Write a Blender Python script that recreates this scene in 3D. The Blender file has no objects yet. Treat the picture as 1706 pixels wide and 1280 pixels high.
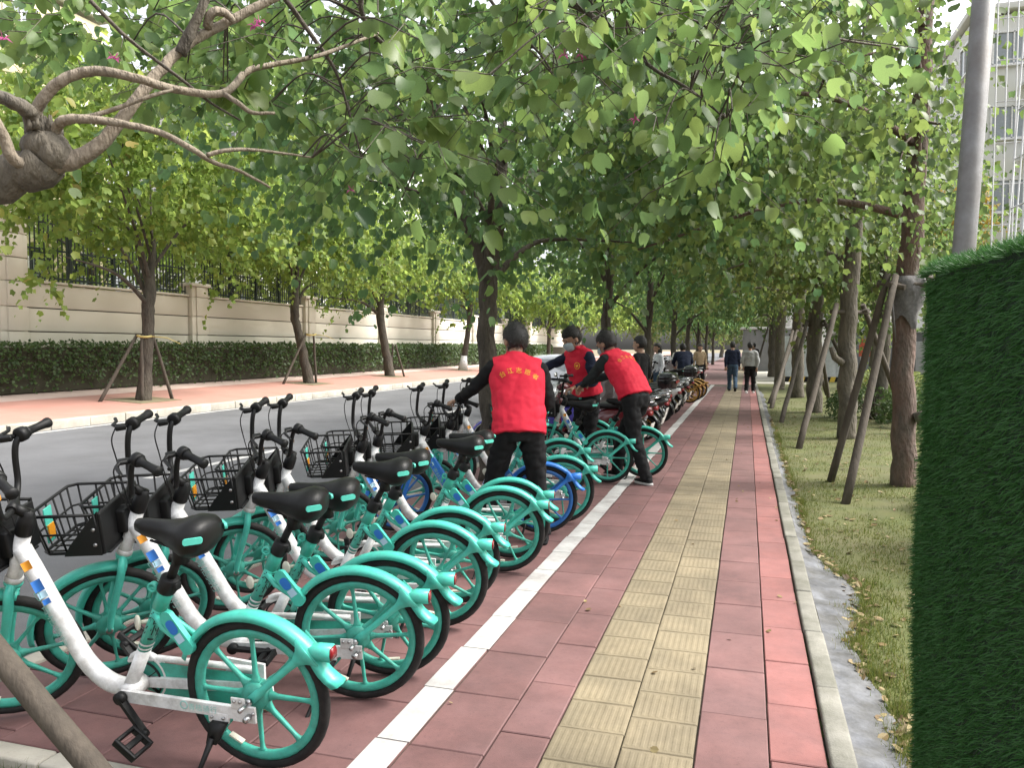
import bpy, bmesh, math, random
import numpy as np
from mathutils import Vector, Matrix, noise
from mathutils.bvhtree import BVHTree

S = bpy.context.scene
COL = S.collection
R = math.radians
PI = math.pi

# ------------------------------------------------------------------ camera
EYE = 1.6
YAW, PITCH = R(16.762), R(2.7305)
cam_d = bpy.data.cameras.new('camera')
cam_d.sensor_width = 36.0
cam_d.lens = 36.0 * 1300.0 / 1706.0
cam_d.clip_start = 0.05
cam_d.clip_end = 2000
cam = bpy.data.objects.new('camera', cam_d)
COL.objects.link(cam)
cam.location = (0, 0, EYE)
cam.rotation_euler = (PI / 2 - PITCH, 0, YAW)
S.camera = cam

# ------------------------------------------------------------------ world and sun
SUN_ELEV, SUN_AZ = R(52), R(68)          # azimuth measured from +Y towards +X
world = bpy.data.worlds.new('World')
S.world = world
world.use_nodes = True
wn = world.node_tree
wn.nodes.clear()
w_out = wn.nodes.new('ShaderNodeOutputWorld')
w_bg = wn.nodes.new('ShaderNodeBackground')
w_sky = wn.nodes.new('ShaderNodeTexSky')
w_sky.sky_type = 'NISHITA'
w_sky.sun_disc = False
w_sky.sun_elevation = SUN_ELEV
w_sky.sun_rotation = SUN_AZ
w_sky.air_density = 1.0
w_sky.dust_density = 6.0
w_sky.ozone_density = 1.0
w_hs = wn.nodes.new('ShaderNodeHueSaturation')   # thin overcast: most of the blue is gone
w_hs.inputs['Saturation'].default_value = 0.22
wn.links.new(w_sky.outputs[0], w_hs.inputs['Color'])
wn.links.new(w_hs.outputs[0], w_bg.inputs['Color'])
w_bg.inputs['Strength'].default_value = 0.15
wn.links.new(w_bg.outputs[0], w_out.inputs['Surface'])

sun_d = bpy.data.lights.new('sun', 'SUN')
sun_d.energy = 1.5
sun_d.angle = R(14)
sun_d.color = (1.0, 0.95, 0.86)
sun = bpy.data.objects.new('sun', sun_d)
COL.objects.link(sun)
sun.location = (0, 0, 30)
sd = Vector((math.sin(SUN_AZ) * math.cos(SUN_ELEV), math.cos(SUN_AZ) * math.cos(SUN_ELEV), math.sin(SUN_ELEV)))
sun.rotation_euler = sd.to_track_quat('Z', 'Y').to_euler()

S.view_settings.view_transform = 'Standard'
S.view_settings.look = 'None'
S.view_settings.gamma = 1.0
S.view_settings.use_curve_mapping = False
S.view_settings.exposure = 1.64
S.render.engine = 'CYCLES'
S.cycles.max_bounces = 8
S.cycles.transparent_max_bounces = 8
S.cycles.use_denoising = True
try:
    S.cycles.use_light_tree = False
except Exception:
    pass

rnd = random.Random(7)
nrs = np.random.RandomState(11)

# ------------------------------------------------------------------ where things stand (measured from the photograph)
_f = np.array([-math.sin(YAW) * math.cos(PITCH), math.cos(YAW) * math.cos(PITCH), -math.sin(PITCH)])
_r = np.array([math.cos(YAW), math.sin(YAW), 0.0])
_u = np.cross(_r, _f)
def ray_to(u, v):
    return _f + _r * (u - 853) / 1300.0 - _u * (v - 640) / 1300.0
def at_depth(u, v, d):
    return Vector(np.array([0, 0, EYE]) + ray_to(u, v) * d)
def at_y(u, v, y):
    q = ray_to(u, v); return Vector(np.array([0, 0, EYE]) + q * (y / q[1]))
def at_x(u, v, x):
    q = ray_to(u, v); return Vector(np.array([0, 0, EYE]) + q * (x / q[0]))
def at_ground(u, v, z=0.0):
    q = ray_to(u, v); return Vector(np.array([0, 0, EYE]) + q * ((z - EYE) / q[2]))

# ------------------------------------------------------------------ helpers
def tag(o, label=None, cat=None, group=None, kind=None):
    if label: o['label'] = label
    if cat: o['category'] = cat
    if group: o['group'] = group
    if kind: o['kind'] = kind
    return o

def empty(name, loc=(0, 0, 0), rz=0.0, label=None, cat=None, group=None):
    o = bpy.data.objects.new(name, None)
    COL.objects.link(o)
    o.location = loc
    o.rotation_euler = (0, 0, rz)
    o.empty_display_size = 0.1
    return tag(o, label, cat, group)

def link(name, me, mat=None, parent=None, smooth=None):
    o = bpy.data.objects.new(name, me)
    COL.objects.link(o)
    if mat is not None and not me.materials:
        for m in (mat if isinstance(mat, (list, tuple)) else [mat]):
            me.materials.append(m)
    if parent is not None:
        o.parent = parent
    return o

def copy_tree(o, parent=None):
    c = o.copy()
    COL.objects.link(c)
    c.parent = parent
    for ch in o.children:
        copy_tree(ch, c)
    return c

def frame_from(t, ref=None):
    t = Vector(t).normalized()
    ref = Vector(ref) if ref is not None else (Vector((0, 0, 1)) if abs(t.z) < 0.95 else Vector((1, 0, 0)))
    a = ref.cross(t)
    if a.length < 1e-6:
        a = Vector((1, 0, 0)).cross(t)
    a.normalize()
    b = t.cross(a).normalized()
    return a, b, t

def spline(pts, n):
    """Catmull-Rom through pts (any dimension), n samples per span."""
    P = [np.array(p, float) for p in pts]
    P = [2 * P[0] - P[1]] + P + [2 * P[-1] - P[-2]]
    out = []
    for i in range(1, len(P) - 2):
        p0, p1, p2, p3 = P[i - 1], P[i], P[i + 1], P[i + 2]
        for k in range(n):
            t = k / n
            out.append(0.5 * ((2 * p1) + (-p0 + p2) * t + (2 * p0 - 5 * p1 + 4 * p2 - p3) * t * t + (-p0 + 3 * p1 - 3 * p2 + p3) * t ** 3))
    out.append(P[-2])
    return out

class MB:
    """Collects shapes and links them as one mesh object."""
    def __init__(self):
        self.v, self.f, self.mi, self.sm = [], [], [], []
        self.m = 0
        self.xf = None
    def add(self, vs, fs, smooth=True):
        b = len(self.v)
        if self.xf is not None:
            vs = [self.xf @ Vector(v) for v in vs]
        self.v.extend([tuple(v) for v in vs])
        for f in fs:
            self.f.append([b + i for i in f])
            self.mi.append(self.m)
            self.sm.append(smooth)
        return self
    def box(self, c, s, rot=None, bevel=0.0):
        hx, hy, hz = s[0] / 2, s[1] / 2, s[2] / 2
        if bevel <= 0:
            vs = [Vector((x * hx, y * hy, z * hz)) for z in (-1, 1) for y in (-1, 1) for x in (-1, 1)]
            fs = [(0, 2, 3, 1), (4, 5, 7, 6), (0, 1, 5, 4), (2, 6, 7, 3), (0, 4, 6, 2), (1, 3, 7, 5)]
            sm = False
        else:
            bm = bmesh.new()
            bmesh.ops.create_cube(bm, size=1.0)
            for v in bm.verts:
                v.co = Vector((v.co.x * s[0], v.co.y * s[1], v.co.z * s[2]))
            bmesh.ops.bevel(bm, geom=bm.edges[:], offset=min(bevel, 0.49 * min(s)), segments=2, affect='EDGES', profile=0.6)
            bm.verts.index_update()
            vs = [v.co.copy() for v in bm.verts]
            fs = [[v.index for v in f.verts] for f in bm.faces]
            bm.free()
            sm = True
        if rot is not None:
            M = rot if isinstance(rot, Matrix) else Matrix.Rotation(rot, 3, 'Z')
            vs = [M @ v for v in vs]
        c = Vector(c)
        return self.add([v + c for v in vs], fs, sm)
    def bar(self, a, b, w, h, up=(0, 0, 1)):
        a, b = Vector(a), Vector(b)
        t = b - a
        x, y, z = frame_from(t, up)
        M = Matrix((x, y, z)).transposed()
        return self.box((a + b) / 2, (w, h, t.length), M)
    def tube(self, pts, r, n=8, cap=True, flat=None, closed=False, ref=None):
        pts = [Vector(p) for p in pts]
        k = len(pts)
        rr = list(r) if isinstance(r, (list, tuple)) else [r] * k
        if len(rr) != k:
            rr = list(np.interp(np.linspace(0, 1, k), np.linspace(0, 1, len(rr)), rr))
        vs, fs = [], []
        a = None
        for i, p in enumerate(pts):
            if closed:
                t = pts[(i + 1) % k] - pts[i - 1]
            else:
                t = pts[min(i + 1, k - 1)] - pts[max(i - 1, 0)]
            if t.length < 1e-9: t = Vector((0, 0, 1))
            t.normalize()
            if a is None or ref is not None:
                a, b, _ = frame_from(t, ref)
            else:
                a = (a - t * a.dot(t))
                a.normalize()
                b = t.cross(a)
            fx = rr[i]
            fy = rr[i] * (flat if flat else 1.0)
            for j in range(n):
                w = 2 * PI * j / n
                vs.append(p + a * (math.cos(w) * fx) + b * (math.sin(w) * fy))
        for i in range(k if closed else k - 1):
            for j in range(n):
                i2 = (i + 1) % k
                fs.append((i * n + j, i * n + (j + 1) % n, i2 * n + (j + 1) % n, i2 * n + j))
        self.add(vs, fs, n > 4)
        if cap and not closed:
            b0 = len(self.v) - k * n
            self.f.append([b0 + j for j in reversed(range(n))]); self.mi.append(self.m); self.sm.append(False)
            self.f.append([b0 + (k - 1) * n + j for j in range(n)]); self.mi.append(self.m); self.sm.append(False)
        return self
    def loft(self, rings, cap=True):
        """rings: lists of equal numbers of points."""
        n = len(rings[0])
        vs = [p for r_ in rings for p in r_]
        fs = []
        for i in range(len(rings) - 1):
            for j in range(n):
                fs.append((i * n + j, i * n + (j + 1) % n, (i + 1) * n + (j + 1) % n, (i + 1) * n + j))
        if cap:
            fs.append(tuple(reversed(range(n))))
            fs.append(tuple((len(rings) - 1) * n + j for j in range(n)))
        return self.add(vs, fs, True)
    def lathe(self, prof, c=(0, 0, 0), axis=(0, 0, 1), n=24, closed=False):
        """prof: (radius, height) pairs turned round the axis through c; closed joins last to first (a ring)."""
        a, b, t = frame_from(axis)
        c = Vector(c)
        vs, fs = [], []
        k = len(prof)
        for (r_, h) in prof:
            for j in range(n):
                w = 2 * PI * j / n
                vs.append(c + t * h + (a * math.cos(w) + b * math.sin(w)) * r_)
        for i in range(k if closed else k - 1):
            i2 = (i + 1) % k
            for j in range(n):
                fs.append((i * n + j, i * n + (j + 1) % n, i2 * n + (j + 1) % n, i2 * n + j))
        self.add(vs, fs, True)
        if not closed:
            b0 = len(self.v) - k * n
            if prof[0][0] > 1e-4:
                self.f.append([b0 + j for j in reversed(range(n))]); self.mi.append(self.m); self.sm.append(False)
            if prof[-1][0] > 1e-4:
                self.f.append([b0 + (k - 1) * n + j for j in range(n)]); self.mi.append(self.m); self.sm.append(False)
        return self
    def ball(self, c, r, n=10, sc=(1, 1, 1), rot=None):
        vs, fs = [], []
        m = max(5, n // 2 + 1)
        for i in range(m + 1):
            th = PI * i / m
            for j in range(n):
                w = 2 * PI * j / n
                vs.append(Vector((math.sin(th) * math.cos(w) * r * sc[0], math.sin(th) * math.sin(w) * r * sc[1], math.cos(th) * r * sc[2])))
        for i in range(m):
            for j in range(n):
                fs.append((i * n + j, (i + 1) * n + j, (i + 1) * n + (j + 1) % n, i * n + (j + 1) % n))
        if rot is not None: vs = [rot @ v for v in vs]
        c = Vector(c)
        return self.add([v + c for v in vs], fs, True)
    def prism(self, poly, o, ax, ay, th):
        """2D polygon in the plane (ax, ay) at o, given a thickness along their normal (centred)."""
        o, ax, ay = Vector(o), Vector(ax).normalized(), Vector(ay).normalized()
        nz = ax.cross(ay)
        k = len(poly)
        vs = [o + ax * p[0] + ay * p[1] - nz * th / 2 for p in poly] + [o + ax * p[0] + ay * p[1] + nz * th / 2 for p in poly]
        fs = [tuple(reversed(range(k))), tuple(range(k, 2 * k))]
        for i in range(k):
            j = (i + 1) % k
            fs.append((i, j, k + j, k + i))
        return self.add(vs, fs, False)
    def mesh(self, name):
        me = bpy.data.meshes.new(name)
        me.from_pydata(self.v, [], self.f)
        me.polygons.foreach_set('material_index', self.mi)
        me.polygons.foreach_set('use_smooth', self.sm)
        me.update()
        bm = bmesh.new()
        bm.from_mesh(me)
        bmesh.ops.recalc_face_normals(bm, faces=bm.faces[:])
        bm.to_mesh(me)
        bm.free()
        return me
    def build(self, name, mat, parent=None):
        return link(name, self.mesh(name), mat, parent)

def np_mesh(name, V, F, smooth=False):
    """Fast mesh from arrays: V (n,3), F (m,k) all faces of k corners."""
    me = bpy.data.meshes.new(name)
    V = np.asarray(V, np.float32)
    F = np.asarray(F, np.int32)
    k = F.shape[1]
    me.vertices.add(len(V))
    me.vertices.foreach_set('co', V.ravel())
    me.loops.add(F.size)
    me.loops.foreach_set('vertex_index', F.ravel())
    me.polygons.add(len(F))
    me.polygons.foreach_set('loop_start', np.arange(0, F.size, k, dtype=np.int32))
    try:
        me.polygons.foreach_set('loop_total', np.full(len(F), k, np.int32))
    except Exception:
        pass
    if smooth:
        me.polygons.foreach_set('use_smooth', np.ones(len(F), bool))
    me.update(calc_edges=True)
    return me

# ------------------------------------------------------------------ materials
def new_mat(name):
    m = bpy.data.materials.new(name)
    m.use_nodes = True
    return m, m.node_tree, m.node_tree.nodes['Principled BSDF']

def N(nt, t, **kw):
    n = nt.nodes.new(t)
    for k, v in kw.items():
        if hasattr(n, k): setattr(n, k, v)
        else: n.inputs[k.replace('_', ' ')].default_value = v
    return n

def rgba(c): return (c[0], c[1], c[2], 1.0)

def mottled(name, c1, c2, scale=6.0, rough=0.7, bump=0.0, bscale=60.0, metal=0.0, spec=0.5, detail=5.0, c3=None, s3=1.2, w3=0.5, stretch=None, coat=0.0, rnd_obj=0.0, bdist=0.01, grime=0.0, gscale=1.6):
    """Two colours mixed by noise, a third by a larger noise, fine relief, optional variation from object to object."""
    m, nt, p = new_mat(name)
    L = nt.links.new
    tc = N(nt, 'ShaderNodeTexCoord')
    src = tc.outputs['Object']
    if stretch:
        mp = N(nt, 'ShaderNodeMapping')
        mp.inputs['Scale'].default_value = stretch
        L(src, mp.inputs['Vector']); src = mp.outputs[0]
    if rnd_obj:
        oi = N(nt, 'ShaderNodeObjectInfo')
        va = N(nt, 'ShaderNodeVectorMath', operation='ADD')
        vs = N(nt, 'ShaderNodeVectorMath', operation='SCALE')
        vs.inputs['Scale'].default_value = 37.0
        cmb = N(nt, 'ShaderNodeCombineXYZ')
        for i in range(3): L(oi.outputs['Random'], cmb.inputs[i])
        L(cmb.outputs[0], vs.inputs[0]); L(src, va.inputs[0]); L(vs.outputs[0], va.inputs[1])
        src = va.outputs[0]
    nz = N(nt, 'ShaderNodeTexNoise'); nz.inputs['Scale'].default_value = scale; nz.inputs['Detail'].default_value = detail; nz.inputs['Roughness'].default_value = 0.65
    L(src, nz.inputs['Vector'])
    rp = N(nt, 'ShaderNodeValToRGB')
    rp.color_ramp.elements[0].position = 0.32; rp.color_ramp.elements[1].position = 0.68
    rp.color_ramp.elements[0].color = rgba(c1); rp.color_ramp.elements[1].color = rgba(c2)
    L(nz.outputs['Fac'], rp.inputs['Fac'])
    col = rp.outputs['Color']
    if c3 is not None:
        n3 = N(nt, 'ShaderNodeTexNoise'); n3.inputs['Scale'].default_value = s3; n3.inputs['Detail'].default_value = 6.0; n3.inputs['Roughness'].default_value = 0.7
        L(src, n3.inputs['Vector'])
        r3 = N(nt, 'ShaderNodeValToRGB'); r3.color_ramp.elements[0].position = 0.5 - 0.12 ; r3.color_ramp.elements[1].position = 0.5 + 0.18
        r3.color_ramp.elements[0].color = (0, 0, 0, 1); r3.color_ramp.elements[1].color = (w3, w3, w3, 1)
        L(n3.outputs['Fac'], r3.inputs['Fac'])
        mx = N(nt, 'ShaderNodeMix', data_type='RGBA')
        L(r3.outputs['Color'], mx.inputs['Factor']); L(col, mx.inputs['A']); mx.inputs['B'].default_value = rgba(c3)
        col = mx.outputs['Result']
    if rnd_obj:
        hs = N(nt, 'ShaderNodeHueSaturation')
        mr = N(nt, 'ShaderNodeMapRange'); mr.inputs['To Min'].default_value = 1 - rnd_obj; mr.inputs['To Max'].default_value = 1 + rnd_obj
        L(oi.outputs['Random'], mr.inputs['Value']); L(mr.outputs[0], hs.inputs['Value'])
        L(col, hs.inputs['Color']); col = hs.outputs[0]
    if grime:      # stains that run on across neighbouring pieces
        ge = N(nt, 'ShaderNodeNewGeometry')
        ng = N(nt, 'ShaderNodeTexNoise'); ng.inputs['Scale'].default_value = gscale; ng.inputs['Detail'].default_value = 9.0; ng.inputs['Roughness'].default_value = 0.72
        L(ge.outputs['Position'], ng.inputs['Vector'])
        gr = N(nt, 'ShaderNodeMapRange'); gr.inputs['From Min'].default_value = 0.36; gr.inputs['From Max'].default_value = 0.62; gr.inputs['To Min'].default_value = 1 - grime; gr.inputs['To Max'].default_value = 1.06
        L(ng.outputs['Fac'], gr.inputs['Value'])
        n5 = N(nt, 'ShaderNodeTexNoise'); n5.inputs['Scale'].default_value = 42.0; n5.inputs['Detail'].default_value = 5.0; n5.inputs['Roughness'].default_value = 0.8
        L(ge.outputs['Position'], n5.inputs['Vector'])
        g5 = N(nt, 'ShaderNodeMapRange'); g5.inputs['From Min'].default_value = 0.30; g5.inputs['From Max'].default_value = 0.45; g5.inputs['To Min'].default_value = 1 - grime * .8; g5.inputs['To Max'].default_value = 1.0
        L(n5.outputs['Fac'], g5.inputs['Value'])
        gm = N(nt, 'ShaderNodeMath', operation='MULTIPLY'); L(gr.outputs[0], gm.inputs[0]); L(g5.outputs[0], gm.inputs[1])
        gx = N(nt, 'ShaderNodeHueSaturation'); L(col, gx.inputs['Color']); L(gm.outputs[0], gx.inputs['Value']); col = gx.outputs[0]
    L(col, p.inputs['Base Color'])
    p.inputs['Roughness'].default_value = rough
    p.inputs['Metallic'].default_value = metal
    p.inputs['Specular IOR Level'].default_value = spec
    if coat: p.inputs['Coat Weight'].default_value = coat
    if bump:
        nb = N(nt, 'ShaderNodeTexNoise'); nb.inputs['Scale'].default_value = bscale; nb.inputs['Detail'].default_value = 4.0
        L(src, nb.inputs['Vector'])
        bp = N(nt, 'ShaderNodeBump'); bp.inputs['Strength'].default_value = bump; bp.inputs['Distance'].default_value = bdist
        L(nb.outputs['Fac'], bp.inputs['Height']); L(bp.outputs[0], p.inputs['Normal'])
    return m

def leaf_mat(name, cols, trans=0.45, rough=0.42, obj=False):
    """Leaf: diffuse and translucent, hue picked per leaf (island or object)."""
    m = bpy.data.materials.new(name)
    m.use_nodes = True
    nt = m.node_tree
    nt.nodes.clear()
    L = nt.links.new
    out = N(nt, 'ShaderNodeOutputMaterial')
    if obj:
        src = N(nt, 'ShaderNodeObjectInfo').outputs['Random']
    else:
        src = N(nt, 'ShaderNodeNewGeometry').outputs['Random Per Island']
    rp = N(nt, 'ShaderNodeValToRGB')
    rp.color_ramp.elements[0].color = rgba(cols[0]); rp.color_ramp.elements[0].position = 0.0
    rp.color_ramp.elements[1].color = rgba(cols[-1]); rp.color_ramp.elements[1].position = 1.0
    for i, c in enumerate(cols[1:-1]):
        e = rp.color_ramp.elements.new((i + 1) / (len(cols) - 1)); e.color = rgba(c)
    L(src, rp.inputs['Fac'])
    tc = N(nt, 'ShaderNodeTexCoord')
    nz = N(nt, 'ShaderNodeTexNoise'); nz.inputs['Scale'].default_value = 30.0
    L(tc.outputs['Object'], nz.inputs['Vector'])
    hs = N(nt, 'ShaderNodeHueSaturation')
    mr = N(nt, 'ShaderNodeMapRange'); mr.inputs['To Min'].default_value = 0.75; mr.inputs['To Max'].default_value = 1.25
    L(nz.outputs['Fac'], mr.inputs['Value']); L(mr.outputs[0], hs.inputs['Value']); L(rp.outputs['Color'], hs.inputs['Color'])
    pb = N(nt, 'ShaderNodeBsdfPrincipled')
    pb.inputs['Roughness'].default_value = rough + .08
    pb.inputs['Specular IOR Level'].default_value = 0.35
    L(hs.outputs[0], pb.inputs['Base Color'])
    tr = N(nt, 'ShaderNodeBsdfTranslucent')
    h2 = N(nt, 'ShaderNodeHueSaturation'); h2.inputs['Hue'].default_value = 0.487; h2.inputs['Saturation'].default_value = 0.95; h2.inputs['Value'].default_value = 2.1
    L(hs.outputs[0], h2.inputs['Color']); L(h2.outputs[0], tr.inputs['Color'])
    mx = N(nt, 'ShaderNodeMixShader'); mx.inputs[0].default_value = trans
    L(pb.outputs[0], mx.inputs[1]); L(tr.outputs[0], mx.inputs[2]); L(mx.outputs[0], out.inputs['Surface'])
    return m

def plain(name, c, rough=0.5, metal=0.0, spec=0.5, var=0.12, coat=0.0, scale=9.0):
    """A single paint or plastic with slight unevenness and dust."""
    lo = tuple(x * (1 - var) for x in c); hi = tuple(min(1, x * (1 + var)) for x in c)
    return mottled(name, lo, hi, scale=scale, rough=rough, metal=metal, spec=spec, bump=0.03, bscale=180.0, coat=coat)

M = {}
M['teal'] = mottled('teal_paint', (0.060, 0.50, 0.39), (0.075, 0.57, 0.46), scale=12, rough=0.38, spec=0.5, c3=(0.10, 0.36, 0.29), s3=7, w3=0.5, grime=0.14, gscale=9)
M['teal_dull'] = mottled('teal_rim', (0.04, 0.34, 0.26), (0.06, 0.46, 0.36), scale=14, rough=0.45, c3=(0.05, 0.17, 0.135), s3=11, w3=0.7)
M['white'] = mottled('white_paint', (0.74, 0.75, 0.76), (0.82, 0.82, 0.82), scale=8, rough=0.32, c3=(0.36, 0.33, 0.29), s3=15, w3=0.6, grime=0.18, gscale=11)
M['black'] = plain('black_plastic', (0.0065, 0.0065, 0.007), rough=0.5, spec=0.32)
M['rubber'] = mottled('tyre_rubber', (0.007, 0.007, 0.0075), (0.017, 0.0165, 0.016), scale=20, rough=0.75, spec=0.3, bump=0.1, bscale=250, c3=(0.05, 0.043, 0.04), s3=25, w3=0.3)
M['saddle'] = mottled('saddle_vinyl', (0.005, 0.005, 0.0055), (0.009, 0.0088, 0.0085), scale=20, rough=0.42, spec=0.3, bump=0.04, bscale=300)
M['steel'] = plain('bare_steel', (0.5, 0.5, 0.5), rough=0.35, metal=1.0)
M['red_lens'] = plain('red_lens', (0.20, 0.010, 0.014), rough=0.25)
M['mint'] = plain('mint_tag', (0.10, 0.56, 0.45), rough=0.4)
M['sticker_blue'] = plain('blue_sticker', (0.03, 0.17, 0.55), rough=0.3)
M['sticker_orange'] = plain('orange_sticker', (0.75, 0.30, 0.02), rough=0.4)
M['sticker_pale'] = plain('pale_blue_sticker', (0.45, 0.66, 0.80), rough=0.3)
M['print_dark'] = plain('dark_print', (0.01, 0.03, 0.03), rough=0.4)
M['print_teal'] = plain('pale_teal_print', (0.30, 0.60, 0.56), rough=0.4)
M['cream'] = plain('cream_reflector', (0.62, 0.60, 0.50), rough=0.25)
M['blue'] = plain('blue_paint', (0.03, 0.19, 0.62), rough=0.35)
M['blue_dull'] = plain('blue_rim', (0.025, 0.14, 0.42), rough=0.42)
M['yellow'] = plain('yellow_paint', (0.36, 0.20, 0.035), rough=0.5)

BAUH = [(-0.0, 0.0), (0.30, 0.05), (0.47, 0.28), (0.48, 0.58), (0.36, 0.90), (0.17, 1.0), (0.0, 0.80)]

# ================================================================== GROUND
M['asphalt'] = mottled('asphalt', (0.088, 0.090, 0.097), (0.130, 0.132, 0.140), scale=90, rough=0.85, bump=0.25, bscale=400, c3=(0.06, 0.06, 0.063), s3=0.5, w3=0.6, grime=0.12, gscale=0.9)
M['earth'] = mottled('earth', (0.12, 0.10, 0.06), (0.2, 0.17, 0.1), scale=3, rough=0.95, bump=0.3, bscale=40)
M['bed'] = mottled('joint_sand', (0.045, 0.038, 0.030), (0.09, 0.075, 0.055), scale=40, rough=0.95)
M['tile_pink'] = mottled('pink_tile', (0.205, 0.080, 0.074), (0.255, 0.101, 0.092), scale=7, rough=0.72, bump=0.15, bscale=240, c3=(0.20, 0.10, 0.10), s3=2.4, w3=0.45, rnd_obj=0.11, detail=8, grime=0.28)
M['tile_plum'] = mottled('plum_tile', (0.136, 0.066, 0.064), (0.176, 0.085, 0.081), scale=6, rough=0.72, bump=0.15, bscale=240, c3=(0.16, 0.09, 0.09), s3=2.0, w3=0.5, rnd_obj=0.14, detail=8, grime=0.32)
M['tile_yellow'] = mottled('ochre_tile', (0.172, 0.140, 0.086), (0.226, 0.184, 0.116), scale=14, rough=0.78, bump=0.2, bscale=200, c3=(0.135, 0.115, 0.075), s3=3.5, w3=0.5, rnd_obj=0.08, detail=8, grime=0.30, stretch=(1.6, 0.7, 1))
M['paint'] = mottled('road_paint', (0.43, 0.43, 0.42), (0.54, 0.54, 0.53), scale=7, rough=0.65, bump=0.1, bscale=200, c3=(0.28, 0.25, 0.24), s3=5, w3=0.7, rnd_obj=0.05, detail=8, grime=0.22)
M['stone_pale'] = mottled('pale_kerb_stone', (0.37, 0.345, 0.295), (0.47, 0.44, 0.38), scale=4, rough=0.8, bump=0.2, bscale=120, c3=(0.24, 0.22, 0.18), s3=1.4, w3=0.55, rnd_obj=0.09, grime=0.2)
M['stone_mossy'] = mottled('weathered_kerb_stone', (0.15, 0.145, 0.125), (0.235, 0.225, 0.195), scale=6, rough=0.85, bump=0.3, bscale=110, c3=(0.085, 0.085, 0.06), s3=3.2, w3=0.8, rnd_obj=0.08)
M['cement'] = mottled('grey_cement', (0.090, 0.094, 0.106), (0.150, 0.156, 0.172), scale=5, rough=0.7, bump=0.3, bscale=40, c3=(0.060, 0.056, 0.044), s3=4.0, w3=0.85, grime=0.35, gscale=5)
M['tile_far'] = mottled('red_far_paving', (0.34, 0.165, 0.130), (0.41, 0.205, 0.165), scale=1.5, rough=0.8, bump=0.1, c3=(0.30, 0.19, 0.155), s3=0.4, w3=0.5)

def sheet(name, x0, x1, y0, y1, z, mat, kind='structure', parent=None):
    b = MB()
    b.add([(x0, y0, z), (x1, y0, z), (x1, y1, z), (x0, y1, z)], [(0, 1, 2, 3)], False)
    o = b.build(name, mat, parent)
    if kind and parent is None: o['kind'] = kind
    return o

sheet('ground', -500, 500, -500, 500, -0.30, M['earth'])
sheet('road', -13.6, -3.52, -25, 220, -0.10, M['asphalt'])

# lane dashes and the two edge lines
marks = sheet('lane_marking', -7.46, -7.31, 8.2, 11.2, -0.096, M['paint'])
for y in (17.2, 26.2, 35.2, 44.2, -0.8):
    q = marks.copy(); COL.objects.link(q); q.location = (0, y - 8.2, 0)
sheet('edge_marking', -13.42, -13.28, -20, 160, -0.096, M['paint'])

# ---- paving laid tile by tile on its bed
tile_cache = {}
def tile_mesh(w, l, key, mat, ribs=0):
    k = (round(w, 4), round(l, 4), key)
    if k not in tile_cache:
        b = MB()
        c = 0.004
        hx, hy = w / 2, l / 2
        vs = [(-hx, -hy, -0.03), (hx, -hy, -0.03), (hx, hy, -0.03), (-hx, hy, -0.03),
              (-hx, -hy, -c), (hx, -hy, -c), (hx, hy, -c), (-hx, hy, -c),
              (-hx + c, -hy + c, 0), (hx - c, -hy + c, 0), (hx - c, hy - c, 0), (-hx + c, hy - c, 0)]
        fs = []
        for a in (0, 4):
            for i in range(4):
                j = (i + 1) % 4
                fs.append((a + i, a + j, a + 4 + j, a + 4 + i))
        fs.append((8, 9, 10, 11))
        b.add(vs, fs, False)
        for i in range(ribs):
            x = -hx + w * (i + 0.5) / ribs
            rw = w / ribs * 0.30
            y = hy - 0.018
            z = 0.0014
            b.add([(x - rw, -y, 0.0003), (x + rw, -y, 0.0003), (x + rw, y, 0.0003), (x - rw, y, 0.0003),
                   (x - rw * .6, -y + .006, z), (x + rw * .6, -y + .006, z), (x + rw * .6, y - .006, z), (x - rw * .6, y - .006, z)],
                  [(0, 1, 5, 4), (1, 2, 6, 5), (2, 3, 7, 6), (3, 0, 4, 7), (4, 5, 6, 7)], False)
        me = b.mesh('paving_tile')
        me.materials.append(mat)
        tile_cache[k] = me
    return tile_cache[k]

def lay(parent, x0, x1, y0, n, length, key, mat, shift=0.0, gap=0.006, ribs=0, rr=rnd):
    me = tile_mesh(x1 - x0 - gap, length - gap, key, mat, ribs)
    if shift > 0.03:          # a cut tile fills the start of the row
        o = bpy.data.objects.new('paving_tile', tile_mesh(x1 - x0 - gap, shift - gap, key, mat, ribs))
        COL.objects.link(o); o.parent = parent; o.location = ((x0 + x1) / 2, y0 + shift / 2, 0)
    for i in range(n):
        o = bpy.data.objects.new('paving_tile', me)
        COL.objects.link(o)
        o.parent = parent
        o.location = ((x0 + x1) / 2 + rr.uniform(-.0012, .0012), y0 + shift + (i + 0.5) * length, rr.uniform(-.0018, .0018))
        o.rotation_euler = (rr.uniform(-.003, .003), rr.uniform(-.004, .004), rr.uniform(-.0022, .0022))

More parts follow.
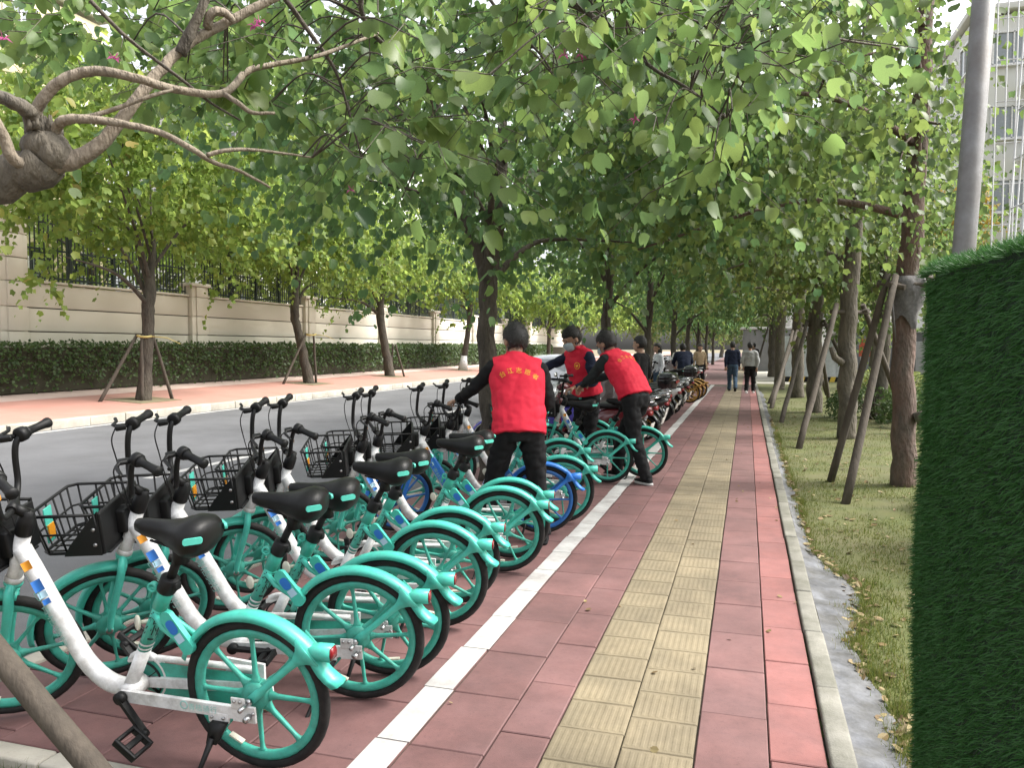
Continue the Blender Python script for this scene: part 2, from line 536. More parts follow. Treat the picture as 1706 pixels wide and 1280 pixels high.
walk = sheet('pavement', -1.29, 0.322, -6, 34.3, -0.016, M['bed'])
lay(walk, -1.285, -0.965, 2.12, 60, 0.505, 'p', M['tile_plum'], 0.20)
lay(walk, -0.965, -0.748, 2.12, 60, 0.505, 'p', M['tile_plum'], -0.10)
lay(walk, -0.175, 0.105, 2.12, 60, 0.505, 'k', M['tile_plum'], 0.32)
lay(walk, 0.105, 0.320, 2.12, 60, 0.505, 'k', M['tile_pink'], -0.02)
tact = sheet('tactile_path', -0.748, -0.175, -6, 34.3, -0.014, M['bed'])
lay(tact, -0.745, -0.462, 2.5, 115, 0.27, 'y', M['tile_yellow'], 0.10, 0.005, 9)
lay(tact, -0.462, -0.178, 2.5, 115, 0.27, 'y', M['tile_yellow'], 0.0, 0.005, 9)
park = sheet('parking_strip', -3.40, -1.29, 2.35, 34.3, -0.0145, M['bed'])
for i, (a, b_) in enumerate(((-3.40, -2.90), (-2.90, -2.40), (-2.40, -1.90), (-1.90, -1.29))):
    lay(park, a, b_, 2.37, 60, 0.505, 'q%d' % i, M['tile_plum'], [0.08, 0.3, 0.0, 0.28][i])
# beyond the tiles one can pick apart the paving goes on as sheets
sheet('far_pavement', -3.40, -0.748, 34.3, 200, -0.002, M['tile_plum'])
sheet('far_tactile_path', -0.748, -0.175, 34.3, 200, -0.002, M['tile_yellow'])
sheet('far_pavement', -0.175, 0.32, 34.3, 200, -0.002, M['tile_pink'])

line = empty('white_line'); line['kind'] = 'structure'
for i in range(62):
    b = MB()
    y = 2.32 + i * 0.505
    dx = [0.0, 0.004, -0.003, 0.006, 0.002][i % 5]
    b.box((-1.36 + dx, y + 0.25, 0.0042), (0.142, 0.497, 0.003))
    b.build('painted_segment', M['paint'], line)

# near kerb along the road, broken by the tree pit in front
kerb = empty('road_kerb'); kerb['kind'] = 'structure'
kme = MB().box((0, 0, 0), (0.115, 0.988, 0.30), bevel=0.012).mesh('kerb_stone'); kme.materials.append(M['stone_pale'])
for i in range(60):
    o = bpy.data.objects.new('kerb_stone', kme); COL.objects.link(o); o.parent = kerb
    o.location = (-3.462 + rnd.uniform(-.004, .004), -2.0 + i * 1.0, -0.135 + rnd.uniform(-.004, .004)); o.rotation_euler = (0, 0, rnd.uniform(-.004, .004))
# far kerb
fk = empty('far_kerb'); fk['kind'] = 'structure'
fme = MB().box((0, 0, 0), (0.20, 0.985, 0.36), bevel=0.02).mesh('kerb_stone'); fme.materials.append(M['stone_pale'])
for i in range(100):
    o = bpy.data.objects.new('kerb_stone', fme); COL.objects.link(o); o.parent = fk
    o.location = (-13.7 + rnd.uniform(-.006, .006), 4.0 + i * 1.0, -0.09 + rnd.uniform(-.005, .005)); o.rotation_euler = (0, 0, rnd.uniform(-.004, .004))
# kerb between walk and lawn
rk = empty('lawn_kerb'); rk['kind'] = 'structure'
rme = MB().box((0, 0, 0), (0.098, 0.745, 0.22), bevel=0.014).mesh('kerb_stone'); rme.materials.append(M['stone_mossy'])
for i in range(46):
    o = bpy.data.objects.new('kerb_stone', rme); COL.objects.link(o); o.parent = rk
    o.location = (0.374 + rnd.uniform(-.004, .004), 1.2 + i * 0.75, -0.088 + rnd.uniform(-.004, .004)); o.rotation_euler = (rnd.uniform(-.004, .004), rnd.uniform(-.012, .012), rnd.uniform(-.005, .005))
# kerb of the tree pit in front
pk = empty('tree_pit_kerb'); pk['kind'] = 'structure'
for (cx, cy, sx, sy) in ((-2.98, 2.30, 0.82, 0.10), (-2.14, 2.30, 0.84, 0.10), (-1.77, 1.80, 0.10, 0.88)):
    MB().box((cx, cy, -0.085), (sx, sy, 0.20), bevel=0.012).build('kerb_stone', M['stone_pale'], pk)
sheet('tree_pit_soil', -3.40, -1.82, 0.2, 2.25, -0.03, M['earth'])
sheet("pavement_base", -1.72, -1.29, -6, 2.32, -0.004, M['tile_plum'])

# far sidewalk rises from its kerb to the hedge
def far_z(x): return 0.08 + max(0.0, (-13.8 - x)) * 0.062
b = MB()
b.add([(-13.80, -20, far_z(-13.8)), (-19.2, -20, far_z(-19.2)), (-19.2, 200, far_z(-19.2)), (-13.80, 200, far_z(-13.8))], [(0, 3, 2, 1)], False)
b.build('far_sidewalk', M['tile_far'])['kind'] = 'structure'
M['tile_far_grey'] = mottled('grey_pink_far_paving', (0.44, 0.33, 0.29), (0.52, 0.40, 0.35), scale=2, rough=0.85)
b = MB()
b.add([(-17.0, -20, far_z(-17.0) + .004), (-18.3, -20, far_z(-18.3) + .004), (-18.3, 200, far_z(-18.3) + .004), (-17.0, 200, far_z(-17.0) + .004)], [(0, 3, 2, 1)], False)
b.build('far_sidewalk_border', M['tile_far_grey'])['kind'] = 'structure'

# cement strip beside the lawn kerb: a ragged edge and a lumpy top
def lawn_z(x, y):
    return -0.045 + 0.03 * noise.noise(Vector((x * 0.8, y * 0.5, 3.0))) + 0.012 * noise.noise(Vector((x * 4, y * 4, 9.0))) + min(0.10, max(0, x - 1.0) * 0.012)
def strip_w(y):
    w = 0.25 + 0.20 * noise.noise(Vector((0, y * 0.7, 1.5))) + 0.035 * noise.noise(Vector((4, y * 2.6, 1.5))) + 0.03 * noise.noise(Vector((4, y * 7.1, 7.5))) + 0.02 * noise.noise(Vector((4, y * 21, 7.5)))
    return max(0.10, w * (1.0 if y < 4.5 else max(0.42, 1.0 - (y - 4.5) * 0.13)))
V, F = [], []
ys = np.arange(1.0, 30.0, 0.05)
nc = 9
for y in ys:
    w = strip_w(y)
    for j in range(nc):
        t = j / (nc - 1)
        x = 0.425 + w * t
        z = -0.002 + (lawn_z(x, y) + 0.012) * t ** 0.8 + 0.018 * noise.noise(Vector((x * 9, y * 7, 2))) + 0.004 * noise.noise(Vector((x * 30, y * 30, 5)))
        if j == nc - 1: z = lawn_z(x, y) - 0.02
        V.append((x, y, z))
for i in range(len(ys) - 1):
    for j in range(nc - 1):
        F.append((i * nc + j, i * nc + j + 1, (i + 1) * nc + j + 1, (i + 1) * nc + j))
o = link('cement_strip', np_mesh('cement_strip', V, F, True), M['cement']); o['kind'] = 'structure'

# lawn: undulating earth with patchy short grass
M['lawn'] = mottled('lawn_soil', (0.046, 0.062, 0.013), (0.092, 0.102, 0.024), scale=2.2, rough=0.95, bump=0.5, bscale=60, c3=(0.105, 0.090, 0.045), s3=0.8, w3=0.75, detail=9)
V, F = [], []
xs = np.concatenate([np.arange(0.40, 3.0, 0.09), np.arange(3.0, 20.1, 0.6)])
ys = np.concatenate([np.arange(0.0, 14.0, 0.09), np.arange(14.0, 40, 0.5)])
for y in ys:
    for x in xs:
        V.append((x, y, lawn_z(x, y) - (0.04 if x < 0.45 else 0)))
nx = len(xs)
for i in range(len(ys) - 1):
    for j in range(nx - 1):
        F.append((i * nx + j, i * nx + j + 1, (i + 1) * nx + j + 1, (i + 1) * nx + j))
lawn = link('lawn', np_mesh('lawn', V, F, True), M['lawn']); lawn['kind'] = 'structure'
sheet('plaza', 0.42, 60, 38.0, 140, -0.05, mottled('pale_plaza', (0.42, 0.39, 0.33), (0.52, 0.49, 0.42), scale=1.2, rough=0.85))
sheet('far_lawn', 20, 120, -20, 38, -0.06, M['lawn'])
sheet('cross_path', 0.42, 14, 36.2, 38.4, -0.03, mottled('pale_path', (0.5, 0.47, 0.4), (0.6, 0.56, 0.48), scale=2, rough=0.85))

def blades(name, pts, mat, h, w, lean, seed, kind='stuff', normals=None):
    """Three-cornered blades at pts, leaning at random."""
    rs = np.random.RandomState(seed)
    P = np.asarray(pts, np.float64)
    n = len(P)
    hh = h * (0.5 + rs.rand(n) * 0.9)
    a = rs.rand(n) * 2 * PI
    side = np.stack([np.cos(a), np.sin(a), np.zeros(n)], 1)
    ln = rs.rand(n) * lean
    a2 = rs.rand(n) * 2 * PI
    tip = P + np.stack([np.cos(a2) * ln * hh, np.sin(a2) * ln * hh, hh * np.sqrt(np.maximum(0.05, 1 - np.minimum(ln, .95) ** 2))], 1)
    V = np.empty((n * 3, 3))
    V[0::3] = P - side * w; V[1::3] = P + side * w; V[2::3] = tip
    F = np.arange(n * 3).reshape(n, 3)
    o = link(name, np_mesh(name, V, F), mat)
    if kind: o['kind'] = kind
    return o

M['grass'] = leaf_mat('grass_blade', [(0.042, 0.072, 0.010), (0.080, 0.108, 0.016), (0.115, 0.122, 0.026), (0.055, 0.088, 0.012), (0.15, 0.135, 0.05)], 0.3, 0.6)
pts = []
while len(pts) < 90000:
    y = 2.6 + (rnd.random() ** 1.9) * 24
    x = rnd.uniform(0.5, 1.0 + y * 0.30)
    if x < 0.42 + strip_w(y) * rnd.uniform(.86, 1.0): continue
    d = noise.noise(Vector((x * 1.3, y * 0.9, 4.0))) + 0.6 * noise.noise(Vector((x * 4.0, y * 3.0, 8.0)))
    edge = x < 0.42 + strip_w(y) + 0.22
    if d + rnd.uniform(-.45, .45) < (-0.7 if edge else -0.05): continue
    pts.append((x, y, lawn_z(x, y) - 0.004))
blades('grass', pts, M['grass'], 0.040, 0.0030, 0.95, 3)
pts = [(rnd.uniform(-3.38, -1.9), rnd.uniform(1.2, 2.245), -0.03) for _ in range(9000)]
M['grass_green'] = leaf_mat('green_grass_blade', [(0.045, 0.085, 0.02), (0.07, 0.11, 0.03), (0.10, 0.12, 0.04)], 0.3, 0.6)
blades('pit_grass', pts, M['grass_green'], 0.05, 0.0025, 0.8, 5)
# weeds in the joints by the lawn kerb
pts = [(0.322 + rnd.gauss(0, .004), 2.4 + rnd.random() ** 1.5 * 16, -0.012) for _ in range(3200) ]
pts = [p for p in pts if noise.noise(Vector((0, p[1] * 2.2, 6))) > -0.05]
blades('joint_weeds', pts, M['grass_green'], 0.014, 0.0016, 0.9, 6)

# fallen leaves, bits of bark on lawn and paving
M['dead_leaf'] = leaf_mat('dead_leaf', [(0.09, 0.055, 0.025), (0.20, 0.14, 0.06), (0.05, 0.035, 0.02), (0.26, 0.21, 0.10), (0.12, 0.075, 0.035), (0.36, 0.30, 0.16)], 0.15, 0.6)
def litter(name, spots, size, seed):
    rs = random.Random(seed)
    b = MB()
    for (x, y, z) in spots:
        s = size * rs.uniform(0.5, 1.25)
        a = rs.uniform(0, 2 * PI)
        up = Vector((rs.gauss(0, .35), rs.gauss(0, .35), 1)).normalized()
        ax, ay, _ = frame_from(up, (math.cos(a), math.sin(a), 0.01))
        vs, k = [], 0
        curl = rs.uniform(0.1, 0.5)
        for sx in (-1, 1):
            for (u, v) in ((0.0, 0.0), (0.30, 0.25), (0.34, 0.6), (0.15, 1.0), (0.0, 0.85)):
                vs.append(Vector((x, y, z + 0.006)) + ax * (u * sx * s) + ay * ((v - .5) * s) + up * (curl * s * (u * u * 2 + (v - .5) ** 2 * .6)))
        b.add(vs, [(0, 1, 2, 3, 4), (9, 8, 7, 6, 5)], False)
    o = b.build(name, M['dead_leaf']); o['kind'] = 'stuff'
    return o
sp = []
while len(sp) < 900:
    y = 2.8 + rnd.random() ** 1.4 * 20
    x = rnd.uniform(0.5, 1.0 + y * 0.28)
    sp.append((x, y, lawn_z(x, y) + 0.004))
for i in range(420):      # drifts caught along the broken edge of the cement
    y = 2.7 + rnd.random() ** 1.2 * 16
    x = 0.42 + strip_w(y) * rnd.uniform(.62, 1.25)
    sp.append((x, y, max(lawn_z(x, y), -.03) + 0.006))
litter('fallen_leaves', sp, 0.055, 4)
tp_ = []
for i in range(120):      # tufts at the same edge
    y = 2.7 + rnd.random() ** 1.2 * 14
    x = 0.42 + strip_w(y) * rnd.uniform(.85, 1.15)
    for k in range(70): tp_.append((x + rnd.gauss(0, .035), y + rnd.gauss(0, .06), lawn_z(x, y) - .004))
blades('edge_tufts', tp_, M['grass'], 0.065, 0.0026, 0.85, 12)
sp = [(-0.07, 4.35, 0), (-0.23, 3.9, 0), (-0.4, 6.4, 0), (-0.62, 9.0, 0), (0.28, 7.5, 0), (0.30, 8.1, 0), (0.25, 8.6, 0), (0.29, 9.4, 0), (-0.95, 4.75, 0), (-0.9, 4.6, 0),
      (0.22, 5.2, 0), (0.31, 5.1, 0), (-0.8, 7.0, 0), (-0.5, 12.0, 0), (-0.6, 14, 0), (-1.1, 11, 0), (-2.0, 2.9, 0), (-2.3, 3.8, 0), (-1.25, 3.2, 0), (-0.33, 3.05, 0)]
sp += [(rnd.uniform(-1.3, 0.3), rnd.uniform(3, 24), 0) for _ in range(40)]
litter('fallen_leaf_bits', sp, 0.035, 8)

# ================================================================== FOLIAGE TOOLS
def _tmpl(kind, fold=0.28, curl=0.18):
    if kind == 'full':       # two-lobed leaf
        h = [(0.30, 0.05), (0.47, 0.28), (0.48, 0.58), (0.36, 0.90), (0.17, 1.0)]
        v = [(0, 0), (0, 0.74)] + h + [(-x, y) for x, y in h]
        f = []
        for o, flip in ((2, False), (7, True)):
            t = [(0, o, o + 1), (0, o + 1, 1), (1, o + 1, o + 2), (1, o + 2, o + 3), (1, o + 3, o + 4)]
            f += [tuple(reversed(q)) if flip else q for q in t]
    elif kind == 'mid':
        v = [(0, 0), (0, 0.80), (0.46, 0.35), (0.30, 0.98), (-0.46, 0.35), (-0.30, 0.98)]
        f = [(0, 2, 3, 1), (0, 1, 5, 4)]
    else:
        v = [(0, 0), (0.42, 0.5), (0.0, 1.0), (-0.42, 0.5)]
        f = [(0, 1, 2, 3)]
    V = np.array([(x, y, fold * abs(x) - curl * y * y) for x, y in v], float)
    return V, np.array(f, int)
TM = {k: _tmpl(k) for k in ('full', 'mid', 'far')}

def unit(a):
    return a / np.maximum(1e-9, np.linalg.norm(a, axis=1, keepdims=True))

def leaf_frames(P, tip, nrm):
    y = unit(tip)
    x = unit(np.cross(y, nrm))
    z = np.cross(x, y)
    return x, y, z

def leaf_mesh(name, P, tip, nrm, size, kind):
    T, F = TM[kind]
    x, y, z = leaf_frames(P, tip, nrm)
    n, k = len(P), len(T)
    fz = (0.1 + 2.4 * np.random.RandomState(n).rand(n))[:, None, None]
    V = (P[:, None, :] + size[:, None, None] * (T[None, :, 0, None] * x[:, None, :] + T[None, :, 1, None] * y[:, None, :] + T[None, :, 2, None] * fz * z[:, None, :]))
    FF = (F[None] + (np.arange(n) * k)[:, None, None]).reshape(-1, F.shape[1])
    return np_mesh(name, V.reshape(-1, 3), FF)

def twig_leaves(start, dirs, length, nl, size, droop, rs):
    """Leaves in two ranks along drooping twigs. start, dirs (T,3); returns P, tip, nrm, size and the twig ends."""
    T = len(start)
    t = (np.arange(nl)[None, :] + rs.rand(T, nl) * 0.7) / nl
    Ln = length * (0.6 + 0.8 * rs.rand(T, 1))
    d = unit(dirs)
    P = start[:, None, :] + d[:, None, :] * (t * Ln)[:, :, None]
    P[:, :, 2] -= droop * Ln * t * t
    cur = d[:, None, :] + np.stack([np.zeros_like(t), np.zeros_like(t), -2 * droop * t], 2)
    up = np.array([0, 0, 1.0])
    side = unit(np.cross(d, up + 0.01))
    sgn = np.where((np.arange(nl) % 2)[None, :] == 0, 1.0, -1.0) * np.ones((T, 1))
    tip = side[:, None, :] * sgn[:, :, None] * 0.75 + cur * 0.35 + rs.randn(T, nl, 3) * 0.28
    tip[:, :, 2] -= 0.45 + 0.5 * rs.rand(T, nl)
    nrm = np.array([0, 0, 1.0]) + rs.randn(T, nl, 3) * 0.42 + side[:, None, :] * sgn[:, :, None] * 0.45
    s = size * (0.40 + 0.95 * rs.rand(T, nl) ** 1.2) * (1.12 - 0.45 * t)
    return P.reshape(-1, 3), tip.reshape(-1, 3), nrm.reshape(-1, 3), s.reshape(-1)

leaf_singles = {}
def single_leaf_mesh(mat, v):
    k = (mat.name, v)
    if k not in leaf_singles:
        T, F = _tmpl('full', [0.12, 0.38, 0.65, 0.25][v], [0.12, 0.38, 0.5, -0.12][v])
        # a short stalk as well
        b = MB()
        b.add([tuple(p) for p in T], [tuple(f) for f in F], True)
        b.add([(-.012, 0, 0), (.012, 0, 0), (0, -.32, .05)], [(0, 1, 2)], False)
        me = b.mesh('leaf')
        me.materials.append(mat)
        leaf_singles[k] = me
    return leaf_singles[k]

CAMP = np.array([0, 0, EYE])
def screen(P):
    q = P - CAMP
    z = q @ _f
    zz = np.where(z > 0.3, z, 1e9)
    return 853 + 1300 * (q @ _r) / zz, 640 - 1300 * (q @ _u) / zz, z

def foliage(root, P, tip, nrm, size, kind, mat, singles=0, mat_obj=None, seed=1, name='foliage'):
    """Leaves of a crown: those that show largest become leaf objects, the rest one mass."""
    keep = np.ones(len(P), bool)
    org = np.array(root.location)
    if singles:
        u, v, z = screen(P)
        vis = (z > 0.5) & (u > -10) & (u < 1716) & (v > -10) & (v < 1290)
        score = np.where(vis, size / np.maximum(z, .1), 0)
        idx = np.argsort(-score)[:singles]
        idx = idx[score[idx] > 0]
        x, y, zz = leaf_frames(P[idx], tip[idx], nrm[idx])
        rs = random.Random(seed)
        for i, j in enumerate(idx):
            me = single_leaf_mesh(mat_obj or mat, rs.randrange(4))
            o = bpy.data.objects.new('leaf', me)
            COL.objects.link(o)
            o.parent = root
            s = size[j]
            p = P[j] - org
            o.matrix_local = Matrix(((x[i][0] * s, y[i][0] * s, zz[i][0] * s, p[0]), (x[i][1] * s, y[i][1] * s, zz[i][1] * s, p[1]), (x[i][2] * s, y[i][2] * s, zz[i][2] * s, p[2]), (0, 0, 0, 1)))
        keep[idx] = False
    o = link(name, leaf_mesh(name, P[keep] - org, tip[keep], nrm[keep], size[keep], kind), mat, root)
    o['kind'] = 'stuff'
    return o

def crown_leaves(c, rad, nclump, tpc, nl, size, rs, twig=0.6, droop=0.35, spread=0.5, hollow=0.45, flat=0.0, drop=0.0):
    """Twigs round clump centres scattered through an ellipsoid, thicker towards its outside."""
    c = np.array(c, float); rad = np.array(rad, float)
    d = unit(rs.randn(nclump, 3))
    if flat: d[:, 2] = np.where(d[:, 2] < -flat, -flat + 0.2 * rs.randn(nclump), d[:, 2])
    r = hollow + (1 - hollow) * rs.rand(nclump, 1) ** 0.55
    r *= 0.82 + 0.32 * rs.rand(nclump, 1)
    cl = c + d * r * rad
    if drop: cl[:, 2] -= drop * ((d[:, 0] ** 2 + d[:, 1] ** 2) * r[:, 0] ** 2) * rs.rand(nclump)
    st = (cl[:, None, :] + rs.randn(nclump, tpc, 3) * spread * 0.5).reshape(-1, 3)
    out = unit(st - c)
    dirs = out * np.array([1, 1, 0.35]) + rs.randn(len(st), 3) * 0.55
    P, t, n_, s = twig_leaves(st, dirs, twig, nl, size, droop, rs)
    return cl, P, t, n_, s

def bark(name, c1, c2, c3, w3=0.5):
    return mottled(name, c1, c2, scale=14, rough=0.9, bump=1.0, bdist=.035, bscale=30, c3=c3, s3=5, w3=w3, stretch=(1, 1, 0.35), detail=9)
M['bark_dark'] = bark('dark_bark', (0.030, 0.025, 0.020), (0.075, 0.062, 0.048), (0.14, 0.12, 0.09))
M['bark_red'] = bark('reddish_bark', (0.070, 0.055, 0.045), (0.145, 0.115, 0.093), (0.17, 0.09, 0.07), 0.6)
M['bark_tan'] = bark('tan_bark', (0.20, 0.165, 0.125), (0.29, 0.24, 0.185), (0.13, 0.11, 0.085))
M['bark_old'] = bark('old_bark', (0.055, 0.048, 0.040), (0.12, 0.105, 0.085), (0.20, 0.17, 0.12))
M['pole_wood'] = mottled('stake_wood', (0.058, 0.047, 0.037), (0.115, 0.094, 0.072), scale=18, rough=0.9, bump=0.7, bscale=50, c3=(0.06, 0.05, 0.04), s3=7, w3=0.7, stretch=(1, 1, 0.3))

M['leaf_near'] = leaf_mat('near_leaf', [(0.070, 0.130, 0.036), (0.105, 0.175, 0.044), (0.055, 0.110, 0.042), (0.135, 0.195, 0.048), (0.085, 0.145, 0.048)], 0.5, 0.38)
M['leaf_near_obj'] = leaf_mat('near_leaf_single', [(0.070, 0.130, 0.036), (0.105, 0.175, 0.044), (0.055, 0.110, 0.044), (0.135, 0.195, 0.048), (0.085, 0.145, 0.048)], 0.5, 0.36, True)
M['leaf_kerb'] = leaf_mat('kerb_tree_leaf', [(0.048, 0.100, 0.030), (0.075, 0.140, 0.036), (0.045, 0.100, 0.042), (0.100, 0.160, 0.036)], 0.48, 0.36)
M['leaf_kerb_obj'] = leaf_mat('kerb_tree_leaf_single', [(0.048, 0.100, 0.030), (0.075, 0.140, 0.038), (0.045, 0.100, 0.042), (0.100, 0.160, 0.036)], 0.48, 0.36, True)
M['leaf_left'] = leaf_mat('street_tree_leaf', [(0.115, 0.185, 0.032), (0.150, 0.220, 0.038), (0.085, 0.150, 0.034), (0.185, 0.230, 0.045)], 0.55, 0.45)
M['leaf_left_obj'] = leaf_mat('street_tree_leaf_single', [(0.115, 0.185, 0.032), (0.150, 0.220, 0.038), (0.085, 0.150, 0.034), (0.185, 0.230, 0.045), (0.23, 0.15, 0.05)], 0.5, 0.45, True)
M['leaf_lawn'] = leaf_mat('lawn_tree_leaf', [(0.048, 0.090, 0.026), (0.075, 0.125, 0.032), (0.105, 0.150, 0.034), (0.040, 0.075, 0.026)], 0.48, 0.4)
M['leaf_lawn_obj'] = leaf_mat('lawn_tree_leaf_single', [(0.048, 0.090, 0.026), (0.075, 0.125, 0.032), (0.105, 0.150, 0.034), (0.040, 0.075, 0.026)], 0.48, 0.4, True)
M['leaf_olive'] = leaf_mat('olive_leaf', [(0.10, 0.14, 0.034), (0.14, 0.17, 0.045), (0.08, 0.12, 0.034), (0.17, 0.18, 0.06)], 0.45, 0.45)
M['leaf_far'] = leaf_mat('far_leaf', [(0.09, 0.12, 0.04), (0.12, 0.15, 0.055), (0.075, 0.105, 0.04)], 0.45, 0.5)
M['leaf_yellow_lit'] = leaf_mat('yellow_lit_leaf', [(0.34, 0.27, 0.05), (0.42, 0.33, 0.08), (0.30, 0.27, 0.07)], 0.45, 0.5)  # yellow light falling on the crown is put into this leaf colour
M['leaf_hedge'] = leaf_mat('hedge_leaf', [(0.040, 0.075, 0.020), (0.060, 0.10, 0.026), (0.030, 0.060, 0.020)], 0.25, 0.4)
M['flower'] = leaf_mat('pink_petal', [(0.30, 0.04, 0.14), (0.38, 0.07, 0.2), (0.27, 0.035, 0.13)], 0.2, 0.5)

DENSE = 2.35      # how thickly crowns are filled

def tree(name, label, cat, base, trunk_pts, trunk_r, crown_c, crown_r, mat_leaf, mat_bark, nclump, tpc, nl, size, kind='mid', seed=1, limbs=7, group=None, singles=0, mat_obj=None, limb_from=0.75, limb_r=0.45, **kw):
    """A tapered trunk, limbs reaching into the crown and twigs of leaves. All points in world coordinates."""
    rs = np.random.RandomState(seed)
    root = empty(name, base, 0, label, cat, group)
    org = Vector(base)
    cl, P, t, n_, s = crown_leaves(crown_c, crown_r, int(nclump * DENSE), tpc, nl, size, rs, **kw)
    tp = [Vector(p) - org for p in trunk_pts]
    path = spline([tuple(p) for p in tp], 6)
    k = len(path)
    tr = MB()
    rad = [np.interp(i / (k - 1), np.linspace(0, 1, len(trunk_r)), trunk_r) * (1 + 0.06 * noise.noise(Vector((i * .9, seed, 0)))) for i in range(k)]
    pts2 = [Vector(p) + Vector((noise.noise(Vector((i * .5, seed, 1))), noise.noise(Vector((i * .5, seed, 5))), 0)) * rad[i] * 0.35 for i, p in enumerate(path)]
    tr.tube(pts2, rad, 12)
    tr.build('trunk', mat_bark, root)
    order = np.argsort(cl[:, 2])
    pick = order[np.linspace(0, len(order) - 1, limbs).astype(int)] if limbs else []
    for q, j in enumerate(pick):
        i0 = int((limb_from + (1 - limb_from) * (q / max(1, limbs - 1))) * (k - 1))
        a = Vector(path[i0])
        e = Vector(cl[j]) - org
        mid = a.lerp(e, 0.5) + Vector((rs.randn() * .15, rs.randn() * .15, 0.25 + 0.1 * rs.rand()))
        m = MB()
        r0 = rad[i0] * limb_r
        pth = spline([tuple(a), tuple(a.lerp(mid, .5) + Vector((0, 0, .12))), tuple(mid), tuple(e)], 5)
        m.tube([Vector(p) for p in pth], [r0, r0 * .75, r0 * .5, 0.012], 7)
        # side shoots so that the leaf clumps hang on something
        for w in range(5):
            o2 = Vector(cl[rs.randint(len(cl))]) - org
            s0 = Vector(pth[rs.randint(6, len(pth))])
            if (o2 - s0).length < 1.6:
                m.tube([s0, s0.lerp(o2, .5) + Vector((0, 0, .12)), o2], [0.016, 0.011, 0.005], 5)
        m.build('limb', mat_bark, root)
    foliage(root, P, t, n_, s, kind, mat_leaf, singles, mat_obj, seed)
    return root

# ================================================================== ACROSS THE ROAD
WX = -18.9
M['wall_stone'] = mottled('wall_stone', (0.60, 0.555, 0.475), (0.67, 0.625, 0.54), scale=1.4, rough=0.85, bump=0.12, bscale=140, c3=(0.48, 0.44, 0.37), s3=0.7, w3=0.4, rnd_obj=0.035, stretch=(1, 1, 0.6))
M['wall_joint'] = plain('wall_joint', (0.10, 0.085, 0.07), rough=0.9)
M['iron'] = plain('dark_iron', (0.022, 0.032, 0.032), rough=0.5)
wall = empty('boundary_wall', (WX, 10, 0), 0, 'long beige stone wall topped by dark iron railings across the road', 'wall')
def wpart(b, name, mat):
    o = b.build(name, mat, wall)
    o.location = (-WX, -10, 0)
    return o
PIL = [8.9, 16.2, 23.6, 31.0, 38.4, 45.8, 53.2, 60.6, 68.0, 75.4, 82.8, 90.2]
zc = [0.2, 1.36, 2.02, 2.68, 3.36]
for i in range(len(PIL) - 1):
    y0, y1 = PIL[i] + 0.45, PIL[i + 1] - 0.45
    b = MB(); b.box((WX - 0.16, (y0 + y1) / 2, 1.78), (0.2, y1 - y0, 3.1)); wpart(b, 'wall_core', M['wall_joint'])
    for k in range(4):
        b = MB(); b.box((WX - 0.10, (y0 + y1) / 2, (zc[k] + zc[k + 1]) / 2), (0.20, y1 - y0, zc[k + 1] - zc[k] - 0.035), bevel=0.008)
        wpart(b, 'stone_course', M['wall_stone'])
    b = MB(); b.box((WX - 0.10, (y0 + y1) / 2, 3.41), (0.30, y1 - y0, 0.07), bevel=0.01); wpart(b, 'coping', M['wall_stone'])
    # railing of this bay
    b = MB()
    zt = 5.75
    for z in (3.55, 4.35, 5.10, 5.65):
        b.box((WX - 0.12, (y0 + y1) / 2, z), (0.05, y1 - y0, 0.05))
    n = int((y1 - y0) / 0.15)
    for j in range(n + 1):
        b.box((WX - 0.12, y0 + (y1 - y0) * j / n, (3.45 + zt) / 2), (0.028, 0.028, zt - 3.45))
    for j in range(5):
        yc = y0 + (y1 - y0) * (j + 0.5) / 5
        for s in (0.60, 0.40, 0.20):
            for (dy, dz, sy, sz) in ((0, s / 2, s, .03), (0, -s / 2, s, .03), (s / 2, 0, .03, s + .03), (-s / 2, 0, .03, s + .03)):
                b.box((WX - 0.105, yc + dy, 3.95 + dz), (0.03, sy, sz))
    for j in (1, 2, 3):
        b.box((WX - 0.12, y0 + (y1 - y0) * j / 4, 4.6), (0.10, 0.10, 2.3))
    wpart(b, 'railing', M['iron'])['kind'] = 'stuff'
for i, y in enumerate(PIL):
    top = 5.9 if i in (1,) else 3.86
    b = MB()
    z = 0.2
    edges = zc + ([3.99, 4.63, 5.28, 5.9] if i == 1 else [3.74])
    for k in range(len(edges) - 1):
        b.box((WX - 0.06, y, (edges[k] + edges[k + 1]) / 2), (0.42, 0.86, edges[k + 1] - edges[k] - 0.03), bevel=0.008)
        b.box((WX + 0.17, y, (edges[k] + edges[k + 1]) / 2), (0.06, 0.46, edges[k + 1] - edges[k] - 0.03), bevel=0.006)
    b.box((WX - 0.05, y, edges[-1] + 0.06), (0.56, 1.0, 0.12), bevel=0.015)
    b.box((WX - 0.06, y, (0.2 + edges[-1]) / 2), (0.36, 0.80, edges[-1] - 0.3))
    wpart(b, 'pilaster', M['wall_stone'])

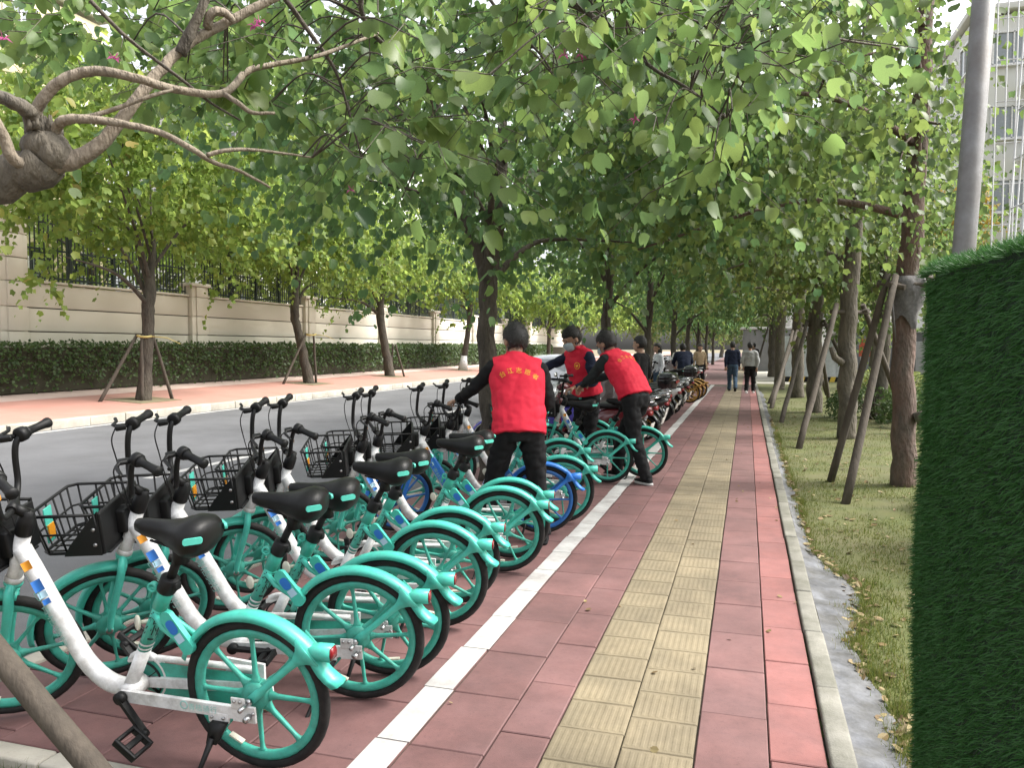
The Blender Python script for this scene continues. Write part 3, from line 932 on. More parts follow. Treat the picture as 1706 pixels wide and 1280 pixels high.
# hedge
hz0, hz1 = far_z(-18.3), 1.66
hr = empty('hedge', (-18.4, 10, hz0), 0, 'long clipped green hedge along the foot of the beige wall', 'hedge')
rs = np.random.RandomState(5)
b = MB(); b.box((-0.05, 30, (hz1 - hz0) / 2 - .02), (0.62, 90, hz1 - hz0 - 0.1))
b.build('stems', plain('hedge_dark_stems', (0.035, 0.032, 0.018), rough=0.95), hr)
n = 30000
yy = 5 - 20 + (rs.rand(n) ** 1.5) * 78
face = rs.rand(n) < 0.68
x = np.where(face, 0.40 + rs.randn(n) * .05, rs.rand(n) * .85 - .45)
z = np.where(face, rs.rand(n) ** 0.75 * (hz1 - hz0), hz1 - hz0 + rs.randn(n) * .045)
wob = np.array([noise.noise(Vector((a * 1.1, 0, b_ * 1.6))) for a, b_ in zip(yy, z)])
x = x + np.where(face, wob * .07, 0); z = z + np.where(face, 0, wob * .06)
P = np.stack([x, yy, z], 1)
tip = np.stack([np.where(face, .6, .1) + rs.randn(n) * .4, rs.randn(n) * .6, rs.randn(n) * .6 + np.where(face, -.1, .3)], 1)
nr = np.stack([np.where(face, 1.0, .3) + rs.randn(n) * .4, rs.randn(n) * .4, .6 + rs.randn(n) * .4], 1)
sz = 0.085 * (0.6 + 0.8 * rs.rand(n)) * np.interp(yy, [5, 60], [1, 1.9])
# bare stems show through low down
keep = ~(face & (z < 0.35) & (rs.rand(n) < 0.6))
o = link('foliage', leaf_mesh('foliage', P[keep], tip[keep], nr[keep], sz[keep], 'far'), M['leaf_hedge'], hr); o['kind'] = 'stuff'

# street trees on the far sidewalk
def staked_tree(base, name_label, top, crown_c, crown_r, seed, nclump, size, kind, stakes, lean=(0, 0), singles=0, tr=0.17, tpc=5, nl=8):
    B = Vector(base)
    pts = [B + Vector((0, 0, -.1)), B + Vector((lean[0] * .4, lean[1] * .4, top * .35)), B + Vector((lean[0] * .8, lean[1] * .8, top * .7)), B + Vector((lean[0], lean[1], top)), B + Vector((lean[0] + .1, lean[1] + .1, top + 1.6))]
    t = tree('street_tree', name_label, 'tree', B, pts, [tr * 1.25, tr * .98, tr * .9, tr, tr * .35], crown_c, crown_r, M['leaf_left'], M['bark_dark'], nclump, tpc, nl, size, kind, seed, 8,
             'trees along the far sidewalk', singles, M['leaf_left_obj'], limb_from=0.72, twig=0.75, droop=0.55, spread=0.75, hollow=0.35, flat=0.60, drop=0.35)
    return t
tl = []
def left_tree(u, v, label, H, seed, nclump, size, kind, singles=0, lean=(0, 0), zf=2.75, rad=(3.4, 4.2, 2.7), tr=0.17, X=None, tpc=5, nl=8, dc=(0, 0, 0)):
    p = at_ground(u, v, 0.17) if X is None else Vector((X, at_x(u, 560, X).y, 0))
    p.z = far_z(p.x)
    c = Vector((p.x + lean[0] + dc[0], p.y + lean[1] + dc[1], p.z + H + dc[2]))
    t = staked_tree(p, label, zf, c, rad, seed, nclump, size, kind, None, lean, singles, tr, tpc, nl)
    tl.append((t, p))
    return t, p
M['strap'] = plain('yellow_strap', (0.55, 0.45, 0.16), rough=0.6)
left_tree(237, 668, 'street tree with drooping light green crown, three stakes and yellow strap', 6.5, 21, 130, 0.19, 'mid', 260, (0.15, 0.1), 2.7, (3.6, 4.6, 3.0), 0.17, X=-15.4, tpc=6, nl=9, dc=(0, 0.6, 0))
left_tree(515, 640, 'curved street tree second along the far sidewalk, pale strap round its trunk', 6.4, 22, 120, 0.20, 'mid', 0, (-0.55, -0.1), 2.9, (3.6, 4.4, 2.9), 0.17, X=-15.9, tpc=6, nl=9)
left_tree(650, 628, 'street tree third along the far sidewalk, forked just above the wall line', 6.2, 23, 100, 0.22, 'far', 0, (-0.5, 0), 3.0, (3.5, 4.4, 2.8), 0.20, X=-16.0)
left_tree(770, 612, 'slim leaning street tree with white painted foot, fourth along the far sidewalk', 6.3, 24, 90, 0.25, 'far', 0, (0.4, 0.3), 3.6, (3.4, 4.2, 2.8), 0.17, X=-16.1)
for i, (y, lb) in enumerate(((64, 'fifth street tree on the far sidewalk, showing between two volunteers'), (76, 'sixth street tree on the far sidewalk, far behind the volunteers'), (92, 'seventh street tree on the far sidewalk, near the end of the wall'))):
    p = Vector((-16.1, y, far_z(-16.1)))
    staked_tree(p, lb, 3.0, p + Vector((0, 0, 6.0)), (3.5, 4.2, 2.8), 25 + i, 80, 0.28, 'far', None, (0.1, 0), 0, 0.18)

def stake_set(name, label, base, tops, feet, r=0.04, group=None, strap=None, cross=True, mat=None):
    """Slanting poles set round a trunk and tied to it near their tops."""
    root = empty(name, base, 0, label, 'tree stakes', group)
    org = Vector(base)
    for i, (t, f) in enumerate(zip(tops, feet)):
        a, c = Vector(f), Vector(t)
        b = MB()
        pts = [a.lerp(c, k / 6) + Vector((noise.noise(Vector((k, i, a.x))), noise.noise(Vector((k, i + 9, a.y))), 0)) * r * .5 - org for k in range(7)]
        b.tube(pts, [r * 1.08, r, r * .9], 9)
        b.build('stake', mat or M['pole_wood'], root)
    if cross:
        zc_ = sum(Vector(t).z for t in tops) / len(tops) - 0.12
        for i in range(len(tops)):
            a, c = Vector(tops[i]), Vector(tops[(i + 1) % len(tops)])
            if len(tops) == 2 and i: break
            d = (c - a).normalized() * .12
            b = MB(); b.tube([Vector((a.x, a.y, zc_)) - d - org, Vector((c.x, c.y, zc_)) + d - org], r * .75, 7)
            b.build('crossbar', mat or M['pole_wood'], root)
    if strap:
        c, rr = strap
        b = MB(); b.tube([Vector(c) - org + Vector((math.cos(w) * rr, math.sin(w) * rr, 0.02 * math.sin(2 * w))) for w in np.linspace(0, 2 * PI, 14)[:-1]], 0.016, 6, closed=True, flat=2.0)
        b.tube([Vector(c) - org + Vector((rr, 0, 0)), Vector(c) - org + Vector((rr + .3, .25, -.04)), Vector(c) - org + Vector((rr + .55, .45, -.20))], [.016, .014, .008], 5)
        b.build('strap', M['strap'], root)
    return root
def lstakes(i, label, feet, zt, strap):
    t, p = tl[i]
    c = p + Vector((0.06, 0.03, 0))
    fz = lambda q: Vector((p.x + q[0], p.y + q[1], far_z(p.x + q[0]) - .05))
    tops = [c + Vector((math.copysign(.13, q[0]) if abs(q[0]) > .2 else .02, math.copysign(.13, q[1]) if abs(q[1]) > .2 else .05, zt)) for q in feet]
    stake_set('tree_stakes', label, p, tops, [fz(q) for q in feet], 0.045, 'stakes round the far street trees', (c + Vector((0, 0, zt - .05)), 0.20) if strap else None, cross=False)
lstakes(0, 'slanting wooden stakes with yellow strap round the leftmost street tree', [(-0.35, -1.15), (0.30, 0.75), (0.15, -0.22)], 1.75, True)
lstakes(1, 'single slanting stake leaning on the curved second street tree', [(-0.4, -1.2), (0.10, 0.3)], 1.9, True)
lstakes(2, 'short dark stake propping the third street tree', [(0.5, 0.5), (-0.2, 0.4)], 1.5, False)
# soil squares at their feet, the white painted foot of the fourth, a red hydrant beyond it
for (t, p) in tl:
    b = MB(); b.box((p.x, p.y, far_z(p.x) + .002), (1.2, 1.5, 0.02), Matrix.Rotation(0.062, 3, 'Y')); b.build('tree_pit', M['earth'])['kind'] = 'structure'
t, p = tl[3]
b = MB(); b.tube([Vector((0.03, 0, -.02)), Vector((0.12, 0.02, 0.85))], [0.30, 0.17], 10); b.build('painted_foot', M['white'], t)
hp = at_x(808, 605, -15.0); hp.z = far_z(-15.0)
b = MB(); M['hydrant'] = plain('hydrant_red', (0.38, 0.035, 0.025), rough=0.45)
b.lathe([(0.0, 0), (0.20, 0), (0.20, .06), (0.14, .08), (0.13, .62), (.17, .64), (.17, .70), (.13, .78), (.05, .86), (.05, .92), (0, .93)], n=14)
b.lathe([(0, -.28), (.07, -.28), (.07, .28), (0, .28)], (0, 0, .5), (0, 1, 0), 10)
o = tag(b.build('fire_hydrant', M['hydrant']), 'red fire hydrant on the far sidewalk beside the near volunteer', 'hydrant'); o.location = hp; o.scale = (1.5, 1.5, 1.5)

# behind the wall: garden trees and buildings
M['render_cream'] = mottled('cream_render', (0.60, 0.52, 0.34), (0.68, 0.60, 0.42), scale=1, rough=0.9)
M['render_white'] = mottled('pale_render', (0.60, 0.60, 0.58), (0.68, 0.68, 0.66), scale=0.6, rough=0.9, c3=(0.5, 0.5, 0.48), s3=0.3, w3=0.4)
M['render_grey'] = mottled('grey_cladding', (0.21, 0.215, 0.22), (0.27, 0.275, 0.28), scale=2, rough=0.8)
M['glass'] = plain('window_glass', (0.20, 0.225, 0.24), rough=0.1, spec=0.8)
def block(label, c, size, mat, floors, cols_y, cols_x, rz=0.0, wh=1.4, ww=1.3, name='apartment_building', cat='building', roof=True, bal=False):
    root = empty(name, c, rz, label, cat)
    sx, sy, h = size
    b = MB(); b.box((0, 0, h / 2 - .2), (sx, sy, h + .4)); b.build('wall', mat, root)
    fh = h / floors
    b2 = MB()
    fr = MB(); fr.box((0, 0, 0), (0.12, ww + .2, 0.1)); 
    wme = None
    def win(p, r):
        nonlocal wme
        if wme is None:
            w = MB()
            for (a, c_, s_) in ((0, wh / 2, (ww + .16, .09)), (0, -wh / 2, (ww + .16, .09)), (-ww / 2, 0, (.08, wh)), (ww / 2, 0, (.08, wh)), (0, 0, (.06, wh))):
                w.box((0.0, a, c_), (0.14, s_[0], s_[1]))
            w.box((0.07, 0, -wh / 2 - .07), (0.26, ww + .3, 0.07))
            wme = w.mesh('window'); wme.materials.append(M['white'])
            g = MB(); g.box((-.02, 0, 0), (.05, ww, wh)); win.g = g.mesh('pane'); win.g.materials.append(M['glass'])
        o = bpy.data.objects.new('window', wme); COL.objects.link(o); o.parent = root; o.location = p; o.rotation_euler = (0, 0, r)
        g = bpy.data.objects.new('pane', win.g); COL.objects.link(g); g.parent = o
    for f in range(floors):
        z = fh * (f + .55)
        for sgn in (-1, 1):
            for k in range(cols_y):
                win((sgn * (sx / 2 + .02), -sy / 2 + sy * (k + .5) / cols_y, z), 0 if sgn > 0 else PI)
        for k in range(cols_x):
            win((-sx / 2 + sx * (k + .5) / cols_x, -sy / 2 - .02, z), -PI / 2)
        if bal:
            for k in range(max(1, cols_x // 2)):
                q = MB(); x0 = -sx / 2 + sx * (2 * k + 1) / cols_x
                q.box((x0, -sy / 2 - .7, fh * f + .1), (2.6, 1.3, .14)); q.box((x0, -sy / 2 - 1.3, fh * f + .6), (2.6, .08, .9))
                q.build('balcony', M['render_white'], root)
    if roof:
        q = MB(); q.box((0, 0, h + .35), (sx + .5, sy + .5, .3), bevel=.03); q.build('roof', M['render_white'], root)
    return root
block('pale yellow building seen through the railings behind the wall', (-32, 22, 0), (8, 14, 16), M['render_cream'], 5, 5, 3, 0, 1.5, 1.5)
block('grey white apartment block behind the trees beyond the wall', (-36, 60, 0), (10, 30, 20), M['render_white'], 6, 8, 3)
gt = []
for i, (y, x, h, lb) in enumerate(((15.5, -24.5, 9.0, 'bushy garden tree behind the railings at the left end'), (25, -25, 8.5, 'tall garden tree behind the railings past the yellow building'), (34, -25, 6.0, 'light green garden tree behind the middle of the wall'), (45, -25.5, 6.5, 'dark garden tree behind the wall above the hydrant'),
                                   (58, -25, 7, 'wide garden tree behind the far part of the wall'), (74, -25, 7, 'last garden tree behind the wall, far down the road'))):
    p = Vector((x, y, 0))
    tree('garden_tree', lb, 'tree', p, [p, p + Vector((.1, 0, 2)), p + Vector((0, .1, h))], [.22, .18, .1], p + Vector((0, 0, h)), (3.9, 5.4, h * .62), M['leaf_left'] if i % 2 else M['leaf_olive'], M['bark_dark'], 120, 5, 7, 0.28, 'far', 40 + i, 5, 'garden trees behind the wall', spread=0.9, hollow=0.3, twig=0.8, droop=.4)

# ================================================================== TREES ON THIS SIDE
# ---- the old pruned tree in the pit at the left: its limb reaches over the bikes
T0 = empty('orchid_tree', (-3.15, 1.9, -0.03), 0, 'old pruned tree whose thick limb with a cut stump reaches in over the parked bicycles', 'tree')
o0 = Vector(T0.location)
rs0 = np.random.RandomState(77)
def rel(p): return Vector(p) - o0
b = MB()
tp = [(-3.15, 1.9, -0.15), (-3.22, 2.0, 1.0), (-3.20, 2.15, 1.75), (-3.02, 2.25, 2.10), (-2.80, 2.33, 2.22), (-2.60, 2.40, 2.31)]
pp = [rel(p) for p in spline(tp, 6)]
b.tube([p + Vector((0, 0, 0.015 * math.sin(i * 1.7))) for i, p in enumerate(pp)], [0.15, 0.125, 0.11, 0.095, 0.075, 0.082], 14)
b.build('trunk', M['bark_old'], T0)
# the stump: a swollen knuckle with a broken, ragged top
b = MB()
sc = rel(at_depth(75, 245, 3.0))
b.ball(sc, 0.085, 14, (1.15, 0.9, 0.8)); b.ball(sc + Vector((.05, .0, -.03)), 0.065, 12)
for i in range(26):
    a = rnd.uniform(0, 2 * PI); q = rnd.uniform(0.015, 0.075)
    p = sc + Vector((math.cos(a) * q, math.sin(a) * q, 0.05))
    b.tube([p, p + Vector((rnd.gauss(0, .01), rnd.gauss(0, .01), rnd.uniform(.03, .085)))], [0.014, 0.003], 5)
b.build('stump', M['bark_old'], T0)
limbs0 = []
def limb0(path, r, mat='bark_tan', n=8, name='limb'):
    """path: (u, v, depth) picked along the limb, turned into points in space."""
    P = [rel(at_depth(*q)) for q in path]
    P = [Vector(p) for p in spline([tuple(p) for p in P], 6)]
    b = MB()
    k = len(P)
    P2 = [p + Vector((noise.noise(Vector((i * .6, r[0] * 99, 1))), 0, noise.noise(Vector((i * .6, r[0] * 99, 7))))) * r[0] * .14 for i, p in enumerate(P)]
    b.tube(P2, r, n)
    b.build(name, M[mat], T0)
    limbs0.extend([p + o0 for p in P])
limb0([(62, 272, 3.0), (105, 272, 3.0), (160, 245, 3.02), (205, 195, 3.06), (255, 130, 3.14), (310, 75, 3.22), (380, 35, 3.3), (470, -10, 3.4), (620, -90, 3.6), (800, -150, 3.9)], [0.048, 0.036, 0.027, 0.0235, 0.0215, 0.020, 0.018, 0.016, 0.013], n=11)
limb0([(300, 90, 3.2), (322, 45, 3.2), (340, 5, 3.2), (365, -60, 3.25)], [0.026, 0.022, 0.018, 0.014], 'bark_dark', 8)
limb0([(345, 45, 3.25), (352, 22, 3.22), (372, 20, 3.25), (390, 35, 3.28)], [0.020, 0.020, 0.018, 0.012])
limb0([(58, 225, 3.0), (52, 195, 2.95), (40, 180, 2.9), (10, 165, 2.85), (-60, 140, 2.8)], [0.034, 0.030, 0.026, 0.02], 'bark_old')
limb0([(55, 195, 2.96), (75, 160, 2.95), (110, 130, 2.95), (160, 118, 2.97), (220, 128, 3.0), (290, 148, 3.1), (370, 155, 3.2), (410, 120, 3.3), (440, 110, 3.35), (530, 92, 3.5), (630, 55, 3.8)], [0.022, 0.021, 0.019, 0.017, 0.015, 0.012, 0.007])
limb0([(90, 232, 3.0), (97, 208, 2.96), (118, 198, 2.95), (165, 200, 2.97), (215, 208, 3.0), (270, 222, 3.05), (320, 248, 3.1), (355, 270, 3.2), (400, 285, 3.3), (450, 312, 3.4)], [0.020, 0.020, 0.016, 0.013, 0.012, 0.009, 0.005])
limb0([(345, 258, 3.16), (380, 250, 3.2), (430, 250, 3.3), (520, 262, 3.5)], [0.010, 0.008, 0.004])
limb0([(368, 153, 3.2), (395, 170, 3.2), (420, 187, 3.25), (458, 188, 3.3)], [0.011, 0.010, 0.006])
limb0([(125, 200, 2.97), (180, 185, 3.0), (250, 160, 3.05), (300, 146, 3.1)], [0.010, 0.009, 0.007])
limb0([(38, 275, 2.95), (20, 262, 2.9), (5, 225, 2.86), (-20, 180, 2.8)], [0.024, 0.022, 0.02, 0.018])
limb0([(150, 0, 2.9), (215, 65, 3.0), (300, 130, 3.1), (350, 170, 3.2), (400, 200, 3.3)], [0.008, 0.007, 0.006, 0.004], 'bark_dark', 6)
limb0([(620, -90, 3.6), (760, -40, 3.6), (900, -10, 3.6), (985, 25, 3.55), (1040, 75, 3.5), (1090, 115, 3.45), (1150, 150, 3.4), (1210, 198, 3.4)], [0.016, 0.014, 0.012, 0.011, 0.009, 0.007, 0.004], 'bark_dark', 7)
limb0([(900, -10, 3.6), (1040, 15, 3.7), (1140, 28, 3.75), (1190, 55, 3.8), (1205, 85, 3.85)], [0.010, 0.008, 0.006, 0.004], 'bark_dark', 6)
limb0([(620, -90, 3.6), (600, 0, 3.7), (625, 60, 3.8), (690, 110, 3.9), (720, 180, 4.0), (700, 260, 4.1), (670, 330, 4.2)], [0.014, 0.012, 0.010, 0.008, 0.004], 'bark_dark', 6)
limb0([(800, -150, 3.9), (800, -40, 3.9), (840, 30, 3.85), (900, 90, 3.8), (930, 140, 3.8)], [0.012, 0.010, 0.007, 0.004], 'bark_dark', 6)
limb0([(1000, -160, 4.0), (1180, -60, 4.1), (1300, 40, 4.2), (1400, 65, 4.3), (1500, 80, 4.5)], [0.014, 0.010, 0.008, 0.005], 'bark_dark', 6)
limb0([(470, -10, 3.4), (520, 60, 3.5), (560, 120, 3.6), (585, 200, 3.7), (610, 290, 3.8)], [0.012, 0.009, 0.006, 0.004], 'bark_dark', 6)

# twigs of two-lobed leaves hanging from those limbs
st, dr = [], []
def twig_at(u, v, d, du=0.0, dv=0.3):
    p = at_depth(u, v, d)
    st.append(tuple(p))
    w = rnd.uniform(0, 2 * PI)
    dr.append((math.cos(w), math.sin(w), rnd.uniform(-.35, .25)))
for i in range(400):
    u = rnd.uniform(-60, 1330)
    top = np.interp(u, [-60, 100, 250, 400, 520, 700, 860, 1000, 1150, 1330], [60, 80, 120, 180, 260, 290, 150, 190, 300, 190])
    v = -170 + (top + 170) * rnd.random() ** 0.8
    d = rnd.uniform(2.9, 5.4) if u > 520 else rnd.uniform(3.7, 5.8)
    if u < 420 and rnd.random() < 0.2: continue
    twig_at(u, v, d)
st, dr = np.array(st), np.array(dr)
P, tip, nr, sz = twig_leaves(st, dr, 0.50, 10, 0.090, 0.5, rs0)
foliage(T0, P, tip, nr, sz, 'full', M['leaf_near'], 300, M['leaf_near_obj'], 9)
L0 = np.array([tuple(p) for p in limbs0])
b = MB()
for i in range(len(st)):
    d2 = np.linalg.norm(L0 - st[i], axis=1)
    j = int(np.argmin(d2))
    a, e = rel(L0[j]), rel(st[i])
    if 0.03 < d2[j] < 0.9:
        mid = a.lerp(e, .5) + Vector((0, 0, .06 + .1 * d2[j]))
        q = [Vector(x) for x in spline([tuple(a), tuple(mid), tuple(e)], 4)]
        b.tube(q, [min(0.008, .003 + .003 * d2[j]), 0.003], 5, cap=False)
    dd = Vector(dr[i]).normalized()
    b.tube([e, e + dd * .28 - Vector((0, 0, .03)), e + dd * .52 - Vector((0, 0, .17))], [.003, .0022, .0012], 4, cap=False)
o = b.build('twigs', M['bark_dark'], T0); o['kind'] = 'stuff'
# a few flowers
def flower(u, v, d, n=5, s=0.030):
    c = rel(at_depth(u, v, d))
    f = bpy.data.objects.new('flower', None)
    b = MB()
    for i in range(n):
        a = 2 * PI * i / n + rnd.random()
        dv = Vector((math.cos(a), math.sin(a) * .8, rnd.uniform(-.2, .5))).normalized()
        ax, ay, _ = frame_from(dv)
        L_ = s * rnd.uniform(.8, 1.2)
        b.add([c, c + dv * L_ * .5 + ax * L_ * .22 + ay * .004, c + dv * L_ - ay * .012, c + dv * L_ * .5 - ax * L_ * .22 + ay * .004], [(0, 1, 2, 3)], True)
    for i in range(4):
        dv = Vector((rnd.gauss(0, 1), rnd.gauss(0, 1), .6)).normalized()
        b.tube([c, c + dv * s * .8 + Vector((0, 0, .01))], [.0016, .001], 4)
    b.build('flower', M['flower'], T0)
for q in ((955, 82, 3.3), (940, 92, 3.32), (968, 94, 3.3), (1058, 200, 3.5), (425, 44, 3.2), (432, 36, 3.22), (190, 98, 3.0), (5, 66, 2.8), (585, 318, 3.7)):
    flower(*q)

stake_set('tree_stake', 'thick round wooden stake leaning in front of the nearest bicycle', (-1.88, 2.1, -.05), [(-3.10, 1.98, 1.17)], [(-1.87, 2.09, -0.08)], 0.041, cross=False)

# ---- trees between the road and the walk
def kerb_tree(name, label, base, pts, r, cc, cr, seed, nclump, tpc, nl, size, kind, singles=0, limbs=8, **kw):
    return tree(name, label, 'tree', base, pts, r, cc, cr, M['leaf_kerb'], M['bark_dark'], nclump, tpc, nl, size, kind, seed, limbs, 'trees between the road and the walk', singles, M['leaf_kerb_obj'], **kw)
B1 = Vector((-2.95, 8.85, -0.02))
kt = kerb_tree('kerb_tree', 'dark forked tree trunk directly behind the volunteer pulling a bicycle', B1,
    [B1, B1 + Vector((0.0, 0, 0.9)), B1 + Vector((-.03, 0, 1.9)), B1 + Vector((.0, .05, 2.6)), B1 + Vector((0.10, .1, 3.4)), B1 + Vector((.15, .1, 4.6))], [0.145, 0.122, 0.110, 0.118, 0.09, 0.045],
    B1 + Vector((0.35, -0.2, 4.15)), (3.0, 3.9, 1.75), 51, 100, 6, 8, 0.115, 'full', 300, 9, limb_from=0.55, twig=0.6, droop=0.55, spread=0.7, hollow=0.35, flat=0.55)
b = MB()   # its left fork
q = [(.0, .05, 2.35), (-.14, .03, 2.75), (-.30, 0, 3.2), (-.42, -.05, 3.8), (-.6, -.1, 4.5)]
b.tube([Vector(p) for p in spline(q, 5)], [0.095, 0.08, 0.07, 0.055, 0.03], 10); b.build('limb', M['bark_dark'], kt)
for i, (y, lb, cl) in enumerate(((16.8, 'straight dark tree standing behind the masked volunteer', 60), (24.3, 'dark tree trunk just behind the bending volunteer', 60), (33.0, 'tree rising out of the row of parked motor scooters', 50), (41.0, 'second tree rising out of the row of scooters', 50), (50.0, 'third tree among the scooters, farther down the kerb', 45), (60, 'fourth tree down the kerb past the scooters', 45), (72, 'last tree of the kerb row, far down the road', 45))):
    p = Vector((-2.95, y, -.02))
    kerb_tree('kerb_tree', lb, p, [p, p + Vector((.03, 0, 1)), p + Vector((0, .1, 2.0)), p + Vector((.08, 0, 3.4)), p + Vector((0, 0, 5))], [.145, .125, .11, .095, .045], p + Vector((0.1, 0, 5.0)), (3.1, 3.9, 2.1), 60 + i, cl + 20, 5, 7, 0.17 + .02 * i, 'far' if i else 'mid', 0, 6, limb_from=0.5, twig=0.7, droop=0.6, spread=0.8, hollow=0.35, flat=0.5, drop=0.25)

# ---- trees on the lawn with their stakes
def lawn_tree(label, base, r, h, cc, cr, seed, nclump, size, kind, singles=0, mat='bark_red', lm='leaf_lawn', tpc=5, nl=8):
    B = Vector(base); B.z = lawn_z(B.x, B.y) - .05
    pts = [B, B + Vector((0, 0, .8)), B + Vector((-.02, .02, 2.0)), B + Vector((.04, 0, 3.2)), B + Vector((.12, .05, h)), B + Vector((.2, .05, h + 2.5))]
    return tree('lawn_tree', label, 'tree', B, pts, [r * 1.12, r, r * .97, r * .93, r * .75, r * .3], cc, cr, M[lm], M[mat], nclump, tpc, nl, size, kind, seed, 8, 'trees planted along the lawn', singles, M['leaf_lawn_obj'], limb_from=0.62, twig=0.65, droop=0.5, spread=0.75, hollow=0.3, flat=0.55)
lt1 = lawn_tree('thick reddish trunk on the lawn beside the green turf screen', (1.78, 10.1, 0), 0.13, 5.0, (0.1, 9.3, 4.8), (1.85, 3.2, 2.3), 71, 120, 0.098, 'mid', 250)
lt2 = lawn_tree('dark trunk on the lawn with a low stub, second from the turf screen', (1.72, 15.0, 0), 0.15, 5.2, (0.35, 14.4, 5.2), (2.3, 3.4, 2.4), 72, 100, 0.15, 'mid', 0, 'bark_old')
lt3 = lawn_tree('shorter dark trunk on the lawn, third from the turf screen', (1.62, 20.8, 0), 0.18, 4.6, (1.2, 20.5, 5.0), (3.0, 3.4, 2.5), 73, 80, 0.19, 'far', 0, 'bark_old', 'leaf_olive')
lt4 = lawn_tree('fourth trunk on the lawn, seen just past the stakes', (1.55, 26.5, 0), 0.19, 4.6, (1.1, 26.5, 5.1), (3.1, 3.4, 2.5), 74, 70, 0.17, 'far', 0, 'bark_old', 'leaf_olive')
lt5 = lawn_tree('fifth trunk on the lawn, next to the pale cabinets', (1.2, 31.5, 0), 0.19, 4.6, (1.0, 32.5, 5.2), (3.1, 3.4, 2.6), 75, 70, 0.19, 'far', 0, 'bark_old', 'leaf_lawn')
lt6 = lawn_tree('sixth trunk of the lawn row, beside the grey shed', (1.3, 45, 0), 0.19, 4.6, (1.2, 45, 5.4), (3.3, 4.5, 2.8), 76, 70, 0.22, 'far', 0, 'bark_old', 'leaf_lawn')
# stub on the second trunk and on the first
for t, base, stub in ((lt2, (1.72, 15.0, 0), [(-.1, -.1, 1.40), (-.24, -.15, 1.5), (-.30, -.16, 1.68)]), (lt1, (1.78, 10.1, 0), [(.1, -.1, .86), (.24, -.14, .92), (.34, -.15, .99)])):
    b = MB(); b.tube([Vector(p) for p in stub], [.07, .06, .045], 8); b.build('branch_stub', M['bark_old'], t)
# shade net tied round the first trunk under the crossbars
M['net'] = mottled('grey_shade_net', (0.12, 0.115, 0.115), (0.22, 0.21, 0.21), scale=30, rough=0.9, bump=0.4, bscale=120)
net = MB()
B = Vector((1.78, 10.1, 0))
ring = []
for k, (z, r_) in enumerate(((2.42, .15), (2.36, .20), (2.28, .20), (2.20, .18), (2.11, .17), (2.03, .158), (1.95, .150))):
    ring.append([B + Vector((math.cos(w) * r_ * (1 + .35 * noise.noise(Vector((w * 2.3, k * .9, 0)))) , math.sin(w) * r_ * (1 + .35 * noise.noise(Vector((w * 2.3, k * .9, 5)))), z + (.22 * noise.noise(Vector((math.cos(w) * 1.3, math.sin(w) * 1.3, 9))) * (k / 6)))) for w in np.linspace(0, 2 * PI, 29)[:-1]])
net.loft(ring, cap=False)
for s in (-1, 1):
    a = B + Vector((s * .2, -.18, 2.2))
    net.tube([a, a + Vector((s * -.02, -.04, -.25)), a + Vector((s * -.06, -.02, -.55))], [.05, .045, .012], 6, flat=.3)
tag(net.build('shade_net', M['net']), 'grey shade netting bunched round the thick reddish trunk below the crossbars', 'netting')

zl = lambda x, y: lawn_z(x, y) - .05
def LS(label, base, tops, feet, r=.045):
    stake_set('tree_stakes', label, (base[0], base[1], zl(*base)), tops, [(f[0], f[1], zl(f[0], f[1])) for f in feet], r, 'stakes round the lawn trees')
LS('four poles with crossbars round the thick reddish lawn trunk', (1.78, 10.1), [(1.55, 9.95, 2.45), (1.62, 9.9, 2.42), (2.02, 10.3, 2.45), (1.98, 9.95, 2.42)], [(0.98, 10.15), (0.99, 8.70), (2.62, 11.3), (2.45, 9.0)], .043)
LS('leaning poles round the dark second lawn trunk', (1.72, 15.0), [(1.50, 14.85, 2.35), (1.95, 15.1, 2.35), (1.78, 15.25, 2.3)], [(0.80, 13.2), (3.0, 16.3), (1.9, 17.0)], .05)
LS('leaning poles round the third lawn trunk', (1.62, 20.8), [(1.42, 20.7, 2.25), (1.80, 20.7, 2.25), (1.66, 21.05, 2.25)], [(0.72, 17.9), (2.75, 19.6), (2.2, 23)], .05)
LS('leaning poles round the fourth lawn trunk', (1.55, 26.5), [(1.38, 26.3, 2.1), (1.5, 26.2, 2.1), (1.75, 26.6, 2.1)], [(0.62, 21.6), (0.60, 23.5), (2.6, 28)], .055)
LS('pale pole leaning across by the grey shed', (1.3, 45), [(1.15, 44.8, 3.0), (1.45, 45.2, 3.0)], [(0.3, 42.3), (2.4, 46)], .05)

# climbers on the first trunk
st2, dr2 = [], []
for i in range(60):
    z = rnd.uniform(2.4, 4.6); a = rnd.uniform(0, 2 * PI)
    st2.append((1.82 + math.cos(a) * .17, 10.1 + math.sin(a) * .17, z)); dr2.append((math.cos(a), math.sin(a), -.3))
P, tip, nr, sz = twig_leaves(np.array(st2), np.array(dr2), 0.35, 5, 0.085, .5, rs0)
foliage(lt1, P, tip, nr, sz, 'mid', M['leaf_lawn'], 0, name='climber')

# loose low leaves across the right of the picture, hanging from the first lawn tree
st2, dr2 = [], []
for i in range(150):
    p = Vector((rnd.uniform(-0.9, 1.35), rnd.uniform(6.6, 9.5), rnd.uniform(2.7, 5.2)))
    st2.append(tuple(p)); w = rnd.uniform(0, 2 * PI); dr2.append((math.cos(w), math.sin(w), -.2))
P, tip, nr, sz = twig_leaves(np.array(st2), np.array(dr2), 0.55, 9, 0.094, .55, rs0)
foliage(lt1, P, tip, nr, sz, 'full', M['leaf_lawn'], 0, name='low_foliage')

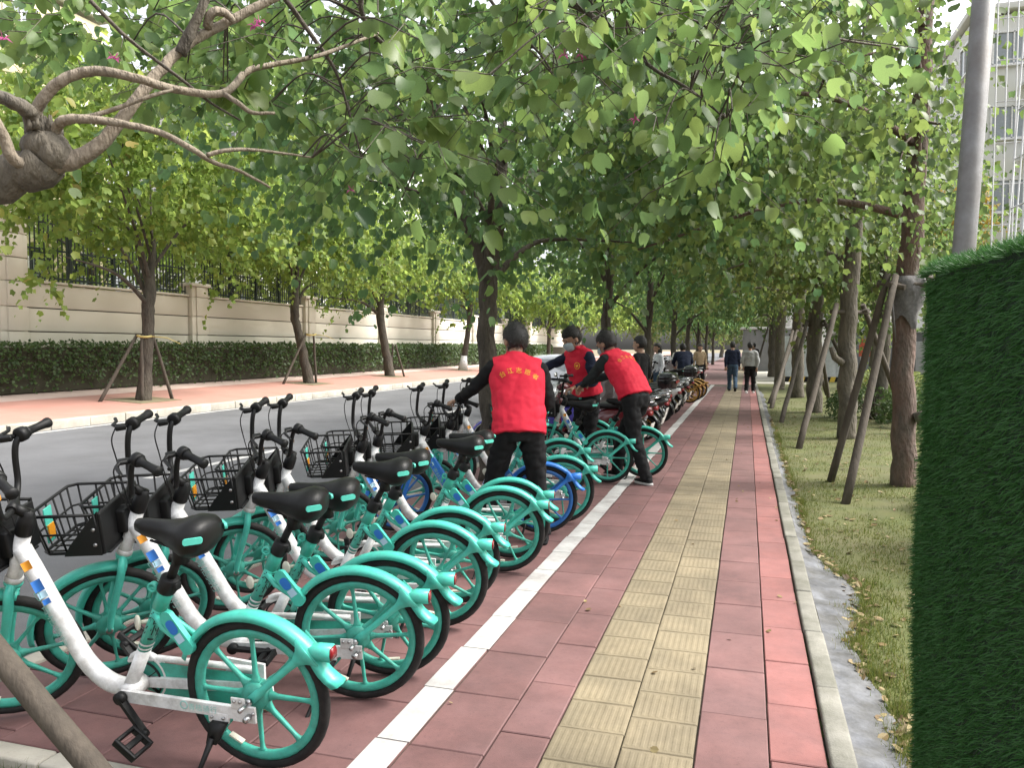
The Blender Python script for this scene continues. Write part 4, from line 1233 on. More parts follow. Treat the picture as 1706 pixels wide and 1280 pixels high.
# ---- woods closing the view: crowns one can tell apart are trees of their own
far_specs = [(-6, 100, 9, 'wide pale tree closing the far end of the road'), (2, 92, 8, 'olive tree closing the far end of the walk'), (-13, 112, 10, 'tall tree at the far left end of the road'),
             (9, 74, 8, 'bushy tree behind the grey shed'), (16, 66, 8.5, 'pale green tree behind the low white building'), (-4, 130, 11, 'tall hazy tree far behind the end of the road'), (14, 110, 11, 'tall tree behind the sheds on the right')]
for i, (x, y, h, lb) in enumerate(far_specs):
    p = Vector((x, y, -.2))
    tree('far_tree', lb, 'tree', p, [p, p + Vector((.2, 0, 3)), p + Vector((0, 0, h))], [.35, .28, .12], p + Vector((0, 0, h * .72)), (5.5, 5.5, h * .42), M['leaf_far'] if i % 2 else M['leaf_olive'], M['bark_old'], 110, 5, 6, 0.38, 'far', 90 + i, 4, 'trees closing the view', spread=1.2, hollow=.3, twig=1.1, droop=.5)
p = Vector((9.0, 40, -.05))
tree('yellow_lit_tree', 'small tree, yellow light put into its leaf colour, behind the galvanised post', 'tree', p, [p, p + Vector((.1, 0, 3.0)), p + Vector((0, 0, 7.2))], [.16, .13, .04], p + Vector((0, 0, 7.6)), (1.1, 1.1, 1.5), M['leaf_yellow_lit'], M['bark_dark'], 50, 5, 7, 0.2, 'far', 120, 5)
for i, (x, y, h, lb) in enumerate(((2.9, 19.6, 5.6, 'dark evergreen standing behind the thick reddish trunk'), (4.6, 33, 6.5, 'broad tree behind the clipped bushes on the lawn'), (4.6, 40, 6.0, 'tree by the striped kerb at the back of the lawn'))):
    p = Vector((x, y, -.05))
    tree('garden_tree', lb, 'tree', p, [p, p + Vector((.1, 0, 2)), p + Vector((0, 0, h))], [.16, .13, .06], p + Vector((0, 0, h * .78)), (2.0, 2.2, 2.3), M['leaf_lawn'] if i != 1 else M['leaf_olive'], M['bark_old'], 80, 5, 7, 0.14 + .03 * i, 'far', 130 + i, 5, 'garden trees behind the lawn', spread=.8, hollow=.3)

# clipped bushes on the lawn
def bush(label, c, r, seed, n=2600, size=.06, mat='leaf_hedge', cat='bush', name='clipped_bush'):
    root = empty(name, c, 0, label, cat, 'bushes on the lawn')
    rs = np.random.RandomState(seed)
    d = unit(rs.randn(n, 3)); d[:, 2] = np.abs(d[:, 2])
    d2 = np.sign(d) * np.abs(d) ** 0.6
    P = d2 * np.array(r) * (0.78 + 0.25 * rs.rand(n, 1))
    tip = d + rs.randn(n, 3) * .6; nr = d + rs.randn(n, 3) * .5 + np.array([0, 0, .4])
    o = link('foliage', leaf_mesh('foliage', P, tip, nr, size * (.6 + .8 * rs.rand(n)), 'far'), M[mat], root); o['kind'] = 'stuff'
    b = MB()
    for k in range(9):
        a = rs.rand() * 2 * PI
        b.tube([Vector((0, 0, -.05)), Vector((math.cos(a) * r[0] * .4, math.sin(a) * r[1] * .4, r[2] * .5)), Vector((math.cos(a) * r[0] * .75, math.sin(a) * r[1] * .75, r[2] * .8))], [.025, .018, .006], 5)
    b.build('stem', M['bark_dark'], root)
bush('low clipped bush seen between the second and third lawn trunks', (2.75, 19.0, -.05), (1.0, .8, .72), 1)
bush('long low clipped bush behind the crossing stakes', (3.7, 17.6, -.05), (1.1, .8, .80), 2)
bush('taller clipped bush behind the thick reddish trunk', (3.9, 15.5, -.05), (1.0, .8, .95), 3)
bush('bright green bush far back between the trunks', (4.1, 26, -.05), (1.4, .9, .9), 4, 2600, .08, 'leaf_olive')
bush('glossy big leaved shrub tucked against the turf screen', (2.35, 8.6, -.05), (.42, .42, .75), 5, 420, .13, 'leaf_kerb', 'shrub', 'broad_leaved_shrub')
bush('dark shrub growing behind the turf screen under the post', (2.6, 7.0, -.05), (.5, .7, 2.0), 6, 700, .13, 'leaf_kerb', 'shrub', 'broad_leaved_shrub')

# ================================================================== TURF SCREEN, POST AND WIRE MESH AT THE RIGHT
M['turf_blade'] = leaf_mat('turf_blade', [(0.022, 0.088, 0.016), (0.036, 0.125, 0.026), (0.050, 0.150, 0.038), (0.017, 0.066, 0.013)], 0.2, 0.45)
M['turf_back'] = mottled('turf_backing', (0.004, 0.020, 0.006), (0.008, 0.034, 0.010), scale=60, rough=0.9, bump=0.6, bscale=250)
M['galv'] = mottled('galvanised_steel', (0.16, 0.163, 0.168), (0.225, 0.228, 0.232), scale=16, rough=0.6, metal=0.3, c3=(0.10, 0.085, 0.07), s3=6, w3=0.6, bump=0.06, bscale=140)
M['wire'] = plain('galvanised_wire', (0.60, 0.61, 0.62), rough=0.5, metal=0.1)
E0 = Vector((0.512, 2.5, 0))             # far edge of the screen, standing on the kerb line
ang = R(6.5)
ud = Vector((math.sin(ang), -math.cos(ang), 0))    # along the screen, towards and past the camera
nd = Vector((-ud.y, ud.x, 0)) * -1                  # its face, towards the walk
if nd.x > 0: nd = -nd
LEN, HT = 1.7, 1.79
scr = empty('turf_screen', E0, 0, 'tall board wrapped in dark green artificial turf at the right edge', 'turf screen')
def edge_off(z):    # the turf bulges past the board's edge unevenly
    return -0.075 * (max(0, z) / 1.79) ** 2 + 0.016 * math.sin(z * 3.1 + 2.4) + 0.010 * math.sin(z * 7.3) + 0.012 * noise.noise(Vector((z * 2.2, 0, 4)))
def face_pt(s, z):
    bul = 0.020 * noise.noise(Vector((s * 2.0, z * 1.6, 2))) + 0.03
    return ud * s + nd * bul + Vector((0, 0, z))
b = MB(); b.xf = Matrix((( ud.x, nd.x, 0, 0), (ud.y, nd.y, 0, 0), (0, 0, 1, 0), (0, 0, 0, 1)))
b.box((LEN / 2 + .08, -.012, HT / 2 - .02), (LEN - .14, 0.02, HT)); b.build('board', plain('board', (.03, .04, .03), rough=.9), scr)
V, F = [], []
ns, nz_ = 50, 60
for j in range(nz_ + 1):
    for i in range(ns + 1):
        z = 0.02 + (HT + .0) * j / nz_
        s = -edge_off(z) + (LEN) * i / ns
        V.append(tuple(face_pt(s, z) - nd * (0.028 if i == 0 else 0)))
for j in range(nz_):
    for i in range(ns):
        a = j * (ns + 1) + i
        F.append((a, a + 1, a + ns + 2, a + ns + 1))
link('turf_backing', np_mesh('turf_backing', V, F, True), M['turf_back'], scr)
rs = np.random.RandomState(31)
bl_p, bl_t = [], []
nb = 62000
for i in range(nb):
    z = rs.rand() * HT
    s = (rs.rand() ** 1.6) * LEN * 1.0
    p = face_pt(s - edge_off(z), z)
    w = noise.noise(Vector((s * 5, z * 5, 1)))
    lean = Vector((0, 0, -0.55)) + ud * (-0.35 + w * .5) 
    t = nd * (0.75 + .3 * rs.randn()) + lean + Vector(rs.randn(3)) * .42
    bl_p.append(p); bl_t.append(t.normalized() * 0.026 * (0.6 + .7 * rs.rand()))
for i in range(5200):     # its far edge
    z = rs.rand() * HT
    p = face_pt(-edge_off(z), z) - nd * rs.rand() * .03
    t = -ud * (0.8 + .3 * rs.randn()) + nd * .3 * rs.randn() + Vector((0, 0, -.35)) + Vector(rs.randn(3)) * .35
    bl_p.append(p); bl_t.append(t.normalized() * 0.024 * (0.6 + .7 * rs.rand()))
for i in range(9000):     # folded over the top
    s = (rs.rand() ** 1.4) * LEN
    q = rs.rand()
    z = HT + .012 * noise.noise(Vector((s * 6, 0, 3)))
    p = face_pt(s - edge_off(HT), z) + nd * (.02 - .09 * q) + Vector((0, 0, .03 * math.sin(q * PI)))
    t = Vector((0, 0, .6)) + nd * (.9 - 1.3 * q) + Vector(rs.randn(3)) * .4
    bl_p.append(p); bl_t.append(t.normalized() * 0.028 * (0.6 + .7 * rs.rand()))
bp, bt = np.array([tuple(p) for p in bl_p]), np.array([tuple(t) for t in bl_t])
sd_ = unit(np.cross(bt, rs.randn(*bt.shape))) * 0.00135
V = np.empty((len(bp) * 4, 3))
V[0::4] = bp - sd_; V[1::4] = bp + sd_; V[2::4] = bp + bt * .65 + sd_ * .8 ; V[3::4] = bp + bt
F = np.stack([np.arange(len(bp)) * 4 + k for k in (0, 1, 2, 3)], 1)
o = link('turf', np_mesh('turf', V, F), M['turf_blade'], scr); o['kind'] = 'stuff'

post = empty('post', E0 + Vector((.035, .05, 0)), 0, 'leaning galvanised steel post above the turf screen', 'post')
pb = Vector((-0.02, 0.10, -.1)); pt = Vector((0.155, 0.16, 3.4))
b = MB(); b.tube([pb, pb.lerp(pt, .5), pt], .032, 20); b.build('shaft', M['galv'], post)
b = MB(); b.lathe([(0.036, 0), (.036, .02), (.03, .04), (0, .045)], pt - Vector((0, 0, .01)), (0, 0, 1), 16); b.build('cap', M['galv'], post)
for z in (3.0,):
    c = pb.lerp(pt, (z + .1) / 3.5)
    b = MB(); b.lathe([(.033, -.012), (.037, -.012), (.037, .012), (.033, .012)], c, (pt - pb), 18, closed=True); b.box(c + Vector((.055, -.03, 0)), (.03, .03, .03)); b.build('clamp', M['galv'], post)
# welded mesh: runs from the post back past the camera
mesh_o = empty('wire_mesh_fence', E0 + Vector((.12, .08, 0)), 0, 'welded wire mesh fence panel running back from the galvanised post', 'mesh fence')
b = MB()
md = Vector((math.sin(R(4)), -math.cos(R(4)), 0))
L_ = 2.6
lean_m = Vector((.043, 0, 1)).normalized()
for k in range(int(L_ / .05) + 1):
    a = md * (k * .05)
    b.tube([a + lean_m * 1.5, a + lean_m * 3.3], .0025, 5, cap=False)
b.build('upright_wires', M['wire'], mesh_o)['kind'] = 'stuff'
for k in range(13):
    z = 1.58 + k * 0.14
    b = MB(); b.tube([lean_m * z + Vector((.004, 0, 0)), lean_m * z + md * L_ + Vector((.004, 0, 0))], .0024, 6); b.build('crosswire', M['wire'], mesh_o)
# second panel, square across behind it, farther out
mesh2 = empty('wire_mesh_fence', (0.78, 3.3, 0), 0, 'welded wire mesh panel standing square to the path behind the post', 'mesh fence')
b = MB()
for k in range(66):
    b.tube([Vector((k * .033, 0, 0)), Vector((k * .033, 0, 3.6))], .0027, 5, cap=False)
b.build('upright_wires', M['wire'], mesh2)['kind'] = 'stuff'
for k in range(24):
    b = MB(); b.tube([Vector((0, .004, .1 + k * .15)), Vector((2.15, .004, .1 + k * .15))], .0024, 6); b.build('crosswire', M['wire'], mesh2)
mesh2.location.x = 0.86

# ================================================================== FAR RIGHT: BUILDINGS, SHEDS, CABINETS
block('pale overexposed apartment block seen through the wire mesh', (16.5, 49, 0), (13, 14, 17), M['render_white'], 5, 5, 4, 0, 1.5, 1.7, bal=True)
block('low white house behind the clipped bushes', (7.5, 66, 0), (9, 8, 4.4), M['render_white'], 1, 3, 4, 0, 1.3, 1.5, 'house', 'house')
# grey container-like sheds
def shed(label, c, size, rz=0.0, door=True, mat='render_grey'):
    root = empty('shed', c, rz, label, 'shed', 'sheds at the back')
    sx, sy, h = size
    b = MB(); b.box((0, 0, h / 2), (sx, sy, h)); b.build('wall', M[mat], root)
    n = int(sx / .35)
    for k in range(n):
        b = MB(); b.box((-sx / 2 + sx * (k + .5) / n, -sy / 2 - .02, h / 2), (.16, .05, h - .1)); b.build('panel_rib', M[mat], root)
    b = MB(); b.box((0, 0, h + .06), (sx + .3, sy + .3, .14), bevel=.02); b.build('roof', M['render_white'], root)
    if door:
        b = MB(); b.box((sx * .2, -sy / 2 - .06, 1.0), (.9, .05, 2.0)); d = b.build('door', M['render_white'], root)
        b = MB(); b.tube([Vector((sx * .2 - .35, -sy / 2 - .1, 1.0)), Vector((sx * .2 - .35, -sy / 2 - .1, 1.15))], .015, 6); b.build('handle', M['steel'], d)
shed('grey flat roofed shed at the end of the walk', (1.4, 57, -.1), (3.4, 3, 2.9))
shed('long grey shed behind the lawn trunks', (8.2, 50, -.1), (6.5, 3, 2.5))
M['cabinet'] = plain('cabinet_white', (0.62, 0.65, 0.66), rough=0.4)
for i, (x, y, w, h, lb) in enumerate(((2.4, 41.5, 1.3, 2.1, 'white metal cabinet behind the leaning stakes'), (4.2, 41.8, 0.95, 1.9, 'narrower white metal cabinet right of the first one'))):
    root = empty('utility_cabinet', (x, y, -.05), 0, lb, 'cabinet', 'white cabinets by the path')
    b = MB(); b.box((0, 0, h / 2 + .08), (w, .7, h), bevel=.02); b.build('body', M['cabinet'], root)
    for s in (-1, 1):
        b = MB(); b.box((s * w / 4, -.36, h / 2 + .08), (w / 2 - .05, .03, h - .2), bevel=.006); d = b.build('door', M['cabinet'], root)
        b = MB(); b.box((s * .06, -.39, h / 2), (.03, .03, .16)); b.build('handle', M['steel'], d)
    b = MB(); b.box((0, 0, .04), (w + .1, .8, .10)); b.build('plinth', M['render_grey'], root)
# black and yellow striped kerb
M['hazard_yellow'] = plain('hazard_yellow', (0.62, 0.42, 0.05), rough=0.6)
hk = empty('striped_kerb', (1.2, 38.6, -.05), 0, 'low kerb striped black and yellow at the back of the lawn', 'kerb')
for k in range(24):
    b = MB()
    x = k * .22
    b.prism([(x, 0), (x + .21, 0), (x + .30, .26), (x + .09, .26)], (0, 0, 0), (1, 0, 0), (0, 0, 1), .16)
    b.build('stripe', M['hazard_yellow'] if k % 2 else M['black'], hk)
# red lanterns, orange sign
M['lantern_red'] = plain('lantern_red', (0.50, 0.02, 0.04), rough=0.4)
def lantern(c, r, label):
    root = empty('lantern', c, 0, label, 'lantern', 'red lanterns')
    b = MB()
    prof = [(r * math.sin(PI * k / 12), r * .85 * -math.cos(PI * k / 12)) for k in range(13)]
    n = 20
    b.lathe(prof, (0, 0, 0), (0, 0, 1), n); b.build('globe', M['lantern_red'], root)
    b = MB(); b.lathe([(r * .4, 0), (r * .4, .04)], (0, 0, r * .8), (0, 0, 1), 12); b.lathe([(r * .4, 0), (r * .4, .04)], (0, 0, -r * .88), (0, 0, 1), 12); b.build('rim', M['hazard_yellow'], root)
    b = MB(); b.tube([Vector((0, 0, r * .85)), Vector((0, 0, r * 3.4))], .008, 5); b.build('cord', M['black'], root)
lantern((4.05, 19.2, 1.24), .16, 'round red lantern hanging just right of the thick reddish trunk')
gt_ = empty('sign_board', (6.0, 44, 0), 0, 'small orange red sign standing before the long grey shed', 'sign')
b = MB(); b.box((0, 0, 1.55), (.9, .05, .9), bevel=.01); b.build('panel', plain('sign_red', (.52, .09, .05)), gt_)
for s in (-1, 1):
    b = MB(); b.tube([Vector((s * .35, .04, 0)), Vector((s * .35, .04, 1.9))], .025, 6); b.build('leg', M['steel'], gt_)

# ================================================================== SHARED BICYCLES
def text_mesh(s, size):
    """Lettering as a flat triangulated mesh centred on the origin in XY (u along the line, v up)."""
    c = bpy.data.curves.new('lettering', 'FONT')
    c.body = s
    c.align_x = 'CENTER'; c.align_y = 'CENTER'
    c.size = size
    c.resolution_u = 2
    o = bpy.data.objects.new('lettering', c)
    COL.objects.link(o)
    bpy.context.view_layer.update()
    me = bpy.data.meshes.new_from_object(o.evaluated_get(bpy.context.evaluated_depsgraph_get()))
    bpy.data.objects.remove(o)
    bpy.data.curves.remove(c)
    bm = bmesh.new(); bm.from_mesh(me)
    bmesh.ops.triangulate(bm, faces=bm.faces[:])
    bmesh.ops.remove_doubles(bm, verts=bm.verts[:], dist=1e-5)
    vs = [v.co.copy() for v in bm.verts]
    bm.verts.index_update()
    fs = [[v.index for v in f.verts] for f in bm.faces]
    bm.free(); bpy.data.meshes.remove(me)
    return vs, fs
TXT = {k: text_mesh(k, 1.0) for k in ('福', '州', '青', '桔', '骑', '行', '台', '江', '志', '愿', '者', 'D')}

def decal_flat(b, glyph, o, ax, ay, size, wrap_r=None):
    """A letter on a flat or (about the axis ay... wrap) round surface; o is its centre on the surface."""
    vs, fs = TXT[glyph]
    o, ax, ay = Vector(o), Vector(ax).normalized(), Vector(ay).normalized()
    nz = ax.cross(ay)
    out = []
    for v in vs:
        x, y = v.x * size, v.y * size
        if wrap_r:
            a = x / wrap_r
            out.append(o + ay * y + ax * (wrap_r * math.sin(a)) + nz * (wrap_r * (math.cos(a) - 1)))
        else:
            out.append(o + ax * x + ay * y)
    b.add(out, fs, False)
def patch(b, o, ax, ay, w, h, wrap_r=None, rounded=0.0):
    """A sticker, flat or wrapped round a tube whose axis is ay."""
    o, ax, ay = Vector(o), Vector(ax).normalized(), Vector(ay).normalized()
    nz = ax.cross(ay)
    n = 8
    vs = []
    for j in (-1, 1):
        for i in range(n + 1):
            x = w * (i / n - .5); y = j * h / 2
            if rounded: y = j * (h / 2 - rounded * (1 - math.sqrt(max(0, 1 - (2 * i / n - 1) ** 2))))
            if wrap_r:
                a = x / wrap_r
                vs.append(o + ay * y + ax * (wrap_r * math.sin(a)) + nz * (wrap_r * (math.cos(a) - 1)))
            else:
                vs.append(o + ax * x + ay * y)
    b.add(vs, [(i, i + 1, n + 2 + i, n + 1 + i) for i in range(n)], True)

WB, WR = 1.205, 0.302      # wheelbase, wheel radius

def make_bike(main='teal', rimc='teal_dull', frame='white', steer=R(36), label='', group='shared bicycles parked along the kerb', basket=True, blue_panel=False, wheel_dark=False):
    root = empty('bicycle', (0, 0, 0), 0, label, 'bicycle', group)
    mm, mr, mf = M[main], M[rimc], M[frame]
    hub_r, hub_f = Vector((0, 0, WR)), Vector((WB, 0, WR))
    # steering axis
    s_top, s_bot = Vector((1.000, 0, 0.865)), Vector((1.085, 0, 0.665))
    axis = (s_top - s_bot).normalized()
    ST = Matrix.Translation(s_bot) @ Matrix.Rotation(steer, 4, axis) @ Matrix.Translation(-s_bot)

    SB = Matrix.Translation(s_bot) @ Matrix.Rotation(steer * .3, 4, axis) @ Matrix.Translation(-s_bot)
    def wheel(h, name, xf):
        b = MB(); b.xf = xf
        n = 40
        b.lathe([(.262, -.014), (.264, .0), (.262, .014), (.250, .0155), (.232, .010), (.229, 0), (.232, -.010), (.250, -.0155)], h, (0, 1, 0), n, closed=True)
        b.lathe([(0, -.036), (.022, -.036), (.050, -.028), (.056, -.012), (.056, .012), (.050, .028), (.022, .036), (0, .036)], h, (0, 1, 0), 20)
        for k in range(8):
            a = PI / 2 + k * PI / 4
            d = Vector((math.cos(a), 0, math.sin(a)))
            t = Vector((-d.z, 0, d.x))
            rings = []
            for (r_, w, th) in ((.040, .026, .013), (.062, .014, .010), (.085, .0075, .008), (.20, .0058, .0062), (.222, .008, .007), (.236, .019, .008)):
                c = h + d * r_
                rings.append([c + t * w + Vector((0, th, 0)), c + t * w - Vector((0, th, 0)), c - t * w - Vector((0, th, 0)), c - t * w + Vector((0, th, 0))])
            b.loft(rings)
        w = b.build(name, mr, root)
        b = MB(); b.xf = xf
        prof = []
        for k in range(10):
            a = 2 * PI * k / 10
            prof.append((.281 + .0205 * math.cos(a), .0205 * math.sin(a)))
        b.lathe(prof, h, (0, 1, 0), n, closed=True)
        b.build('tyre', M['rubber'], w)
        b = MB(); b.xf = xf
        b.lathe([(0, -.062), (.010, -.062), (.010, .062), (0, .062)], h, (0, 1, 0), 10)
        for s in (-1, 1): b.lathe([(.017, s * .056), (.017, s * .066), (0, s * .066)] if s > 0 else [(0, s * .066), (.017, s * .066), (.017, s * .056)], h, (0, 1, 0), 6)
        b.build('axle', M['steel'], w)
        # wheel reflector
        b = MB(); b.xf = xf
        a = R(-62); d = Vector((math.cos(a), 0, math.sin(a))); t = Vector((-d.z, 0, d.x))
        b.bar(h + d * .212 + t * -.03 + Vector((0, .012, 0)), h + d * .212 + t * .03 + Vector((0, .012, 0)), .022, .006, d)
        b.build('reflector', M['cream'], w)
        return w
    wheel(hub_r, 'rear_wheel', None)
    wheel(hub_f, 'front_wheel', ST)

    def fender(h, a0, a1, r, w, xf, name, flare):
        b = MB(); b.xf = xf
        rings = []
        n = 30
        for i in range(n + 1):
            t = i / n
            a = a0 + (a1 - a0) * t
            rr = r
            ww = w * (0.80 + 0.20 * min(1, t * 6)) 
            if flare and t > .90:
                q = (t - .90) / .10
                rr = r + .042 * q * q; ww = w * (1 + .2 * q)
            d = Vector((math.cos(a), 0, math.sin(a)))
            c = h + d * rr
            y = Vector((0, 1, 0))
            rings.append([c + y * ww - d * .018, c + y * ww * .8 + d * .004, c + d * .012, c - y * ww * .8 + d * .004, c - y * ww - d * .018,
                          c - y * (ww - .005) - d * .017, c - y * ww * .75 - d * .001, c + d * .007, c + y * ww * .75 - d * .001, c + y * (ww - .005) - d * .017])
        b.loft(rings)
        return b.build(name, mm, root)
    rf = fender(hub_r, R(22), R(166), .322, .035, None, 'rear_mudguard', True)
    for s in (1, -1):
        # stay: a flat fork that widens into the mudguard
        b = MB()
        a = R(139); d = Vector((math.cos(a), 0, math.sin(a))); t = Vector((-d.z, 0, d.x))
        rings = []
        for (r_, w, y) in ((.0, .017, .050), (.045, .018, .050), (.09, .013, .047), (.22, .013, .042), (.265, .016, .040), (.297, .032, .038), (.325, .062, .036)):
            c = hub_r + d * r_ + Vector((0, s * y, 0))
            rings.append([c + t * w + Vector((0, .004, 0)), c + t * w - Vector((0, .004, 0)), c - t * w - Vector((0, .004, 0)), c - t * w + Vector((0, .004, 0))])
        b.loft(rings)
        b.build('mudguard_stay', mm, rf)
    b = MB()
    c = hub_r + Vector((math.cos(R(143)) * .338, 0, math.sin(R(143)) * .338))
    b.loft([[c + Vector((x, y * w, z * w2)) for (y, z) in ((-.026, -.026), (.026, -.026), (.029, 0), (.022, .026), (-.022, .026), (-.029, 0))] for (x, w, w2) in ((.06, .85, .5), (.0, 1, .9), (-.058, .9, 1.0))])
    b.build('lamp_housing', mm, rf)
    b = MB(); b.loft([[c + Vector((x, y * .72, z * .72)) for (y, z) in ((-.028, -.03), (.028, -.03), (.032, 0), (.024, .03), (-.024, .03), (-.032, 0))] for x in (-.057, -.064)])
    b.build('rear_reflector', M['red_lens'], rf)
    ff = fender(hub_f, R(-2), R(112), .320, .033, ST, 'front_mudguard', False)

    # frame: down tube swept into the bottom bracket, head tube
    bb = Vector((.56, 0, .255))
    b = MB()
    path = [(1.020, 0, .80), (.965, 0, .70), (.872, 0, .52), (.795, 0, .375), (.735, 0, .305), (.66, 0, .262), (.56, 0, .252)]
    b.tube([Vector(p) for p in spline(path, 5)], [.036, .035, .034, .034, .035, .036, .035], 16)
    b.tube([s_bot, s_bot.lerp(s_top, .2), s_top], [.030, .028, .029], 16)
    b.lathe([(.034, -.005), (.034, .012), (.030, .018)], s_bot, axis, 16)
    b.lathe([(0, -.048), (.036, -.048), (.036, .048), (0, .048)], bb, (0, 1, 0), 18)
    # chain stay on the near side, a box section, with its end plate
    b.bar(Vector((.57, .050, .252)), Vector((.045, .066, .262)), .016, .048)
    b.bar(Vector((.06, .070, .262)), Vector((-.035, .070, .262)), .010, .062)
    b.box((.03, .076, .305), (.058, .006, .046), bevel=.003)
    b.box((.125, .068, .232), (.085, .012, .040), bevel=.003)
    b.bar(Vector((.57, -.050, .252)), Vector((-.02, -.066, .290)), .016, .040)
    fr = b.build('frame', mf, root)
    b = MB()
    for x, z in ((.018, .315), (.043, .315), (.10, .236), (.15, .236), (-.015, .262), (.005, .25), (-.03, .272)):
        b.lathe([(0, .0), (.006, 0), (.006, .006), (0, .007)], (x, .079 if z > .3 else .075, z), (0, 1, 0), 8)
    b.lathe([(0, 0), (.012, 0), (.012, .03), (0, .032)], (-.012, .073, .258), (0, 1, 0), 8)
    b.lathe([(0, 0), (.009, 0), (.009, .04), (0, .042)], (0.0, .073, .30), (0, 1, 0), 8)
    b.build('bolt', M['steel'], fr)
    # chain guard on the far side
    b = MB()
    loop = [(.56 + .098 * math.cos(w), -.072, .265 + .098 * math.sin(w)) for w in np.linspace(R(40), R(250), 16)]
    b.tube([Vector((.06, -.078, .352)), Vector((.30, -.076, .350)), Vector((.50, -.074, .348))] + [Vector(p) for p in loop], .013, 8)
    b.bar(Vector((.19, -.086, .345)), Vector((.02, -.086, .335)), .012, .075)
    b.build('chain_guard', mf, root)
    b = MB(); b.prism([(.06, .20), (.50, .20), (.60, .22), (.55, .335), (.06, .335)], (0, -.064, 0), (1, 0, 0), (0, 0, 1), .006); b.build('guard_plate', M['teal_dull'] if main == 'teal' else mr, root)
    # seat tube: white foot with two hoops, painted above
    d0, d1 = Vector((.575, 0, .262)), Vector((.345, 0, .70))
    sd2 = (d1 - d0).normalized()
    b = MB(); b.tube([d0, d0 + sd2 * .195], [.033, .031], 16, flat=.80); b.build('seat_tube_foot', mf, root)
    b = MB(); b.tube([d0 + sd2 * .195, d1], [.031, .028], 16, flat=.80)
    b.tube([d1 - sd2 * .10, d1 - sd2 * .03, d1 + sd2 * .0], [.029, .030, .031], 14)
    # lock arm with its plate, loop for the clamp
    for s in (-1, 1):
        b.tube([d1 - sd2 * .12 + Vector((0, s * .022, 0)), d1 - sd2 * .16 + Vector((-.06, s * .034, -.01)), Vector((.240, s * .036, .47))], [.012, .012, .011], 8)
    b.tube([d1 - sd2 * .02 + Vector((.02, .014, 0)), d1 - sd2 * .015 + Vector((.05, .014, .012)), d1 - sd2 * .05 + Vector((.052, .014, .0))], .008, 8)
    b.lathe([(.012, -.01), (.020, -.01), (.020, .01), (.012, .01)], d1 + Vector((.052, .016, -.0)), (0, 1, 0), 14, closed=True)
    stube = b.build('seat_tube', mm, root)
    b = MB()
    for q in (.205, .225): b.tube([d0 + sd2 * q, d0 + sd2 * (q + .008)], .0326, 16, flat=.80, cap=False)
    b.build('hoop', mf, stube)
    b = MB()
    pa, pb_ = Vector((.335, .036, .600)), Vector((.245, .038, .475))
    pd = (pb_ - pa).normalized()
    px = pd.cross(Vector((0, 1, 0)))
    pts = [(math.cos(w) * .028, .066 * (1 if math.sin(w) > 0 else -1) + math.sin(w) * .028) for w in np.linspace(0, 2 * PI, 17)[:-1]]
    b.prism(pts, (pa + pb_) / 2, px, pd, .022)
    lk = b.build('lock_plate', mm, root)
    b = MB(); patch(b, (pa + pb_) / 2 - pd * .028 + Vector((0, .0125, 0)), px * -1, pd, .04, .06, rounded=.015); b.build('sticker', M['sticker_blue'], lk)
    b = MB(); patch(b, (pa + pb_) / 2 + pd * .022 + Vector((0, .0125, 0)), px * -1, pd, .036, .035); b.build('sticker', M['sticker_pale'], lk)
    b = MB(); b.lathe([(0, 0), (.028, 0), (.030, .006), (.026, .010), (0, .011)], d1 - sd2 * .17 + Vector((.055, .02, 0)), (.55, .8, .1), 16)
    b.tube([d1 - sd2 * .17 + Vector((.02, .0, 0)), d1 - sd2 * .17 + Vector((.055, .02, 0))], .008, 6); b.build('bell_reflector', M['cream'], root)
    # lettering: the city's two characters, on both sides of the tube
    for sgn in (1, -1):
        b = MB()
        nrm = (Vector((0, sgn, 0)) * .84 + Vector((-.885, 0, -.465)) * .54).normalized()
        ay = sd2
        ax = ay.cross(nrm)
        for g, q in (('福', .355), ('州', .300)):
            decal_flat(b, g, d0 + sd2 * q + nrm * .0285, ax, ay, .060, .034)
        patch(b, d0 + sd2 * .262 + nrm * .0288, ax, ay, .034, .008, .034)
        b.build('lettering', M['print_dark'], stube)
    # seat post, clamp, saddle
    b = MB(); b.lathe([(.034, -.03), (.036, -.02), (.036, .03), (.030, .036), (0.0, .036)], d1 + sd2 * .01, sd2, 16)
    b.box(d1 + Vector((-.035, 0, .005)), (.03, .035, .03), bevel=.006)
    b.build('clamp', M['black'], root)
    pt_ = d1 + sd2 * .165
    b = MB(); b.tube([d1, pt_], .017, 12); b.build('seat_post', M['black'], root)
    sx, sz_ = pt_.x + .01, pt_.z + .055
    SL = .84
    rings = []
    for (x, w, zt, zb) in ((.205, .012, .052, .028), (.198, .024, .060, .012), (.16, .031, .064, -.004), (.10, .034, .063, -.016), (.04, .046, .063, -.030), (-.02, .072, .069, -.050), (-.07, .094, .081, -.066), (-.11, .104, .090, -.066), (-.15, .100, .088, -.052), (-.178, .080, .076, -.030), (-.190, .045, .060, -.005)):
        c = Vector((sx + x * SL, 0, sz_)); w *= .95
        rings.append([c + Vector((0, w * math.cos(a) * (1.0 if abs(math.cos(a)) < .99 else 1), (zt if math.sin(a) >= 0 else zb + .0) * 0 + (zb + zt) / 2 + (zt - zb) / 2 * math.copysign(abs(math.sin(a)) ** .75, math.sin(a)))) for a in np.linspace(0, 2 * PI, 17)[:-1]])
    b = MB(); b.loft(rings)
    sad = b.build('saddle', M['saddle'], root)
